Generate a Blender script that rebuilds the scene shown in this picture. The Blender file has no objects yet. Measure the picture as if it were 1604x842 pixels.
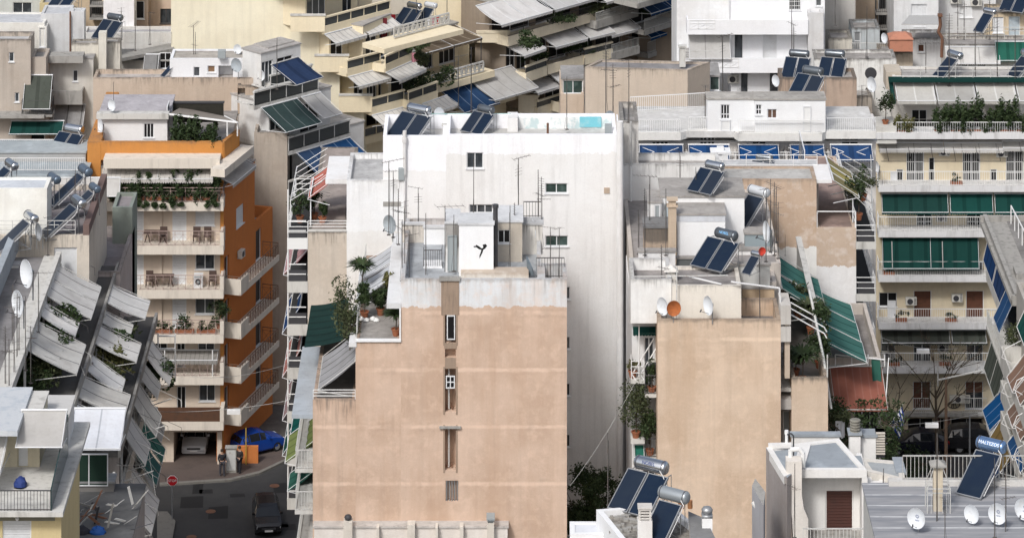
import bpy, math, random
from mathutils import Vector as V
R=math.radians
rnd=random.Random(7)
C=bpy.context.scene.collection
SC=bpy.context.scene
# ---------------------------------------------------------------- camera
F=6000.; VH=-1530.; H=97.; U0=802.      # focal length in photo pixels, horizon row, eye height, centre column
cd=bpy.data.cameras.new('camera'); cam=bpy.data.objects.new('camera',cd); C.objects.link(cam)
cam.location=(0,0,H); cam.rotation_euler=(R(90),0,0)
cd.sensor_fit='HORIZONTAL'; cd.sensor_width=36; cd.lens=F/1604*36
cd.shift_y=-(421-VH)/1604; cd.clip_start=1; cd.clip_end=3000
SC.camera=cam
# ---------------------------------------------------------------- light
SUN_EL,SUN_AZ=46,205
w=bpy.data.worlds.new('World'); SC.world=w; w.use_nodes=True
nt=w.node_tree; bg=nt.nodes['Background']
sk=nt.nodes.new('ShaderNodeTexSky'); sk.sky_type='NISHITA'; sk.sun_disc=False
sk.sun_elevation=R(SUN_EL); sk.sun_rotation=R(SUN_AZ); sk.air_density=1.0; sk.dust_density=4.0; sk.ozone_density=1
hs=nt.nodes.new('ShaderNodeHueSaturation'); hs.inputs['Saturation'].default_value=.6
nt.links.new(sk.outputs[0],hs.inputs['Color']); nt.links.new(hs.outputs[0],bg.inputs['Color'])
bg.inputs['Strength'].default_value=.105
sd=bpy.data.lights.new('sun','SUN'); sd.energy=1.5; sd.angle=R(10); sd.color=(1,.99,.975)
so=bpy.data.objects.new('sun',sd); C.objects.link(so)
az=R(SUN_AZ); el=R(SUN_EL)
sdir=V((math.sin(az)*math.cos(el),math.cos(az)*math.cos(el),math.sin(el)))
so.rotation_euler=sdir.to_track_quat('Z','Y').to_euler(); so.location=(0,0,200)
SC.view_settings.view_transform='Standard'; SC.view_settings.look='None'
SC.view_settings.exposure=0.53; SC.view_settings.gamma=1
# ---------------------------------------------------------------- materials
MC={}
def nd(nt,t,**k):
    n=nt.nodes.new('ShaderNode'+t)
    for a,b in k.items(): setattr(n,a,b)
    return n
def base(name,col=(.5,.5,.5),rough=.8,metal=0,spec=.3):
    m=bpy.data.materials.new(name); m.use_nodes=True
    b=m.node_tree.nodes['Principled BSDF']
    b.inputs['Base Color'].default_value=(*col,1); b.inputs['Roughness'].default_value=rough
    b.inputs['Metallic'].default_value=metal; b.inputs['Specular IOR Level'].default_value=spec
    return m,m.node_tree,b
def noise(nt,vec,scale,detail=3,rough=.6):
    n=nd(nt,'TexNoise'); n.inputs['Scale'].default_value=scale; n.inputs['Detail'].default_value=detail
    n.inputs['Roughness'].default_value=rough; nt.links.new(vec,n.inputs['Vector']); return n.outputs['Fac']
def ramp(nt,f,a,b,lo=0.,hi=1.):
    n=nd(nt,'MapRange'); n.inputs[1].default_value=a; n.inputs[2].default_value=b
    n.inputs[3].default_value=lo; n.inputs[4].default_value=hi
    nt.links.new(f,n.inputs[0]); return n.outputs[0]
def math2(nt,op,a,b):
    n=nd(nt,'Math',operation=op)
    for i,q in enumerate((a,b)):
        if isinstance(q,(int,float)): n.inputs[i].default_value=q
        else: nt.links.new(q,n.inputs[i])
    return n.outputs[0]
def mix(nt,f,a,b,mode='MIX'):
    n=nd(nt,'MixRGB',blend_type=mode)
    for i,q in enumerate((f,a,b)):
        if isinstance(q,(int,float)): n.inputs[i].default_value=q
        elif isinstance(q,tuple): n.inputs[i].default_value=(*q,1)
        else: nt.links.new(q,n.inputs[i])
    return n.outputs[0]
def mapv(nt,vec,sc,loc=(0,0,0)):
    n=nd(nt,'Mapping'); n.inputs['Scale'].default_value=sc; n.inputs['Location'].default_value=loc
    nt.links.new(vec,n.inputs['Vector']); return n.outputs[0]
def plaster(col,dirt=.5,top=None,band=None,cap=None,grime=(.10,.09,.08),rough=.9,drip=1.7,blot=.8):
    """painted render with blotches, rain streaks, black drips under the wall head, slab lines, a painted-over upper band"""
    key=('pl',col,dirt,top,band,cap,grime,drip,blot)
    if key in MC: return MC[key]
    m,nt,b=base('plaster',col,rough,0,.15)
    g=nd(nt,'NewGeometry'); p=g.outputs['Position']
    sx=nd(nt,'SeparateXYZ'); nt.links.new(p,sx.inputs[0]); z=sx.outputs['Z']
    seed=(rnd.uniform(0,90),rnd.uniform(0,90),rnd.uniform(0,90))
    ps=mapv(nt,p,(1,1,1),seed)
    big=noise(nt,ps,.33,5); med=noise(nt,ps,1.7,5,.65); fine=noise(nt,ps,14,3); crk=noise(nt,ps,.9,8,.72)
    st=noise(nt,mapv(nt,p,(2.6,2.6,.13),seed),1,4,.6); st2=noise(nt,mapv(nt,p,(7,7,.5),seed),1,3,.6)
    c=col
    if cap:
        zc=math2(nt,'ADD',z,ramp(nt,med,.3,.7,-.16,.16))
        f=ramp(nt,zc,cap[0]-.015,cap[0]+.015); c=mix(nt,f,col,cap[1])
    c=mix(nt,ramp(nt,big,.42,.60,0,.50*blot),c,mix(nt,1.0,c,(.80,.75,.70),'MULTIPLY'))
    c=mix(nt,ramp(nt,med,.50,.66,0,.55*blot),c,mix(nt,.5,c,(min(1,col[0]*1.25),min(1,col[1]*1.25),min(1,col[2]*1.25))))
    c=mix(nt,ramp(nt,fine,.35,.7,0,.25),c,mix(nt,1.0,c,(.8,.79,.78),'MULTIPLY'))
    c=mix(nt,math2(nt,'MULTIPLY',ramp(nt,math2(nt,'ABSOLUTE',math2(nt,'SUBTRACT',crk,.5),0),.0,.006,1,0),.28*min(1,dirt*1.6)),c,mix(nt,.6,c,grime))
    c=mix(nt,ramp(nt,noise(nt,mapv(nt,p,(.8,.8,1.6),seed),.8,2),.60,.64,0,.22*blot),c,mix(nt,.5,c,(min(1,col[0]*1.3),min(1,col[1]*1.28),min(1,col[2]*1.25))))
    if band:
        w_=math2(nt,'PINGPONG',math2(nt,'ADD',math2(nt,'SUBTRACT',z,band[0]),ramp(nt,med,.3,.7,-.05,.05)),band[1]/2)
        f=math2(nt,'MULTIPLY',ramp(nt,w_,.05,.14,1,0),ramp(nt,noise(nt,mapv(nt,p,(.5,.5,1),seed),1,4),.38,.52))
        c=mix(nt,math2(nt,'MULTIPLY',f,.85),c,tuple(min(1,q*1.2) for q in col))
        f=math2(nt,'MULTIPLY',ramp(nt,w_,.22,.30,1,0),ramp(nt,noise(nt,mapv(nt,p,(.8,.8,1),(5,4,3)),1,4),.52,.7))
        c=mix(nt,math2(nt,'MULTIPLY',f,.45),c,tuple(q*.62 for q in col))
        vs=noise(nt,mapv(nt,p,(.55,.55,.07),seed),1,5,.6); c=mix(nt,ramp(nt,vs,.52,.62,0,.35),c,(col[0]*.78,col[1]*.70,col[2]*.62)); c=mix(nt,ramp(nt,vs,.46,.38,0,.3),c,tuple(min(1,q*1.16) for q in col))
    f=math2(nt,'MULTIPLY',ramp(nt,st,.5,.75),dirt*.75)
    f=math2(nt,'MULTIPLY',f,ramp(nt,med,.3,.6,.4,1))
    c=mix(nt,f,c,mix(nt,.45,c,grime))
    if top is not None:
        d=ramp(nt,math2(nt,'SUBTRACT',z,ramp(nt,st2,.35,.7,0,drip)),top-drip,top-.05,0,1)
        d=math2(nt,'MULTIPLY',d,ramp(nt,st2,.56,.42)); d=math2(nt,'MULTIPLY',d,ramp(nt,big,.42,.6,.12,1))
        f=math2(nt,'MULTIPLY',d,min(.8,.2+dirt*.8))
        c=mix(nt,f,c,grime)
        c=mix(nt,ramp(nt,math2(nt,'ADD',z,ramp(nt,med,.3,.7,-.12,.12)),top-.2,top-.02,0,min(.8,dirt)),c,grime)
    nt.links.new(c,b.inputs['Base Color'])
    bp=nd(nt,'Bump'); bp.inputs['Strength'].default_value=.35; bp.inputs['Distance'].default_value=.02
    nt.links.new(math2(nt,'ADD',fine,med),bp.inputs['Height']); nt.links.new(bp.outputs[0],b.inputs['Normal'])
    MC[key]=m; return m
def rusty(name,col,col2=(.2,.12,.08),rough=.6,metal=0,sc=3,lo=.5,hi=.75,amt=.7,spec=.3,stretch=(1,1,1)):
    key=('ru',name,col)
    if key in MC: return MC[key]
    m,nt,b=base(name,col,rough,metal,spec)
    p=mapv(nt,nd(nt,'NewGeometry').outputs['Position'],stretch)
    c=mix(nt,ramp(nt,noise(nt,p,sc,5),lo,hi,0,amt),col,col2)
    c=mix(nt,ramp(nt,noise(nt,p,sc*9,3),.35,.7,0,.3),c,mix(nt,1.,c,(.75,.75,.75),'MULTIPLY'))
    nt.links.new(c,b.inputs['Base Color']); MC[key]=m; return m
def fabric(col,stripe=None,per=.5,dirt=.3,duty=.12):
    """awning cloth: seams / stripes run down the cloth along its own length"""
    key=('fa',col,stripe,per,dirt,duty)
    if key in MC: return MC[key]
    m,nt,b=base('awning_cloth',col,.95,0,.1)
    uv=nd(nt,'UVMap'); sx=nd(nt,'SeparateXYZ'); nt.links.new(uv.outputs[0],sx.inputs[0])
    s=stripe or tuple(q*.72 for q in col)
    pp=math2(nt,'PINGPONG',sx.outputs['X'],per/2)
    f=ramp(nt,pp,per*duty,per*duty+.02,1,0)
    c=mix(nt,f,col,s)
    p=nd(nt,'NewGeometry').outputs['Position']
    c=mix(nt,ramp(nt,noise(nt,p,.9,5),.4,.72,0,dirt),c,mix(nt,1.,c,(.62,.58,.54),'MULTIPLY'))
    c=mix(nt,ramp(nt,noise(nt,mapv(nt,p,(4,4,.8)),1.4,4),.5,.75,0,dirt),c,mix(nt,1.,c,(.7,.68,.66),'MULTIPLY'))
    rn=nd(nt,'ObjectInfo').outputs['Random']; hv=nd(nt,'HueSaturation'); nt.links.new(c,hv.inputs['Color']); nt.links.new(ramp(nt,rn,0,1,.78,1.15),hv.inputs['Value']); nt.links.new(ramp(nt,rn,0,1,.8,1.05),hv.inputs['Saturation']); c=hv.outputs[0]
    nt.links.new(c,b.inputs['Base Color'])
    tr=nd(nt,'BsdfTranslucent'); nt.links.new(c,tr.inputs['Color'])
    ms=nd(nt,'MixShader'); ms.inputs[0].default_value=.18
    nt.links.new(b.outputs[0],ms.inputs[1]); nt.links.new(tr.outputs[0],ms.inputs[2])
    nt.links.new(ms.outputs[0],nt.nodes['Material Output'].inputs['Surface'])
    MC[key]=m; return m
def leafm(name,c1,c2):
    key=('lf',name)
    if key in MC: return MC[key]
    m,nt,b=base(name,c1,.7,0,.3)
    p=nd(nt,'NewGeometry').outputs['Position']
    c=mix(nt,ramp(nt,noise(nt,p,3,3),.35,.65),c1,c2)
    c=mix(nt,ramp(nt,noise(nt,p,25,2),.4,.7,0,.6),c,mix(nt,1.,c,(1.5,1.45,1.1),'MULTIPLY'))
    nt.links.new(c,b.inputs['Base Color']); MC[key]=m; return m
def roofm(col,dirt=.6,key2=0):
    key=('rf',col,dirt,key2)
    if key in MC: return MC[key]
    m,nt,b=base('roof_screed',col,.9,0,.2)
    p=mapv(nt,nd(nt,'NewGeometry').outputs['Position'],(1,1,1),(key2*7.3,2,1))
    a=noise(nt,p,.5,6,.65); d=noise(nt,p,3.1,5,.7)
    c=mix(nt,ramp(nt,a,.38,.62,0,dirt),col,tuple(q*.5 for q in col))
    c=mix(nt,ramp(nt,d,.5,.72,0,.7*dirt),c,(.09,.085,.08))
    c=mix(nt,ramp(nt,noise(nt,p,1.1,4),.55,.75,0,.5),c,tuple(min(.8,q*1.5) for q in col))
    nt.links.new(c,b.inputs['Base Color']); MC[key]=m; return m
def simple(name,col,rough=.7,metal=0,spec=.3):
    key=('s',name,col)
    if key in MC: return MC[key]
    m,nt,b=base(name,col,rough,metal,spec); MC[key]=m; return m
def glassm(name='window_glass',col=(.03,.035,.04),rough=.08):
    key=('g',name)
    if key in MC: return MC[key]
    m,nt,b=base(name,col,rough,0,.6)
    p=nd(nt,'NewGeometry').outputs['Position']
    c=mix(nt,ramp(nt,noise(nt,mapv(nt,p,(1.3,1.3,.7)),1.2,2),.45,.6,0,.6),col,tuple(q*2.2+.03 for q in col))
    c=mix(nt,ramp(nt,nd(nt,'ObjectInfo').outputs['Random'],.55,1,0,.55),c,(.22,.22,.21))
    nt.links.new(c,b.inputs['Base Color']); MC[key]=m; return m
WHITE=(.76,.77,.78); CREAM=(.74,.66,.50); BEIGE=(.50,.42,.34); PEACH=(.62,.43,.32)
m_alu=simple('white_aluminium',(.68,.69,.70),.5); m_dark=simple('dark_metal',(.05,.05,.055),.5)
m_glass=glassm(); m_steel=simple('galvanised_steel',(.35,.36,.37),.45,.6); m_black=simple('dark_interior',(.010,.010,.011),.35)
m_shut=rusty('white_shutter',(.66,.67,.68),(.45,.44,.42),sc=1.2,amt=.4); m_brown=rusty('brown_shutter',(.12,.05,.03),(.06,.03,.02))
m_conc=rusty('weathered_concrete',(.34,.33,.31),(.12,.115,.11),.9,sc=1.3,stretch=(2,2,.6),spec=.1)
m_concl=rusty('pale_concrete',(.56,.55,.52),(.25,.24,.22),.9,sc=1.1,stretch=(2.4,2.4,.5),spec=.1)
m_rail=rusty('rail_paint',(.55,.55,.53),(.25,.16,.1),sc=4,lo=.55); m_wrail=simple('white_rail',(.72,.72,.71),.5)
m_drail=rusty('dark_rail',(.08,.08,.08),(.12,.07,.05)); m_pane=simple('frosted_panel',(.33,.37,.38),.15,0,.5)
m_terra=rusty('terracotta',(.32,.12,.06),(.2,.09,.05)); m_rust=rusty('rusted_iron',(.16,.08,.05),(.07,.04,.03))
m_leaf=leafm('leaves',(.016,.032,.011),(.036,.055,.02)); m_leaf2=leafm('olive_leaves',(.032,.045,.02),(.065,.075,.035)); m_leaf3=leafm('dry_leaves',(.11,.10,.04),(.07,.08,.03))
m_bark=simple('bark',(.09,.07,.05),.9); m_cable=simple('black_cable',(.03,.03,.03),.7); m_grcurt=simple('grey_cabinet',(.30,.33,.34),.6)
m_tank=simple('polished_steel_tank',(.62,.64,.66),.22,1.); m_tankw=simple('painted_tank',(.62,.64,.66),.35,.2); m_tankd=simple('dark_tank_cap',(.06,.06,.07),.5)
m_ac=rusty('cream_casing',(.58,.57,.53),(.4,.37,.32),sc=5)
# ---------------------------------------------------------------- mesh builder
class MB:
    def __init__(s): s.v=[]; s.f=[]; s.uv=[]; s.m=[]; s.cm=0; s.smooth=False
    def face(s,ps,uv=None):
        n=len(s.v); s.v+= [tuple(p) for p in ps]; s.f.append(tuple(range(n,n+len(ps)))); s.uv.append(uv); s.m.append(s.cm)
    def box8(s,P):     # P: 8 points, bottom 4 ccw then top 4
        n=len(s.v); s.v+=[tuple(p) for p in P]
        for q in ((3,2,1,0),(4,5,6,7),(0,1,5,4),(1,2,6,5),(2,3,7,6),(3,0,4,7)):
            s.f.append(tuple(n+i for i in q)); s.uv.append(None); s.m.append(s.cm)
    def bx(s,fr,x0,x1,o0,o1,z0,z1):   # box in a facade frame (x along, o outwards)
        W=fr.W
        s.box8([W(x0,o1,z0),W(x1,o1,z0),W(x1,o0,z0),W(x0,o0,z0),W(x0,o1,z1),W(x1,o1,z1),W(x1,o0,z1),W(x0,o0,z1)])
    def b(s,x0,x1,y0,y1,z0,z1):
        s.box8([(x0,y0,z0),(x1,y0,z0),(x1,y1,z0),(x0,y1,z0),(x0,y0,z1),(x1,y0,z1),(x1,y1,z1),(x0,y1,z1)])
    def tube(s,p,q,r,n=6,r2=None,cap=True):
        p=V(p);q=V(q);d=(q-p); 
        if d.length<1e-6: return
        d.normalize(); a=d.orthogonal().normalized(); b=d.cross(a); r2=r if r2 is None else r2; k=len(s.v)
        for c,rr in ((p,r),(q,r2)):
            for i in range(n):
                t=2*math.pi*i/n+.4; s.v.append(tuple(c+a*(rr*math.cos(t))+b*(rr*math.sin(t))))
        for i in range(n):
            j=(i+1)%n; s.f.append((k+i,k+j,k+n+j,k+n+i)); s.uv.append(None); s.m.append(s.cm)
        if cap:
            s.f.append(tuple(k+i for i in range(n))[::-1]); s.f.append(tuple(k+n+i for i in range(n))); s.uv+=[None]*2; s.m+=[s.cm]*2
    def path(s,ps,r,n=5):
        for a,b in zip(ps,ps[1:]): s.tube(a,b,r,n)
    def lathe(s,c,prof,n=16,axis='z'):
        k=len(s.v)
        for r,h in prof:
            for i in range(n):
                t=2*math.pi*i/n; a,b=r*math.cos(t),r*math.sin(t)
                s.v.append((c[0]+a,c[1]+b,c[2]+h) if axis=='z' else (c[0]+h,c[1]+a,c[2]+b))
        for j in range(len(prof)-1):
            for i in range(n):
                i2=(i+1)%n; s.f.append((k+j*n+i,k+j*n+i2,k+(j+1)*n+i2,k+(j+1)*n+i)); s.uv.append(None); s.m.append(s.cm)
        s.f.append(tuple(k+i for i in range(n))[::-1]); s.f.append(tuple(k+(len(prof)-1)*n+i for i in range(n))); s.uv+=[None]*2; s.m+=[s.cm]*2
    def build(s,name,mat,parent=None,org=None,smooth=False):
        if not s.v: return None
        o0=V(org) if org is not None else (parent['_o'] if parent is not None and '_o' in parent else (0,0,0))
        o0=V(o0)
        me=bpy.data.meshes.new(name); me.from_pydata([tuple(V(v)-o0) for v in s.v],[],s.f)
        if any(u is not None for u in s.uv):
            ul=me.uv_layers.new(name='UVMap'); i=0
            for f,u in zip(s.f,s.uv):
                for j in range(len(f)):
                    if u: ul.data[i].uv=u[j]
                    i+=1
        for mm in (mat if isinstance(mat,(list,tuple)) else [mat]): me.materials.append(mm)
        if any(s.m): me.polygons.foreach_set('material_index',s.m)
        if smooth: me.polygons.foreach_set('use_smooth',[True]*len(s.f))
        ob=bpy.data.objects.new(name,me); C.objects.link(ob)
        if parent is not None: ob.parent=parent
        elif org is not None: ob.location=org
        if parent is not None and '_o' in parent: pass
        ob['_o']=tuple(o0); return ob
def tag(o,label,cat,group=None,kind=None):
    o['label']=label; o['category']=cat
    if group: o['group']=group
    if kind: o['kind']=kind
    return o
def empty(name,loc,label,cat,group=None,rz=0):
    e=bpy.data.objects.new(name,None); C.objects.link(e); e.location=loc; e.rotation_euler=(0,0,rz); e.empty_display_size=.3
    e['_o']=tuple(loc); return tag(e,label,cat,group)
def copy_tree(o,parent=None):
    c=o.copy(); C.objects.link(c)
    if parent is not None: c.parent=parent
    for ch in list(o.children): copy_tree(ch,c)
    return c
def PX(u,Y): return (u-U0)*Y/F
def PZ(v,Y): return H-(v-VH)*Y/F
def PT(u,v,Y): return V((PX(u,Y),Y,PZ(v,Y)))
# ---------------------------------------------------------------- facade frame
class Fr:
    def __init__(s,o,d): s.o=V((o[0],o[1])); s.d=V(d).normalized(); s.n=V((s.d.y,-s.d.x))
    def W(s,x,o,z):
        p=s.o+s.d*x+s.n*o; return V((p.x,p.y,z))
    def hit(s,u,o=0):
        k=(u-U0)/F; q=s.o+s.n*o    # q+x d = (k t, t)
        return (k*q.y-q.x)/(s.d.x-k*s.d.y)
    x=hit
    def Y(s,u,o=0): x=s.hit(u,o); return (s.o+s.d*x+s.n*o).y
    def z(s,u,v,o=0): return PZ(v,s.Y(u,o))
def FrP(u0,Y0,u1,Y1=None):
    Y1=Y0 if Y1 is None else Y1
    a=V((PX(u0,Y0),Y0)); b=V((PX(u1,Y1),Y1)); f=Fr(a,b-a); f.w=(b-a).length; return f
def holes(mb,fr,x0,x1,z0,z1,ops):
    """wall sheet at o=0 with recessed openings (x0,z0,x1,z1,depth)"""
    ops=[(max(a,x0+.01),max(b,z0+.01),min(c,x1-.01),min(d,z1-.01),e) for a,b,c,d,e in ops if a<x1-.05 and c>x0+.05 and b<z1-.05 and d>z0+.05]
    xs=sorted({x0,x1,*[o[0] for o in ops],*[o[2] for o in ops]}); zs=sorted({z0,z1,*[o[1] for o in ops],*[o[3] for o in ops]})
    for i in range(len(xs)-1):
        run=None
        for j in range(len(zs)-1):
            cx=(xs[i]+xs[i+1])/2; cz=(zs[j]+zs[j+1])/2
            ins=any(o[0]<cx<o[2] and o[1]<cz<o[3] for o in ops)
            if not ins and run is None: run=zs[j]
            if ins and run is not None:
                mb.face([fr.W(xs[i],0,run),fr.W(xs[i+1],0,run),fr.W(xs[i+1],0,zs[j]),fr.W(xs[i],0,zs[j])]); run=None
        if run is not None: mb.face([fr.W(xs[i],0,run),fr.W(xs[i+1],0,run),fr.W(xs[i+1],0,z1),fr.W(xs[i],0,z1)])
    for a,b,c,d,e in ops:
        W=fr.W
        mb.face([W(a,0,b),W(c,0,b),W(c,-e,b),W(a,-e,b)]); mb.face([W(a,-e,d),W(c,-e,d),W(c,0,d),W(a,0,d)])
        mb.face([W(a,0,b),W(a,-e,b),W(a,-e,d),W(a,0,d)]); mb.face([W(c,-e,b),W(c,0,b),W(c,0,d),W(c,-e,d)])
        mb.face([W(a,-e,b),W(c,-e,b),W(c,-e,d),W(a,-e,d)])
class Fac:
    """one facade of a block; all things fixed to it are parts of the building"""
    def __init__(s,root,fr,w,z0,z1): s.root=root; s.fr=fr; s.w=w; s.z0=z0; s.z1=z1; s.ops=[]
    def Rp(s,u0,v0,u1,v1,o=0):
        f=s.fr; um=(u0+u1)/2; return f.x(u0,o),f.z(um,v1,o),f.x(u1,o),f.z(um,v0,o)
    def opening(s,x0,z0,x1,z1,dep=1.2): s.ops.append((x0,z0,x1,z1,dep))
    def win(s,x0,z0,x1,z1,n=2,fm=None,gm=None,dep=.14,shut=0,sm=None,sill=True,bars=None,cut=True,t=.05,tr=0,name='window'):
        fm=fm or m_alu; gm=gm or m_glass; fr=s.fr
        if cut: s.ops.append((x0,z0,x1,z1,dep))
        off=-dep+.02 if cut else .02
        if not cut: off=.03
        b=MB()
        b.bx(fr,x0,x0+t,off-.01,off+.05,z0,z1); b.bx(fr,x1-t,x1,off-.01,off+.05,z0,z1)
        b.bx(fr,x0+t,x1-t,off-.01,off+.05,z0,z0+t); b.bx(fr,x0+t,x1-t,off-.01,off+.05,z1-t,z1)
        for i in range(1,n): xx=x0+(x1-x0)*i/n; b.bx(fr,xx-t*.5,xx+t*.5,off-.01,off+.05,z0+t,z1-t)
        if tr: b.bx(fr,x0+t,x1-t,off-.01,off+.052,z0+(z1-z0)*tr-t/2,z0+(z1-z0)*tr+t/2)
        if sill and cut: b.bx(fr,x0-.06,x1+.06,-dep+.03,.07,z0-.05,z0+.005)
        fo=b.build(name,fm,s.root)
        g=MB(); g.bx(fr,x0+t,x1-t,off-.008,off+.012,z0+t,z1-t); g.build('pane',gm,fo)
        if shut:
            k=MB(); zz=z1-t-(z1-z0-2*t)*shut
            nn=max(2,int((z1-t-zz)/.11)) if shut<=1 else 2
            for i in range(nn):
                a=zz+(z1-t-zz)*i/nn; c=zz+(z1-t-zz)*(i+.9)/nn; k.bx(fr,x0+t,x1-t,off+.014,off+.034+.008*(i%2),a,c)
            k.build('shutter',sm or m_shut,fo)
        if bars:
            k=MB(); nb=int((x1-x0)/.13)
            for i in range(nb+1): xx=x0+(x1-x0)*i/max(1,nb); k.bx(fr,xx-.012,xx+.012,.02,.045,z0,z1)
            for q in (.0,.33,.66,1.): zz=z0+(z1-z0)*q; k.bx(fr,x0,x1,.022,.043,zz-.015,zz+.015)
            k.build('security_bars',bars,fo)
        return fo
    def pw(s,u0,v0,u1,v1,**k): return s.win(*s.Rp(u0,v0,u1,v1),**k)
    def grille(s,x0,x1,o,z0,z1,mat,rail='bars',parent=None,fr=None,sp=.14):
        fr=fr or s.fr; b=MB(); r=.014
        if rail in('bars','fine'):
            n=max(1,int((x1-x0)/sp))
            for i in range(n+1):
                x=x0+(x1-x0)*i/n; b.bx(fr,x-.011,x+.011,o-.011,o+.011,z0,z1)
            b.bx(fr,x0,x1,o-.03,o+.03,z1,z1+.04); b.bx(fr,x0,x1,o-.015,o+.015,z0+.04,z0+.07)
        elif rail=='tube':
            for q in (.35,.7,1.): z=z0+(z1-z0)*q; b.tube(fr.W(x0,o,z),fr.W(x1,o,z),.022,5)
            n=max(1,int((x1-x0)/1.2))
            for i in range(n+1): x=x0+(x1-x0)*i/n; b.tube(fr.W(x,o,z0),fr.W(x,o,z1),.022,5)
        elif rail=='deco':
            n=max(1,int((x1-x0)/.5))
            for i in range(n+1): x=x0+(x1-x0)*i/n; b.bx(fr,x-.015,x+.015,o-.015,o+.015,z0,z1)
            b.bx(fr,x0,x1,o-.02,o+.02,z1,z1+.04); b.bx(fr,x0,x1,o-.015,o+.015,z0+.06,z0+.09); b.bx(fr,x0,x1,o-.012,o+.012,z1-.2,z1-.18)
            for i in range(n):
                xa=x0+(x1-x0)*i/n; xb=x0+(x1-x0)*(i+1)/n
                b.tube(fr.W(xa,o,z0+.08),fr.W(xb,o,z1-.19),.009,4); b.tube(fr.W(xb,o,z0+.08),fr.W(xa,o,z1-.19),.009,4)
        elif rail=='panel':
            n=max(1,int((x1-x0)/1.3))
            for i in range(n+1): x=x0+(x1-x0)*i/n; b.bx(fr,x-.03,x+.03,o-.03,o+.03,z0,z1+.03)
            b.bx(fr,x0,x1,o-.035,o+.035,z1-.0,z1+.05)
        return b
    def balc(s,x0,x1,z,d=1.3,rail='bars',h=.95,th=.18,mat=None,rm=None,pm=None,kerb=.0,low=0,ends=True,lab=None,sp=.14):
        """slab (top at z) with an optional solid upstand low, then railing; cheeks at both ends"""
        fr=s.fr; b=MB(); mat=mat or m_concl; rm=rm or m_rail
        b.bx(fr,x0,x1,-.02,d,z-th,z)
        if low:
            b.bx(fr,x0,x1,d-.1,d+.003,z-th-kerb,z+low)
            b.bx(fr,x0-.003,x0+.1,0,d-.1,z-.1,z+low); b.bx(fr,x1-.1,x1+.003,0,d-.1,z-.1,z+low)
        o=b.build('balcony',mat,s.root)
        if lab: o['label']=lab
        if rail:
            zb=z+low; zt=z+h
            side=[]
            g=s.grille(x0+.03,x1-.03,d-.05,zb,zt,rm,rail,sp=sp)
            if ends:
                for xe in (x0+.04,x1-.04):
                    f2=Fr((fr.W(xe,0,0).x,fr.W(xe,0,0).y),fr.n); e=s.grille(0,d-.05,0,zb,zt,rm,rail,fr=f2,sp=sp); side.append(e)
            for e in side:
                k=len(g.v); g.v+=e.v; g.f+=[tuple(i+k for i in f) for f in e.f]; g.uv+=e.uv; g.m+=e.m
            go=g.build('railing',rm,o)
            if rail=='panel':
                p=MB(); p.bx(fr,x0+.05,x1-.05,d-.06,d-.045,zb+.03,zt-.02); p.build('rail_panel',pm or m_pane,o)
        return o
    def pb(s,u0,u1,v,d=1.3,o=None,**k):   # v: row of the slab's top front edge
        fr=s.fr; um=(u0+u1)/2; return s.balc(fr.x(u0,d),fr.x(u1,d),fr.z(um,v,d),d,**k)
    def awn(s,x0,x1,z,out,drop,mat,val=.22,arms=True,am=None,o0=.03,scal=True,n=None,lab=None,seg=True):
        fr=s.fr; b=MB(); L=math.hypot(out,drop); W=fr.W; N=6; n=n or max(4,int((x1-x0)/.4)); 
        sag=.03*L; pts=[]
        for j in range(N+1):
            t=j/N; row=[]
            for i in range(n+1):
                x=x0+(x1-x0)*i/n
                wv=(.02*math.sin(i*2.1+j*.7+x0)-.035*abs(math.sin(i*1.1+x0)))*math.sin(math.pi*min(1,t*1.05))+.03*math.sin(x0*7)*(i/n-.5)*t
                row.append((W(x,o0+out*t,z-drop*t-sag*math.sin(math.pi*t)+wv),(x-x0,L*t)))
            pts.append(row)
        for j in range(N):
            for i in range(n):
                q=[pts[j][i],pts[j][i+1],pts[j+1][i+1],pts[j+1][i]]; b.face([a[0] for a in q],[a[1] for a in q])
        if val:
            m=max(6,int((x1-x0)/.16)) if scal else 4
            for i in range(m):
                xa=x0+(x1-x0)*i/m; xb=x0+(x1-x0)*(i+1)/m; xm=(xa+xb)/2; zt=z-drop; hh=val*(.7 if scal else 1)
                oo=o0+out+.01
                b.face([W(xa,oo,zt),W(xb,oo,zt),W(xb,oo,zt-hh),W(xm,oo,zt-val),W(xa,oo,zt-hh)],[(xa-x0,L),(xb-x0,L),(xb-x0,L+.1),(xm-x0,L+.2),(xa-x0,L+.1)])
        ob=b.build('awning',mat,s.root)
        if lab: ob['label']=lab
        if arms:
            f=MB(); f.tube(W(x0,o0,z+.05),W(x1,o0,z+.05),.05,6); f.tube(W(x0,o0+out,z-drop-.02),W(x1,o0+out,z-drop-.02),.03,5)
            k=max(2,int((x1-x0)/2.6)+1)
            for i in range(k):
                x=x0+.04+(x1-x0-.08)*i/(k-1)
                if seg: f.tube(W(x,o0,z+.03),W(x,o0+out,z-drop+.03),.018,4)
                if i in(0,k-1): f.tube(W(x,o0,z-drop-.35),W(x,o0+out,z-drop-.03),.022,4)
            f.build('awning_frame',am or m_alu,ob)
        return ob
    def pa(s,u0,u1,v0,v1,out,mat,**k):   # v0: row of the fixed edge on the wall, v1: row of the free edge
        fr=s.fr; um=(u0+u1)/2; za=fr.z(um,v0,0); zb=fr.z(um,v1,out)
        return s.awn(fr.x(u0,out/2),fr.x(u1,out/2),za,out,za-zb,mat,**k)
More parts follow.
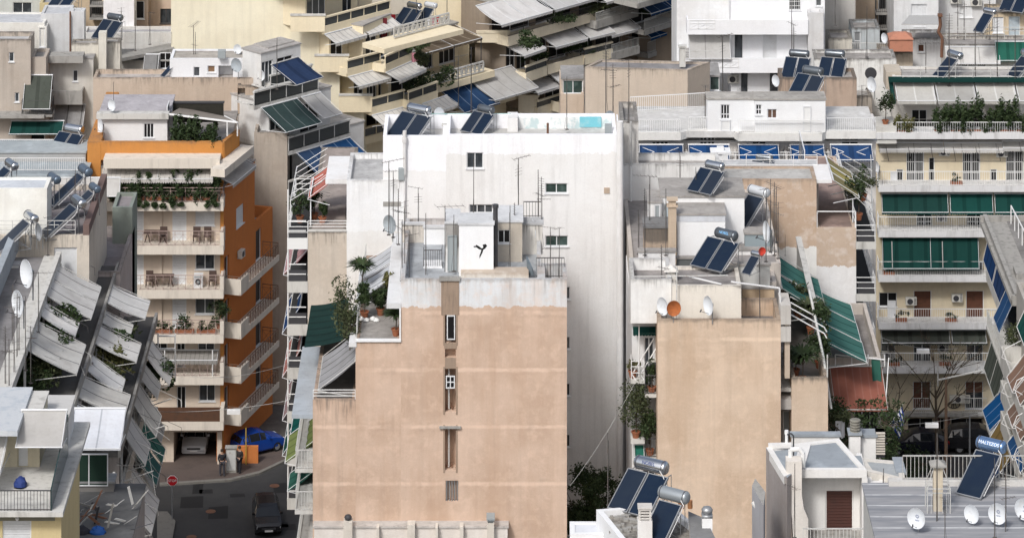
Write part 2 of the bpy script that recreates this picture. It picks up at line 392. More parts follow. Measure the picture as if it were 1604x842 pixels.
    def blind(s,u0,u1,v0,v1,o,mat,val=.15,lab=None):   # cloth dropped steeply from the slab edge above
        fr=s.fr; um=(u0+u1)/2; za=fr.z(um,v0,o-.35); zb=fr.z(um,v1,o+.15)
        return s.awn(fr.x(u0,o),fr.x(u1,o),za,.5,za-zb,mat,o0=o-.35,val=val,lab=lab)
    def ac(s,x,z,w=.8,h=.55,o=.0):
        fr=s.fr; b=MB(); b.bx(fr,x,x+w,o+.05,o+.36,z,z+h); b.bx(fr,x+.1,x+.14,o,o+.3,z-.06,z); b.bx(fr,x+w-.14,x+w-.1,o,o+.3,z-.06,z)
        ob=b.build('air_conditioner',m_ac,s.root)
        g=MB(); c=fr.W(x+w*.4,o+.362,z+h/2); n_=V((fr.n.x,fr.n.y,0)); g.tube(c-n_*.02,c+n_*.012,h*.4,14)
        for i in range(5): g.bx(fr,x+w*.76,x+w*.95,o+.355,o+.37,z+.08+i*.09,z+.12+i*.09)
        g.build('fan_grille',m_dark,ob); return ob
    def pac(s,u,v,w=.8,h=.55,o=0): return s.ac(s.fr.x(u,o),s.fr.z(u,v,o),w,h,o)
    def slab(s,x0,x1,z0,z1,o0,o1,mat,name='ledge',lab=None):
        b=MB(); b.bx(s.fr,x0,x1,o0,o1,z0,z1); o=b.build(name,mat,s.root)
        if lab: o['label']=lab
        return o
    def ps(s,u0,v0,u1,v1,o0,o1,mat,name='ledge',lab=None):
        x0,z0,x1,z1=s.Rp(u0,v0,u1,v1,o1); return s.slab(x0,x1,z0,z1,o0,o1,mat,name,lab)
class Blk:
    """a volume: front face on frame fr from x0 to x1, going back depth, z0..z1, parapet par above the roof slab"""
    def __init__(s,B,fr,x0,x1,z0,z1,depth,par,wall,roof,rid=True,name='wall'):
        s.B=B;s.fr=fr;s.x0=x0;s.x1=x1;s.z0=z0;s.z1=z1;s.dep=depth;s.par=par;s.wall=wall;s.roof=roof;s.name=name
        W=fr.W; a=W(x0,0,0); c=W(x1,0,0); bl=W(x0,-depth,0)
        s.f=Fac(B.root,Fr((a.x,a.y),fr.d),x1-x0,z0,z1)
        s.l=Fac(B.root,Fr((bl.x,bl.y),fr.n),depth,z0,z1)
        s.r=Fac(B.root,Fr((c.x,c.y),-fr.n),depth,z0,z1)
    def build(s):
        b=MB(); z0,z1=s.z0,s.z1
        for fa in (s.f,s.l,s.r): holes(b,fa.fr,0,fa.w,z0,z1,fa.ops)
        fr=s.f.fr; w=s.f.w; d=s.dep; W=fr.W
        b.face([W(w,-d,z0),W(0,-d,z0),W(0,-d,z1),W(w,-d,z1)])
        t=.2
        if s.par>0:
            zr=z1-s.par
            oc=[(0,0),(w,0),(w,-d),(0,-d)]; ic=[(t,-t),(w-t,-t),(w-t,-d+t),(t,-d+t)]
            for i in range(4):
                j=(i+1)%4
                b.face([W(*oc[i],z1),W(*oc[j],z1),W(*ic[j],z1),W(*ic[i],z1)])
                b.face([W(*ic[i],z1),W(*ic[j],z1),W(*ic[j],zr),W(*ic[i],zr)])
            r=MB(); r.face([W(*ic[0],zr),W(*ic[1],zr),W(*ic[2],zr),W(*ic[3],zr)])
        else:
            r=MB(); r.bx(fr,-.06,w+.06,-d-.06,.06,z1,z1+.1)
        b.build(s.name,s.wall,s.B.root)
        r.build('roof',s.roof,s.B.root)
SPLIT={'awning_arms','pipe','post','awning_posts','drain_pipe','vent_pipe','plinth','flue_pipe','frame','balcony_frame','pilaster','pergola_frame','shaft_frame','rubble','pole','vent_louvre'}
def clusters(mb,eps=.05):
    par=list(range(len(mb.v)))
    def fd(i):
        while par[i]!=i: par[i]=par[par[i]]; i=par[i]
        return i
    for f in mb.f:
        a=fd(f[0])
        for k in f[1:]: par[fd(k)]=a
    sh={}
    for i,f in enumerate(mb.f): sh.setdefault(fd(f[0]),[]).append(i)
    L=[]
    for fs in sh.values():
        vs=[mb.v[k] for i in fs for k in mb.f[i]]
        L.append([fs,[min(v[k] for v in vs)-eps for k in range(3)],[max(v[k] for v in vs)+eps for k in range(3)]])
    ch=True
    while ch:
        ch=False
        for i in range(len(L)):
            for j in range(i+1,len(L)):
                if all(L[i][1][k]<=L[j][2][k] and L[j][1][k]<=L[i][2][k] for k in range(3)):
                    L[i]=[L[i][0]+L[j][0],[min(a,b) for a,b in zip(L[i][1],L[j][1])],[max(a,b) for a,b in zip(L[i][2],L[j][2])]]; L.pop(j); ch=True; break
            if ch: break
    out=[]
    for fs,_,_ in L:
        m=MB(); mp={}
        for i in fs:
            f=[]
            for k in mb.f[i]:
                if k not in mp: mp[k]=len(m.v); m.v.append(mb.v[k])
                f.append(mp[k])
            m.f.append(tuple(f)); m.uv.append(mb.uv[i]); m.m.append(mb.m[i])
        out.append(m)
    return out
class Bld:
    def __init__(s,name,label,loc,cat='building',group=None):
        s.root=empty(name,loc,label,cat,group); s.bl=[]
    def block(s,u0,u1,v,Y,depth,par=.9,wall=None,roof=None,Y1=None,zb=0,vb=None,name='wall'):
        """camera-side face from column u0 (at distance Y) to u1 (at Y1), its head at row v above u0"""
        fr=FrP(u0,Y,u1,Y1); z1=PZ(v,Y); z0=zb if vb is None else PZ(vb,Y)
        k=Blk(s,fr,0,fr.w,z0,z1,depth,par,wall,roof or roofm((.33,.32,.31)),name=name); s.bl.append(k); return k
    def blockm(s,fr,x0,x1,z0,z1,depth,par,wall,roof=None,name='wall'):
        k=Blk(s,fr,x0,x1,z0,z1,depth,par,wall,roof or roofm((.33,.32,.31)),name=name); s.bl.append(k); return k
    def part(s,mb,name,mat,lab=None,smooth=False):
        if name in SPLIT:
            cl=clusters(mb)
            if 1<len(cl)<=95:
                for q in cl: o=q.build(name.rstrip('s') if name not in('glass',) else name,mat,s.root,smooth=smooth)
                return o
        o=mb.build(name,mat,s.root,smooth=smooth)
        if lab and o: o['label']=lab
        return o
    def done(s):
        for k in s.bl: k.build()
        return s
# ================================================================ object library
def G(u,v,Z):
    Y=(H-Z)*F/(v-VH); return V((PX(u,Y),Y,Z))
def textm(s,size,ext=.004):
    cu=bpy.data.curves.new('lettering','FONT'); cu.body=s; cu.size=size; cu.extrude=ext; cu.align_x='CENTER'; cu.align_y='CENTER'; cu.resolution_u=3
    o=bpy.data.objects.new('lettering',cu); C.objects.link(o)
    dg=bpy.context.evaluated_depsgraph_get(); me=bpy.data.meshes.new_from_object(o.evaluated_get(dg))
    bpy.data.objects.remove(o); bpy.data.curves.remove(cu); me.name='lettering'; return me
def letter_obj(me,mat,parent):
    me.materials.clear(); me.materials.append(mat)
    o=bpy.data.objects.new('lettering',me); C.objects.link(o); o.parent=parent; return o
m_coll=simple('collector_glass',(.008,.022,.05),.12,0,.55)
def collm():
    m,nt,b=base('collector',(.005,.014,.032),.3,0,.25)
    p=nd(nt,'TexCoord').outputs['Object']
    sx=nd(nt,'SeparateXYZ'); nt.links.new(p,sx.inputs[0])
    w=math2(nt,'PINGPONG',sx.outputs['X'],.05)
    c=mix(nt,ramp(nt,w,.0,.012,.5,0),(.005,.014,.034),(.01,.024,.045))
    c=mix(nt,ramp(nt,noise(nt,p,2.,4),.4,.7,0,.4),c,(.018,.03,.045)); c=mix(nt,ramp(nt,nd(nt,'ObjectInfo').outputs['Random'],0,1,0,.5),c,(.03,.035,.045)); nt.links.new(c,b.inputs['Base Color']); return m
m_coll=collm()
_h={}
def heater_proto(n,tank,txt,pw=.92,pl=1.95,tilt=34,tl=1.3,tr=.26,txtcol=None):
    e=empty('solar_water_heater',(0,0,0),'x','solar heater'); t=R(tilt); c,s=math.cos(t),math.sin(t)
    W0=n*pw+(n-1)*.06; y0=-pl*c*.5; z0=.12
    def P(x,a,h=0): return V((x,y0+a*c-h*s,z0+a*s+h*c))
    for i in range(n):
        x0=-W0/2+i*(pw+.06); x1=x0+pw
        b=MB(); 
        for (xa,xb,a0,a1) in ((x0,x0+.04,0,pl),(x1-.04,x1,0,pl),(x0+.04,x1-.04,0,.04),(x0+.04,x1-.04,pl-.04,pl)):
            b.box8([P(xa,a0,0),P(xb,a0,0),P(xb,a1,0),P(xa,a1,0),P(xa,a0,.085),P(xb,a0,.085),P(xb,a1,.085),P(xa,a1,.085)])
        b.box8([P(x0+.04,.04,0),P(x1-.04,.04,0),P(x1-.04,pl-.04,0),P(x0+.04,pl-.04,0),P(x0+.04,.04,.04),P(x1-.04,.04,.04),P(x1-.04,pl-.04,.04),P(x0+.04,pl-.04,.04)])
        f=b.build('collector_panel',m_steel,e)
        g=MB(); g.face([P(x0+.04,.04,.07),P(x1-.04,.04,.07),P(x1-.04,pl-.04,.07),P(x0+.04,pl-.04,.07)]); g.build('absorber_glass',m_coll,f)
    yb=y0+pl*c; zt=z0+pl*s
    st=MB(); 
    for x in (-W0/2+.12,W0/2-.12):
        st.tube((x,yb+.05,0),(x,yb+.05,zt+.02),.022,4); st.tube((x,y0,z0-.05),(x,yb+.05,zt-.02),.022,4); st.tube((x,y0,0),(x,y0,.15),.02,4)
        st.tube((x,y0,.04),(x,yb+.05,.04),.02,4); st.tube((x,yb+.05,.04),(x,y0+pl*c*.45,z0+pl*s*.42),.018,4); st.tube((x,yb+.4,0),(x,yb+.38,zt),.02,4)
        st.tube((x,yb+.05,zt),(x,yb+.4,zt),.02,4)
    st.tube((-W0/2+.12,yb+.05,zt*.35),(W0/2-.12,yb+.05,zt*.75),.016,4); st.tube((W0/2-.12,yb+.05,zt*.35),(-W0/2+.12,yb+.05,zt*.75),.016,4)
    st.build('stand',m_steel,e)
    cy,cz=yb+.22,zt+tr+.02
    tb=MB(); prof=[(tr*.3,-tl/2-.05),(tr*.75,-tl/2-.03),(tr*.97,-tl/2+.03),(tr,-tl/2+.09),(tr,tl/2-.09),(tr*.97,tl/2-.03),(tr*.75,tl/2+.03),(tr*.3,tl/2+.05)]
    tb.lathe((0,cy,cz),prof,20,'x'); to=tb.build('tank',tank,e,smooth=True)
    bd=MB()
    for x in(-tl/2+.1,tl/2-.1): bd.lathe((x,cy,cz),[(tr+.008,-.02),(tr+.008,.02)],20,'x')
    bd.build('strap',m_tankd if tank is not m_tankd else m_steel,to)
    pp=MB(); pp.path([(tl/2-.15,cy-tr,cz-.05),(tl/2+.02,cy-tr-.05,cz-.2),(W0/2+.03,yb-.2,zt-.25),(W0/2+.02,y0+.2,z0+.1)],.02,5)
    pp.build('pipe',simple('white_pipe',(.6,.6,.6)),e); pp=MB()
    pp.path([(-tl/2+.1,cy,cz-tr),(-tl/2+.1,cy+.1,.2),(-tl/2-.3,cy+.25,.04)],.018,5); pp.build('pipe',simple('white_pipe',(.6,.6,.6)),e)
    if txt:
        me=textm(txt,tr*.72); 
        for v in me.vertices:
            a=v.co.y/tr+R(28); rr=tr+.006+v.co.z; x=v.co.x
            v.co=(x,cy-rr*math.cos(a),cz+rr*math.sin(a))
        letter_obj(me,txtcol or simple('letter_blue',(.02,.06,.3)),to)
    return e
def put(proto,cache,loc,rz=0,sc=1,label=None,group=None,cat=None,name=None):
    if not cache.get('used'): cache['used']=1; o=proto
    else: o=copy_tree(proto)
    o.location=loc; o.rotation_euler=(0,0,rz); o.scale=(sc,sc,sc)
    if label: o['label']=label
    if group: o['group']=group
    if cat: o['category']=cat
    return o
HT={}
def heater(kind,loc,rz,sc,label):
    if kind not in HT:
        bl=simple('letter_blue',(.02,.06,.3)); wh=simple('letter_white',(.85,.87,.9))
        spec={'nobel':(2,m_tank,'NOBEL',.92,1.95,34,1.4,.27,simple('letter_navy',(.01,.03,.16))),'steel2':(2,m_tank,None),'dark2':(2,rusty('grey_tank',(.16,.18,.20),(.08,.08,.09),.3,.6,sc=2),None),
          'name2':(2,rusty('grey_tank',(.16,.18,.20),(.08,.08,.09),.3,.6,sc=2),None,.92,1.95,34,1.4,.27,wh),'one':(1,m_tank,None,1.0,2.1,37,1.2,.24),'zinc1':(1,simple('zinc_tank',(.34,.37,.39),.35,.5),None,1.1,2.1,40,1.3,.26),'white1':(1,m_tankw,None,1.1,2.1,40,1.3,.26),'onedark':(1,simple('blue_grey_tank',(.13,.17,.22),.3,.5),None,.95,2.2,38,1.1,.24),
          'maltezos':(1,simple('blue_steel_tank',(.22,.36,.60),.25,.8),'MALTEZOS',1.15,2.15,35,1.2,.26,wh),'mobel':(2,rusty('grey_tank',(.16,.18,.20),(.08,.08,.09),.3,.6,sc=2),'NOBEL',1.0,2.0,34,1.25,.27,simple('letter_sky',(.2,.5,.85))),
          'wide':(2,m_tank,None,1.02,1.95,33,1.5,.26,simple('letter_grey',(.1,.1,.12)))}[kind]
        HT[kind]=[heater_proto(*spec),{}]
    p,c=HT[kind]; return put(p,c,loc,rz-(R(11) if rz>-.9 else 0),sc,label,'solar water heaters on the roofs','solar heater')
def dish_proto(col,r=.5,arm=True,logo=False):
    e=empty('satellite_dish',(0,0,0),'x','satellite dish')
    b=MB(); N=20; M_=5; dep=.16*r*2
    def pt(i,j,back=0):
        q=r*j/M_; t=2*math.pi*i/N; return (q*math.cos(t)*.92,-dep*(q/r)**2*1.0+back,q*math.sin(t)+1.0)
    for j in range(M_):
        for i in range(N):
            a=[pt(i,j),pt(i+1,j),pt(i+1,j+1),pt(i,j+1)]; c=[pt(i,j,.02),pt(i,j+1,.02),pt(i+1,j+1,.02),pt(i+1,j,.02)]
            if j==0: a=a[1:]if False else [a[0],a[2],a[3]]; c=[c[0],c[1],c[2]]
            b.face(a); b.face(c)
    for i in range(N): b.face([pt(i,M_),pt(i+1,M_),pt(i+1,M_,.02),pt(i,M_,.02)])
    d=b.build('reflector',col,e,smooth=True)
    m=MB(); m.tube((0,.12,0),(0,.12,1.05),.028,6); m.b(-.06,.06,.0,.14,.92,1.08); m.build('mount',m_steel,e)
    if arm:
        a=MB(); a.tube((0,0,1-r*.95),(0,-.62,.78),.014,4); a.tube((0,-.66,.74),(0,-.56,.86),.035,8); a.build('feed_arm',m_dark,e)
    if logo:
        l=MB()
        for k in range(3): l.tube((0,-.035-.01*k,1.05+.0*k),(0,-.04,1.05),.03,8)
        me=textm('nova',.11,.003)
        for v in me.vertices: v.co=(v.co.x,-.045+v.co.z-.25*dep*0,1.0-.12+v.co.y)
        letter_obj(me,simple('letter_ink',(.12,.16,.3)),d)
        l=MB(); 
        for i in range(10):
            t0=2*math.pi*i/10; t1=2*math.pi*(i+1)/10
            l.tube((.07*math.cos(t0),-.03,1.06+.07*math.sin(t0)),(.07*math.cos(t1),-.03,1.06+.07*math.sin(t1)),.012,4)
        l.build('emblem',simple('letter_ink',(.12,.16,.3)),d)
    return e
DS={}
def dish(kind,loc,rz,sc,label,tilt=0):
    if kind not in DS:
        col={'w':rusty('white_enamel',(.66,.69,.72),(.45,.44,.42),.5,sc=3),'g':rusty('grey_enamel',(.36,.40,.43),(.25,.24,.22),.5,sc=3),'rust':rusty('rusted_dish',(.42,.13,.04),(.2,.07,.03),.8,sc=6,lo=.4),'logo':rusty('white_enamel',(.66,.69,.72),(.45,.44,.42),.5,sc=3),'red':simple('red_enamel',(.5,.05,.03),.5)}[kind]
        DS[kind]=[dish_proto(col,.5,kind not in('rust',),kind=='logo'),{}]
    p,c=DS[kind]; return put(p,c,loc,rz,sc,label,'satellite dishes on the roofs','satellite dish')
def antenna_proto(var,h):
    e=empty('tv_antenna',(0,0,0),'x','antenna')
    m=MB(); m.tube((0,0,0),(0,0,h),.024,5,r2=.018); m.b(-.09,.09,-.09,.09,0,.03)
    mo=m.build('mast',rusty('antenna_mast',(.10,.095,.09),(.13,.07,.05),.6,sc=4),e)
    b=MB(); r=random.Random(var)
    def yagi(z,L,n,w,ang=0,up=0):
        ca,sa=math.cos(ang),math.sin(ang); 
        a=V((-ca*L*.3,-sa*L*.3,z)); c=V((ca*L*.7,sa*L*.7,z+up)); b.tube(a,c,.012,4)
        for i in range(n):
            q=a.lerp(c,i/(n-1)); ww=w*(1-.35*i/(n-1)); b.tube(q+V((-sa*ww,ca*ww,0)),q+V((sa*ww,-ca*ww,0)),.007,4)
    def comb(z,w,n,dz):
        for i in range(n): b.tube((-w,0,z-i*dz),(w,0,z-i*dz),.008,4)
    if var==0: yagi(h-.05,1.1,7,.28,.2,.15)
    elif var==1: yagi(h-.05,.8,5,.22,2.8,.1); comb(h-.5,.22,3,.14)
    elif var==2: comb(h-.1,.18,6,.13); yagi(h-1.2,.7,5,.2,.5)
    elif var==3: yagi(h-.05,1.5,5,.5,.15,-.1); 
    elif var==4: comb(h-.05,.3,2,.25); yagi(h-.7,.9,8,.2,-.4,.25)
    else: pass
    if b.v: b.build('elements',rusty('antenna_mast',(.10,.095,.09),(.13,.07,.05),.6,sc=4),e)
    k=MB(); k.path([(.03,0,h*.9),(.05,.02,h*.6),(.03,.03,h*.3),(.1,.1,.02)],.008,4); k.build('cable',m_cable,e)
    return e
AN={}
def antenna(var,loc,rz,sc,label,h=3.):
    k=(var,h)
    if k not in AN: AN[k]=[antenna_proto(var,h),{}]
    p,c=AN[k]; return put(p,c,loc,rz,sc,label,'television antennas on the roofs','antenna')
def leaves(b,c,rad,n,sz,seed=0,shape=None):
    r=random.Random(seed); c=V(c)
    cl=[V((r.gauss(0,.45),r.gauss(0,.45),r.gauss(0,.42))) for _ in range(max(4,n//60))]
    for i in range(n):
        q=r.choice(cl)+V((r.gauss(0,.22),r.gauss(0,.22),r.gauss(0,.22)))
        if q.length>1.25: q*=1.25/q.length
        p=c+V((q.x*rad[0],q.y*rad[1],q.z*rad[2])); s=sz*r.uniform(.6,1.4)
        a=V((r.uniform(-1,1),r.uniform(-1,1),r.uniform(-.6,1))).normalized()*s; d=a.cross(V((r.uniform(-1,1),r.uniform(-1,1),r.uniform(-1,1)))).normalized()*s*.45
        b.face([p-a*.5,p-d*.5,p+a*.5,p+d*.5])
def spiky(b,c,n,L,seed=0,up=.5):
    r=random.Random(seed); c=V(c)
    for i in range(n):
        t=r.uniform(0,6.28); e=r.uniform(-.1,1.2)*up+.25; d=V((math.cos(t),math.sin(t),e)).normalized(); l=L*r.uniform(.7,1.1)
        s=V((-math.sin(t),math.cos(t),0))*L*.035; m=c+d*l*.6; q=c+d*l-V((0,0,l*.22))
        b.face([c-s,c+s,m+s*1.2,m-s*1.2]); b.face([m-s*1.2,m+s*1.2,q])
def plant(name,loc,label,kind='bush',h=1.2,w=.8,n=240,leaf=.12,mat=None,pot=True,seed=1,group='potted plants on the balconies and terraces',cat='plant'):
    e=empty(name,loc,label,cat,group); mat=mat or m_leaf; x,y,z=loc; ph=.0
    if pot:
        ph=.38; b=MB(); b.lathe((x,y,z),[(.15,0),(.22,ph-.05),(.25,ph-.05),(.25,ph),(.2,ph),(.2,ph-.06)],12); b.build('pot',m_terra,e)
    n=int(n*2.4); leaf*=1.35; st=MB(); st.tube((x,y,z+ph*.8),(x+.05,y,z+ph+h*.55),.035,5,r2=.02); 
    r=random.Random(seed)
    for i in range(4): t=r.uniform(0,6.28); st.tube((x+.02,y,z+ph+h*.3),(x+w*.35*math.cos(t),y+w*.35*math.sin(t),z+ph+h*.7),.018,4,r2=.008)
    st.build('stem',m_bark,e)
    b=MB()
    if kind=='spiky': spiky(b,(x,y,z+ph+h*.5),n//4,w,seed)
    else: leaves(b,(x,y,z+ph+h*.58),(w*.5,w*.5,h*.42),n,leaf,seed)
    b.build('foliage',mat,e); return e
def hedge(name,p0,p1,h,w,label,n=900,leaf=.12,mat=None,seed=3,cat='plant',droop=0):
    """a planted trough run along a railing"""
    p0=V(p0);p1=V(p1); e=empty(name,tuple((p0+p1)/2),label,cat,'planting along the balcony railings'); r=random.Random(seed)
    b=MB(); L=(p1-p0).length; k=max(3,int(L/.55))
    for i in range(k):
        c=p0.lerp(p1,(i+.5)/k); hh=h*r.uniform(.5,1.15)
        leaves(b,(c.x,c.y,c.z+hh*.5),(L/k*.75,w*.5,hh*.55),n//k,leaf,seed*100+i)
        if droop and r.random()<.6: leaves(b,(c.x,c.y-w*.4,c.z-droop*.4),(.25,.12,droop*.5),n//k//4,leaf,seed*77+i)
    b.build('foliage',mat or m_leaf,e)
    t=MB(); d=(p1-p0).normalized(); q=V((-d.y,d.x,0))*.15
    for i in range(max(1,int(L/1.1))):
        m=max(1,int(L/1.1)); a=p0.lerp(p1,(i+.06)/m); c=p0.lerp(p1,(i+.94)/m); t.box8([a-q,c-q,c+q,a+q]+[v+V((0,0,.22)) for v in (a-q,c-q,c+q,a+q)])
    t.build('trough',m_terra,e); return e
def tree(name,loc,h,w,label,n=2500,leaf=.22,mat=None,seed=5,bare=False,group=None,trunk=.13,lo=.45):
    e=empty(name,loc,label,'tree',group); x,y,z=loc; r=random.Random(seed)
    t=MB(); top=V((x+r.uniform(-.3,.3),y,z+h*.55)); t.tube(loc,top,trunk,8,r2=trunk*.6); tips=[]
    for i in range(9 if bare else 7):
        a=r.uniform(0,6.28); q=V(loc).lerp(top,r.uniform(.6,1)); p=q+V((math.cos(a)*w*.3,math.sin(a)*w*.3,h*r.uniform(.15,.3))); t.tube(q,p,trunk*.45,5,r2=trunk*.2)
        for j in range(5 if bare else 3):
            a2=a+r.uniform(-.9,.9); p2=p+V((math.cos(a2)*w*.2,math.sin(a2)*w*.2,h*r.uniform(.02,.2))); t.tube(p,p2,trunk*.18,4,r2=.01); tips.append(p2)
            if bare:
                for k in range(3): a3=a2+r.uniform(-1,1); t.tube(p2,p2+V((math.cos(a3)*w*.09,math.sin(a3)*w*.09,h*r.uniform(0,.08))),.014,3,r2=.005)
    t.build('trunk',m_bark,e)
    b=MB()
    if bare: 
        for q in tips[::2]: leaves(b,q,(.4,.4,.3),n//len(tips),leaf,r.randint(0,999))
    else:
        for i in range(16):
            a=r.uniform(0,6.28); q=w*.5*math.sqrt(r.random())*.8; zz=r.uniform(lo,.98)
            leaves(b,(x+q*math.cos(a),y+q*math.sin(a),z+h*zz),(w*.24,w*.24,h*.1+.25),n//16,leaf,r.randint(0,999))
    b.build('crown',mat or m_leaf,e); return e
# ---- vehicles
def car(loc,rz,paint,label,L=4.1,Wd=1.72,Hh=1.5,kind='hatch',name='parked_car'):
    e=empty(name,loc,label,'car','cars parked along the street',rz)
    e['_o']=(0,0,0)
    # side profile, nose at -x ; sections are (x, z_low, z_belt, z_top, halfwidth_belt, halfwidth_top)
    if kind=='suv': prof=[(-.5,.42,.72,.74,.74,.70),(-.46,.28,.86,.88,.84,.78),(-.27,.26,.98,1.0,.86,.80),(-.14,.26,1.02,1.38,.87,.66),(-.05,.26,1.03,1.5,.87,.64),(.25,.26,1.04,1.52,.87,.64),(.42,.27,1.04,1.42,.86,.62),(.48,.3,1.0,1.05,.84,.76),(.5,.45,.8,.82,.76,.7)]
    else: prof=[(-.5,.40,.60,.62,.70,.64),(-.47,.24,.72,.74,.82,.76),(-.30,.22,.88,.9,.85,.78),(-.22,.22,.92,.98,.86,.76),(-.08,.22,.94,1.36,.86,.62),(.04,.22,.95,1.46,.86,.60),(.26,.22,.97,1.44,.86,.60),(.40,.24,.98,1.28,.85,.62),(.47,.28,.95,1.0,.82,.74),(.5,.42,.72,.74,.74,.68)]
    zs=Hh/1.48
    b=MB(); rings=[]
    for (x,zl,zb,zt,wb,wt) in prof:
        X=x*L; w1=wb*Wd/1.72; w2=wt*Wd/1.72
        half=[(0,zl),(w1*.92,zl),(w1,zl+.1),(w1*1.0,zb*.75),(w1*.98,zb),(w2,zt*.985),(w2*.8,zt),(0,zt+.015)]
        ring=[(X,a,c*zs) for a,c in half]+[(X,-a,c*zs) for a,c in half[-2:0:-1]]
        rings.append(ring)
    n=len(rings[0])
    for j in range(len(rings)-1):
        for i in range(n):
            k=(i+1)%n; b.face([rings[j][i],rings[j][k],rings[j+1][k],rings[j+1][i]][::-1])
    b.face(rings[0]); b.face(rings[-1][::-1])
    b.build('body',paint,e,smooth=False)
    gl=simple('car_glass',(.01,.012,.015),.05,0,.6)
    # glass: slightly proud quads following the cabin
    def q4(j,i,ins=.1,off=.012):
        P=[V(rings[j][i]),V(rings[j][(i+1)%n]),V(rings[j+1][(i+1)%n]),V(rings[j+1][i])]; c=sum(P,V())/4; nn=(P[1]-P[0]).cross(P[3]-P[0]).normalized()
        if nn.dot(c-V((0,0,.7)))<0: nn=-nn
        return [p.lerp(c,ins)+nn*off for p in P]
    g=MB(); a0,a1=(3,6) if kind=='suv' else (4,7)
    for j in range(a0,a1+(0 if kind=='suv' else 0)):
        g.face(q4(j,4,.07))
    g.build('side_window',gl,e); g=MB()
    for j in range(a0,a1): g.face(q4(j,n-5,.07))
    g.build('side_window',gl,e)
    g=MB(); jw=a0-1
    for i in (5,6,7,8): g.face(q4(jw,i,.04))
    g.build('windscreen',gl,e)
    g=MB(); jr=a1
    for i in (5,6,7,8): g.face(q4(jr,i,.05))
    g.build('rear_window',gl,e)
    for sx in(-.31,.30):
        for sy in(-1,1):
            t=MB(); c=V((sx*L,sy*Wd*.44,.31)); 
            k=[(.2,-.1),(.3,-.1),(.32,-.06),(.32,.06),(.3,.1),(.2,.1)]
            for (r0,h0),(r1,h1) in zip(k,k[1:]):
                for i in range(16):
                    t0=6.2832*i/16;t1=6.2832*(i+1)/16
                    t.face([c+V((r0*math.cos(t0),h0,r0*math.sin(t0))),c+V((r0*math.cos(t1),h0,r0*math.sin(t1))),c+V((r1*math.cos(t1),h1,r1*math.sin(t1))),c+V((r1*math.cos(t0),h1,r1*math.sin(t0)))])
            w_=t.build('wheel',simple('tyre',(.015,.015,.015),.85),e)
            t=MB(); t.tube(c+V((0,-.085,0)),c+V((0,.085,0)),.2,14); t.build('rim',m_steel,w_)
    for sy in(-1,1):
        t=MB(); t.b(-.497*L,-.46*L,sy*.62-.14,sy*.62+.14,.6*zs,.72*zs); t.build('headlight',simple('lamp_lens',(.6,.62,.65),.1),e)
        t=MB(); t.b(.47*L,.497*L,sy*.66-.1,sy*.66+.1,.72*zs,.9*zs); t.build('tail_light',simple('red_lens',(.25,.01,.01),.2),e)
        t=MB(); t.b(-.16*L,-.13*L,sy*(Wd/2+.02)-.1,sy*(Wd/2+.02)+.1,.95*zs,1.07*zs); t.build('mirror',paint,e)
    t=MB(); t.b(-.508*L,-.49*L,-.26,.26,.42,.53); t.build('number_plate',simple('plate',(.7,.7,.7)),e)
    t=MB(); t.b(-.506*L,-.48*L,-.45,.45,.56*zs,.66*zs); t.build('grille',m_dark,e)
    return e
def textile(name,p,w,h,mat,label,cat='laundry',fr=None,seed=0,group='washing hung out to dry'):
    """a hanging cloth with folds; p is its top left corner"""
    r=random.Random(seed); b=MB(); n=8;m=5; x,y,z=p
    for i in range(n):
        for j in range(m):
            def q(i,j): return (x+w*i/n,y+.05*math.sin(i*1.9+seed)*(j/m),z-h*j/m-(.04*h*math.sin(i*1.3+seed) if j==m else 0))
            b.face([q(i,j+1),q(i+1,j+1),q(i+1,j),q(i,j)])
    o=b.build(name,mat,None,org=(x,y,z)); tag(o,label,cat,group); return o
def clothes_group(*a): pass
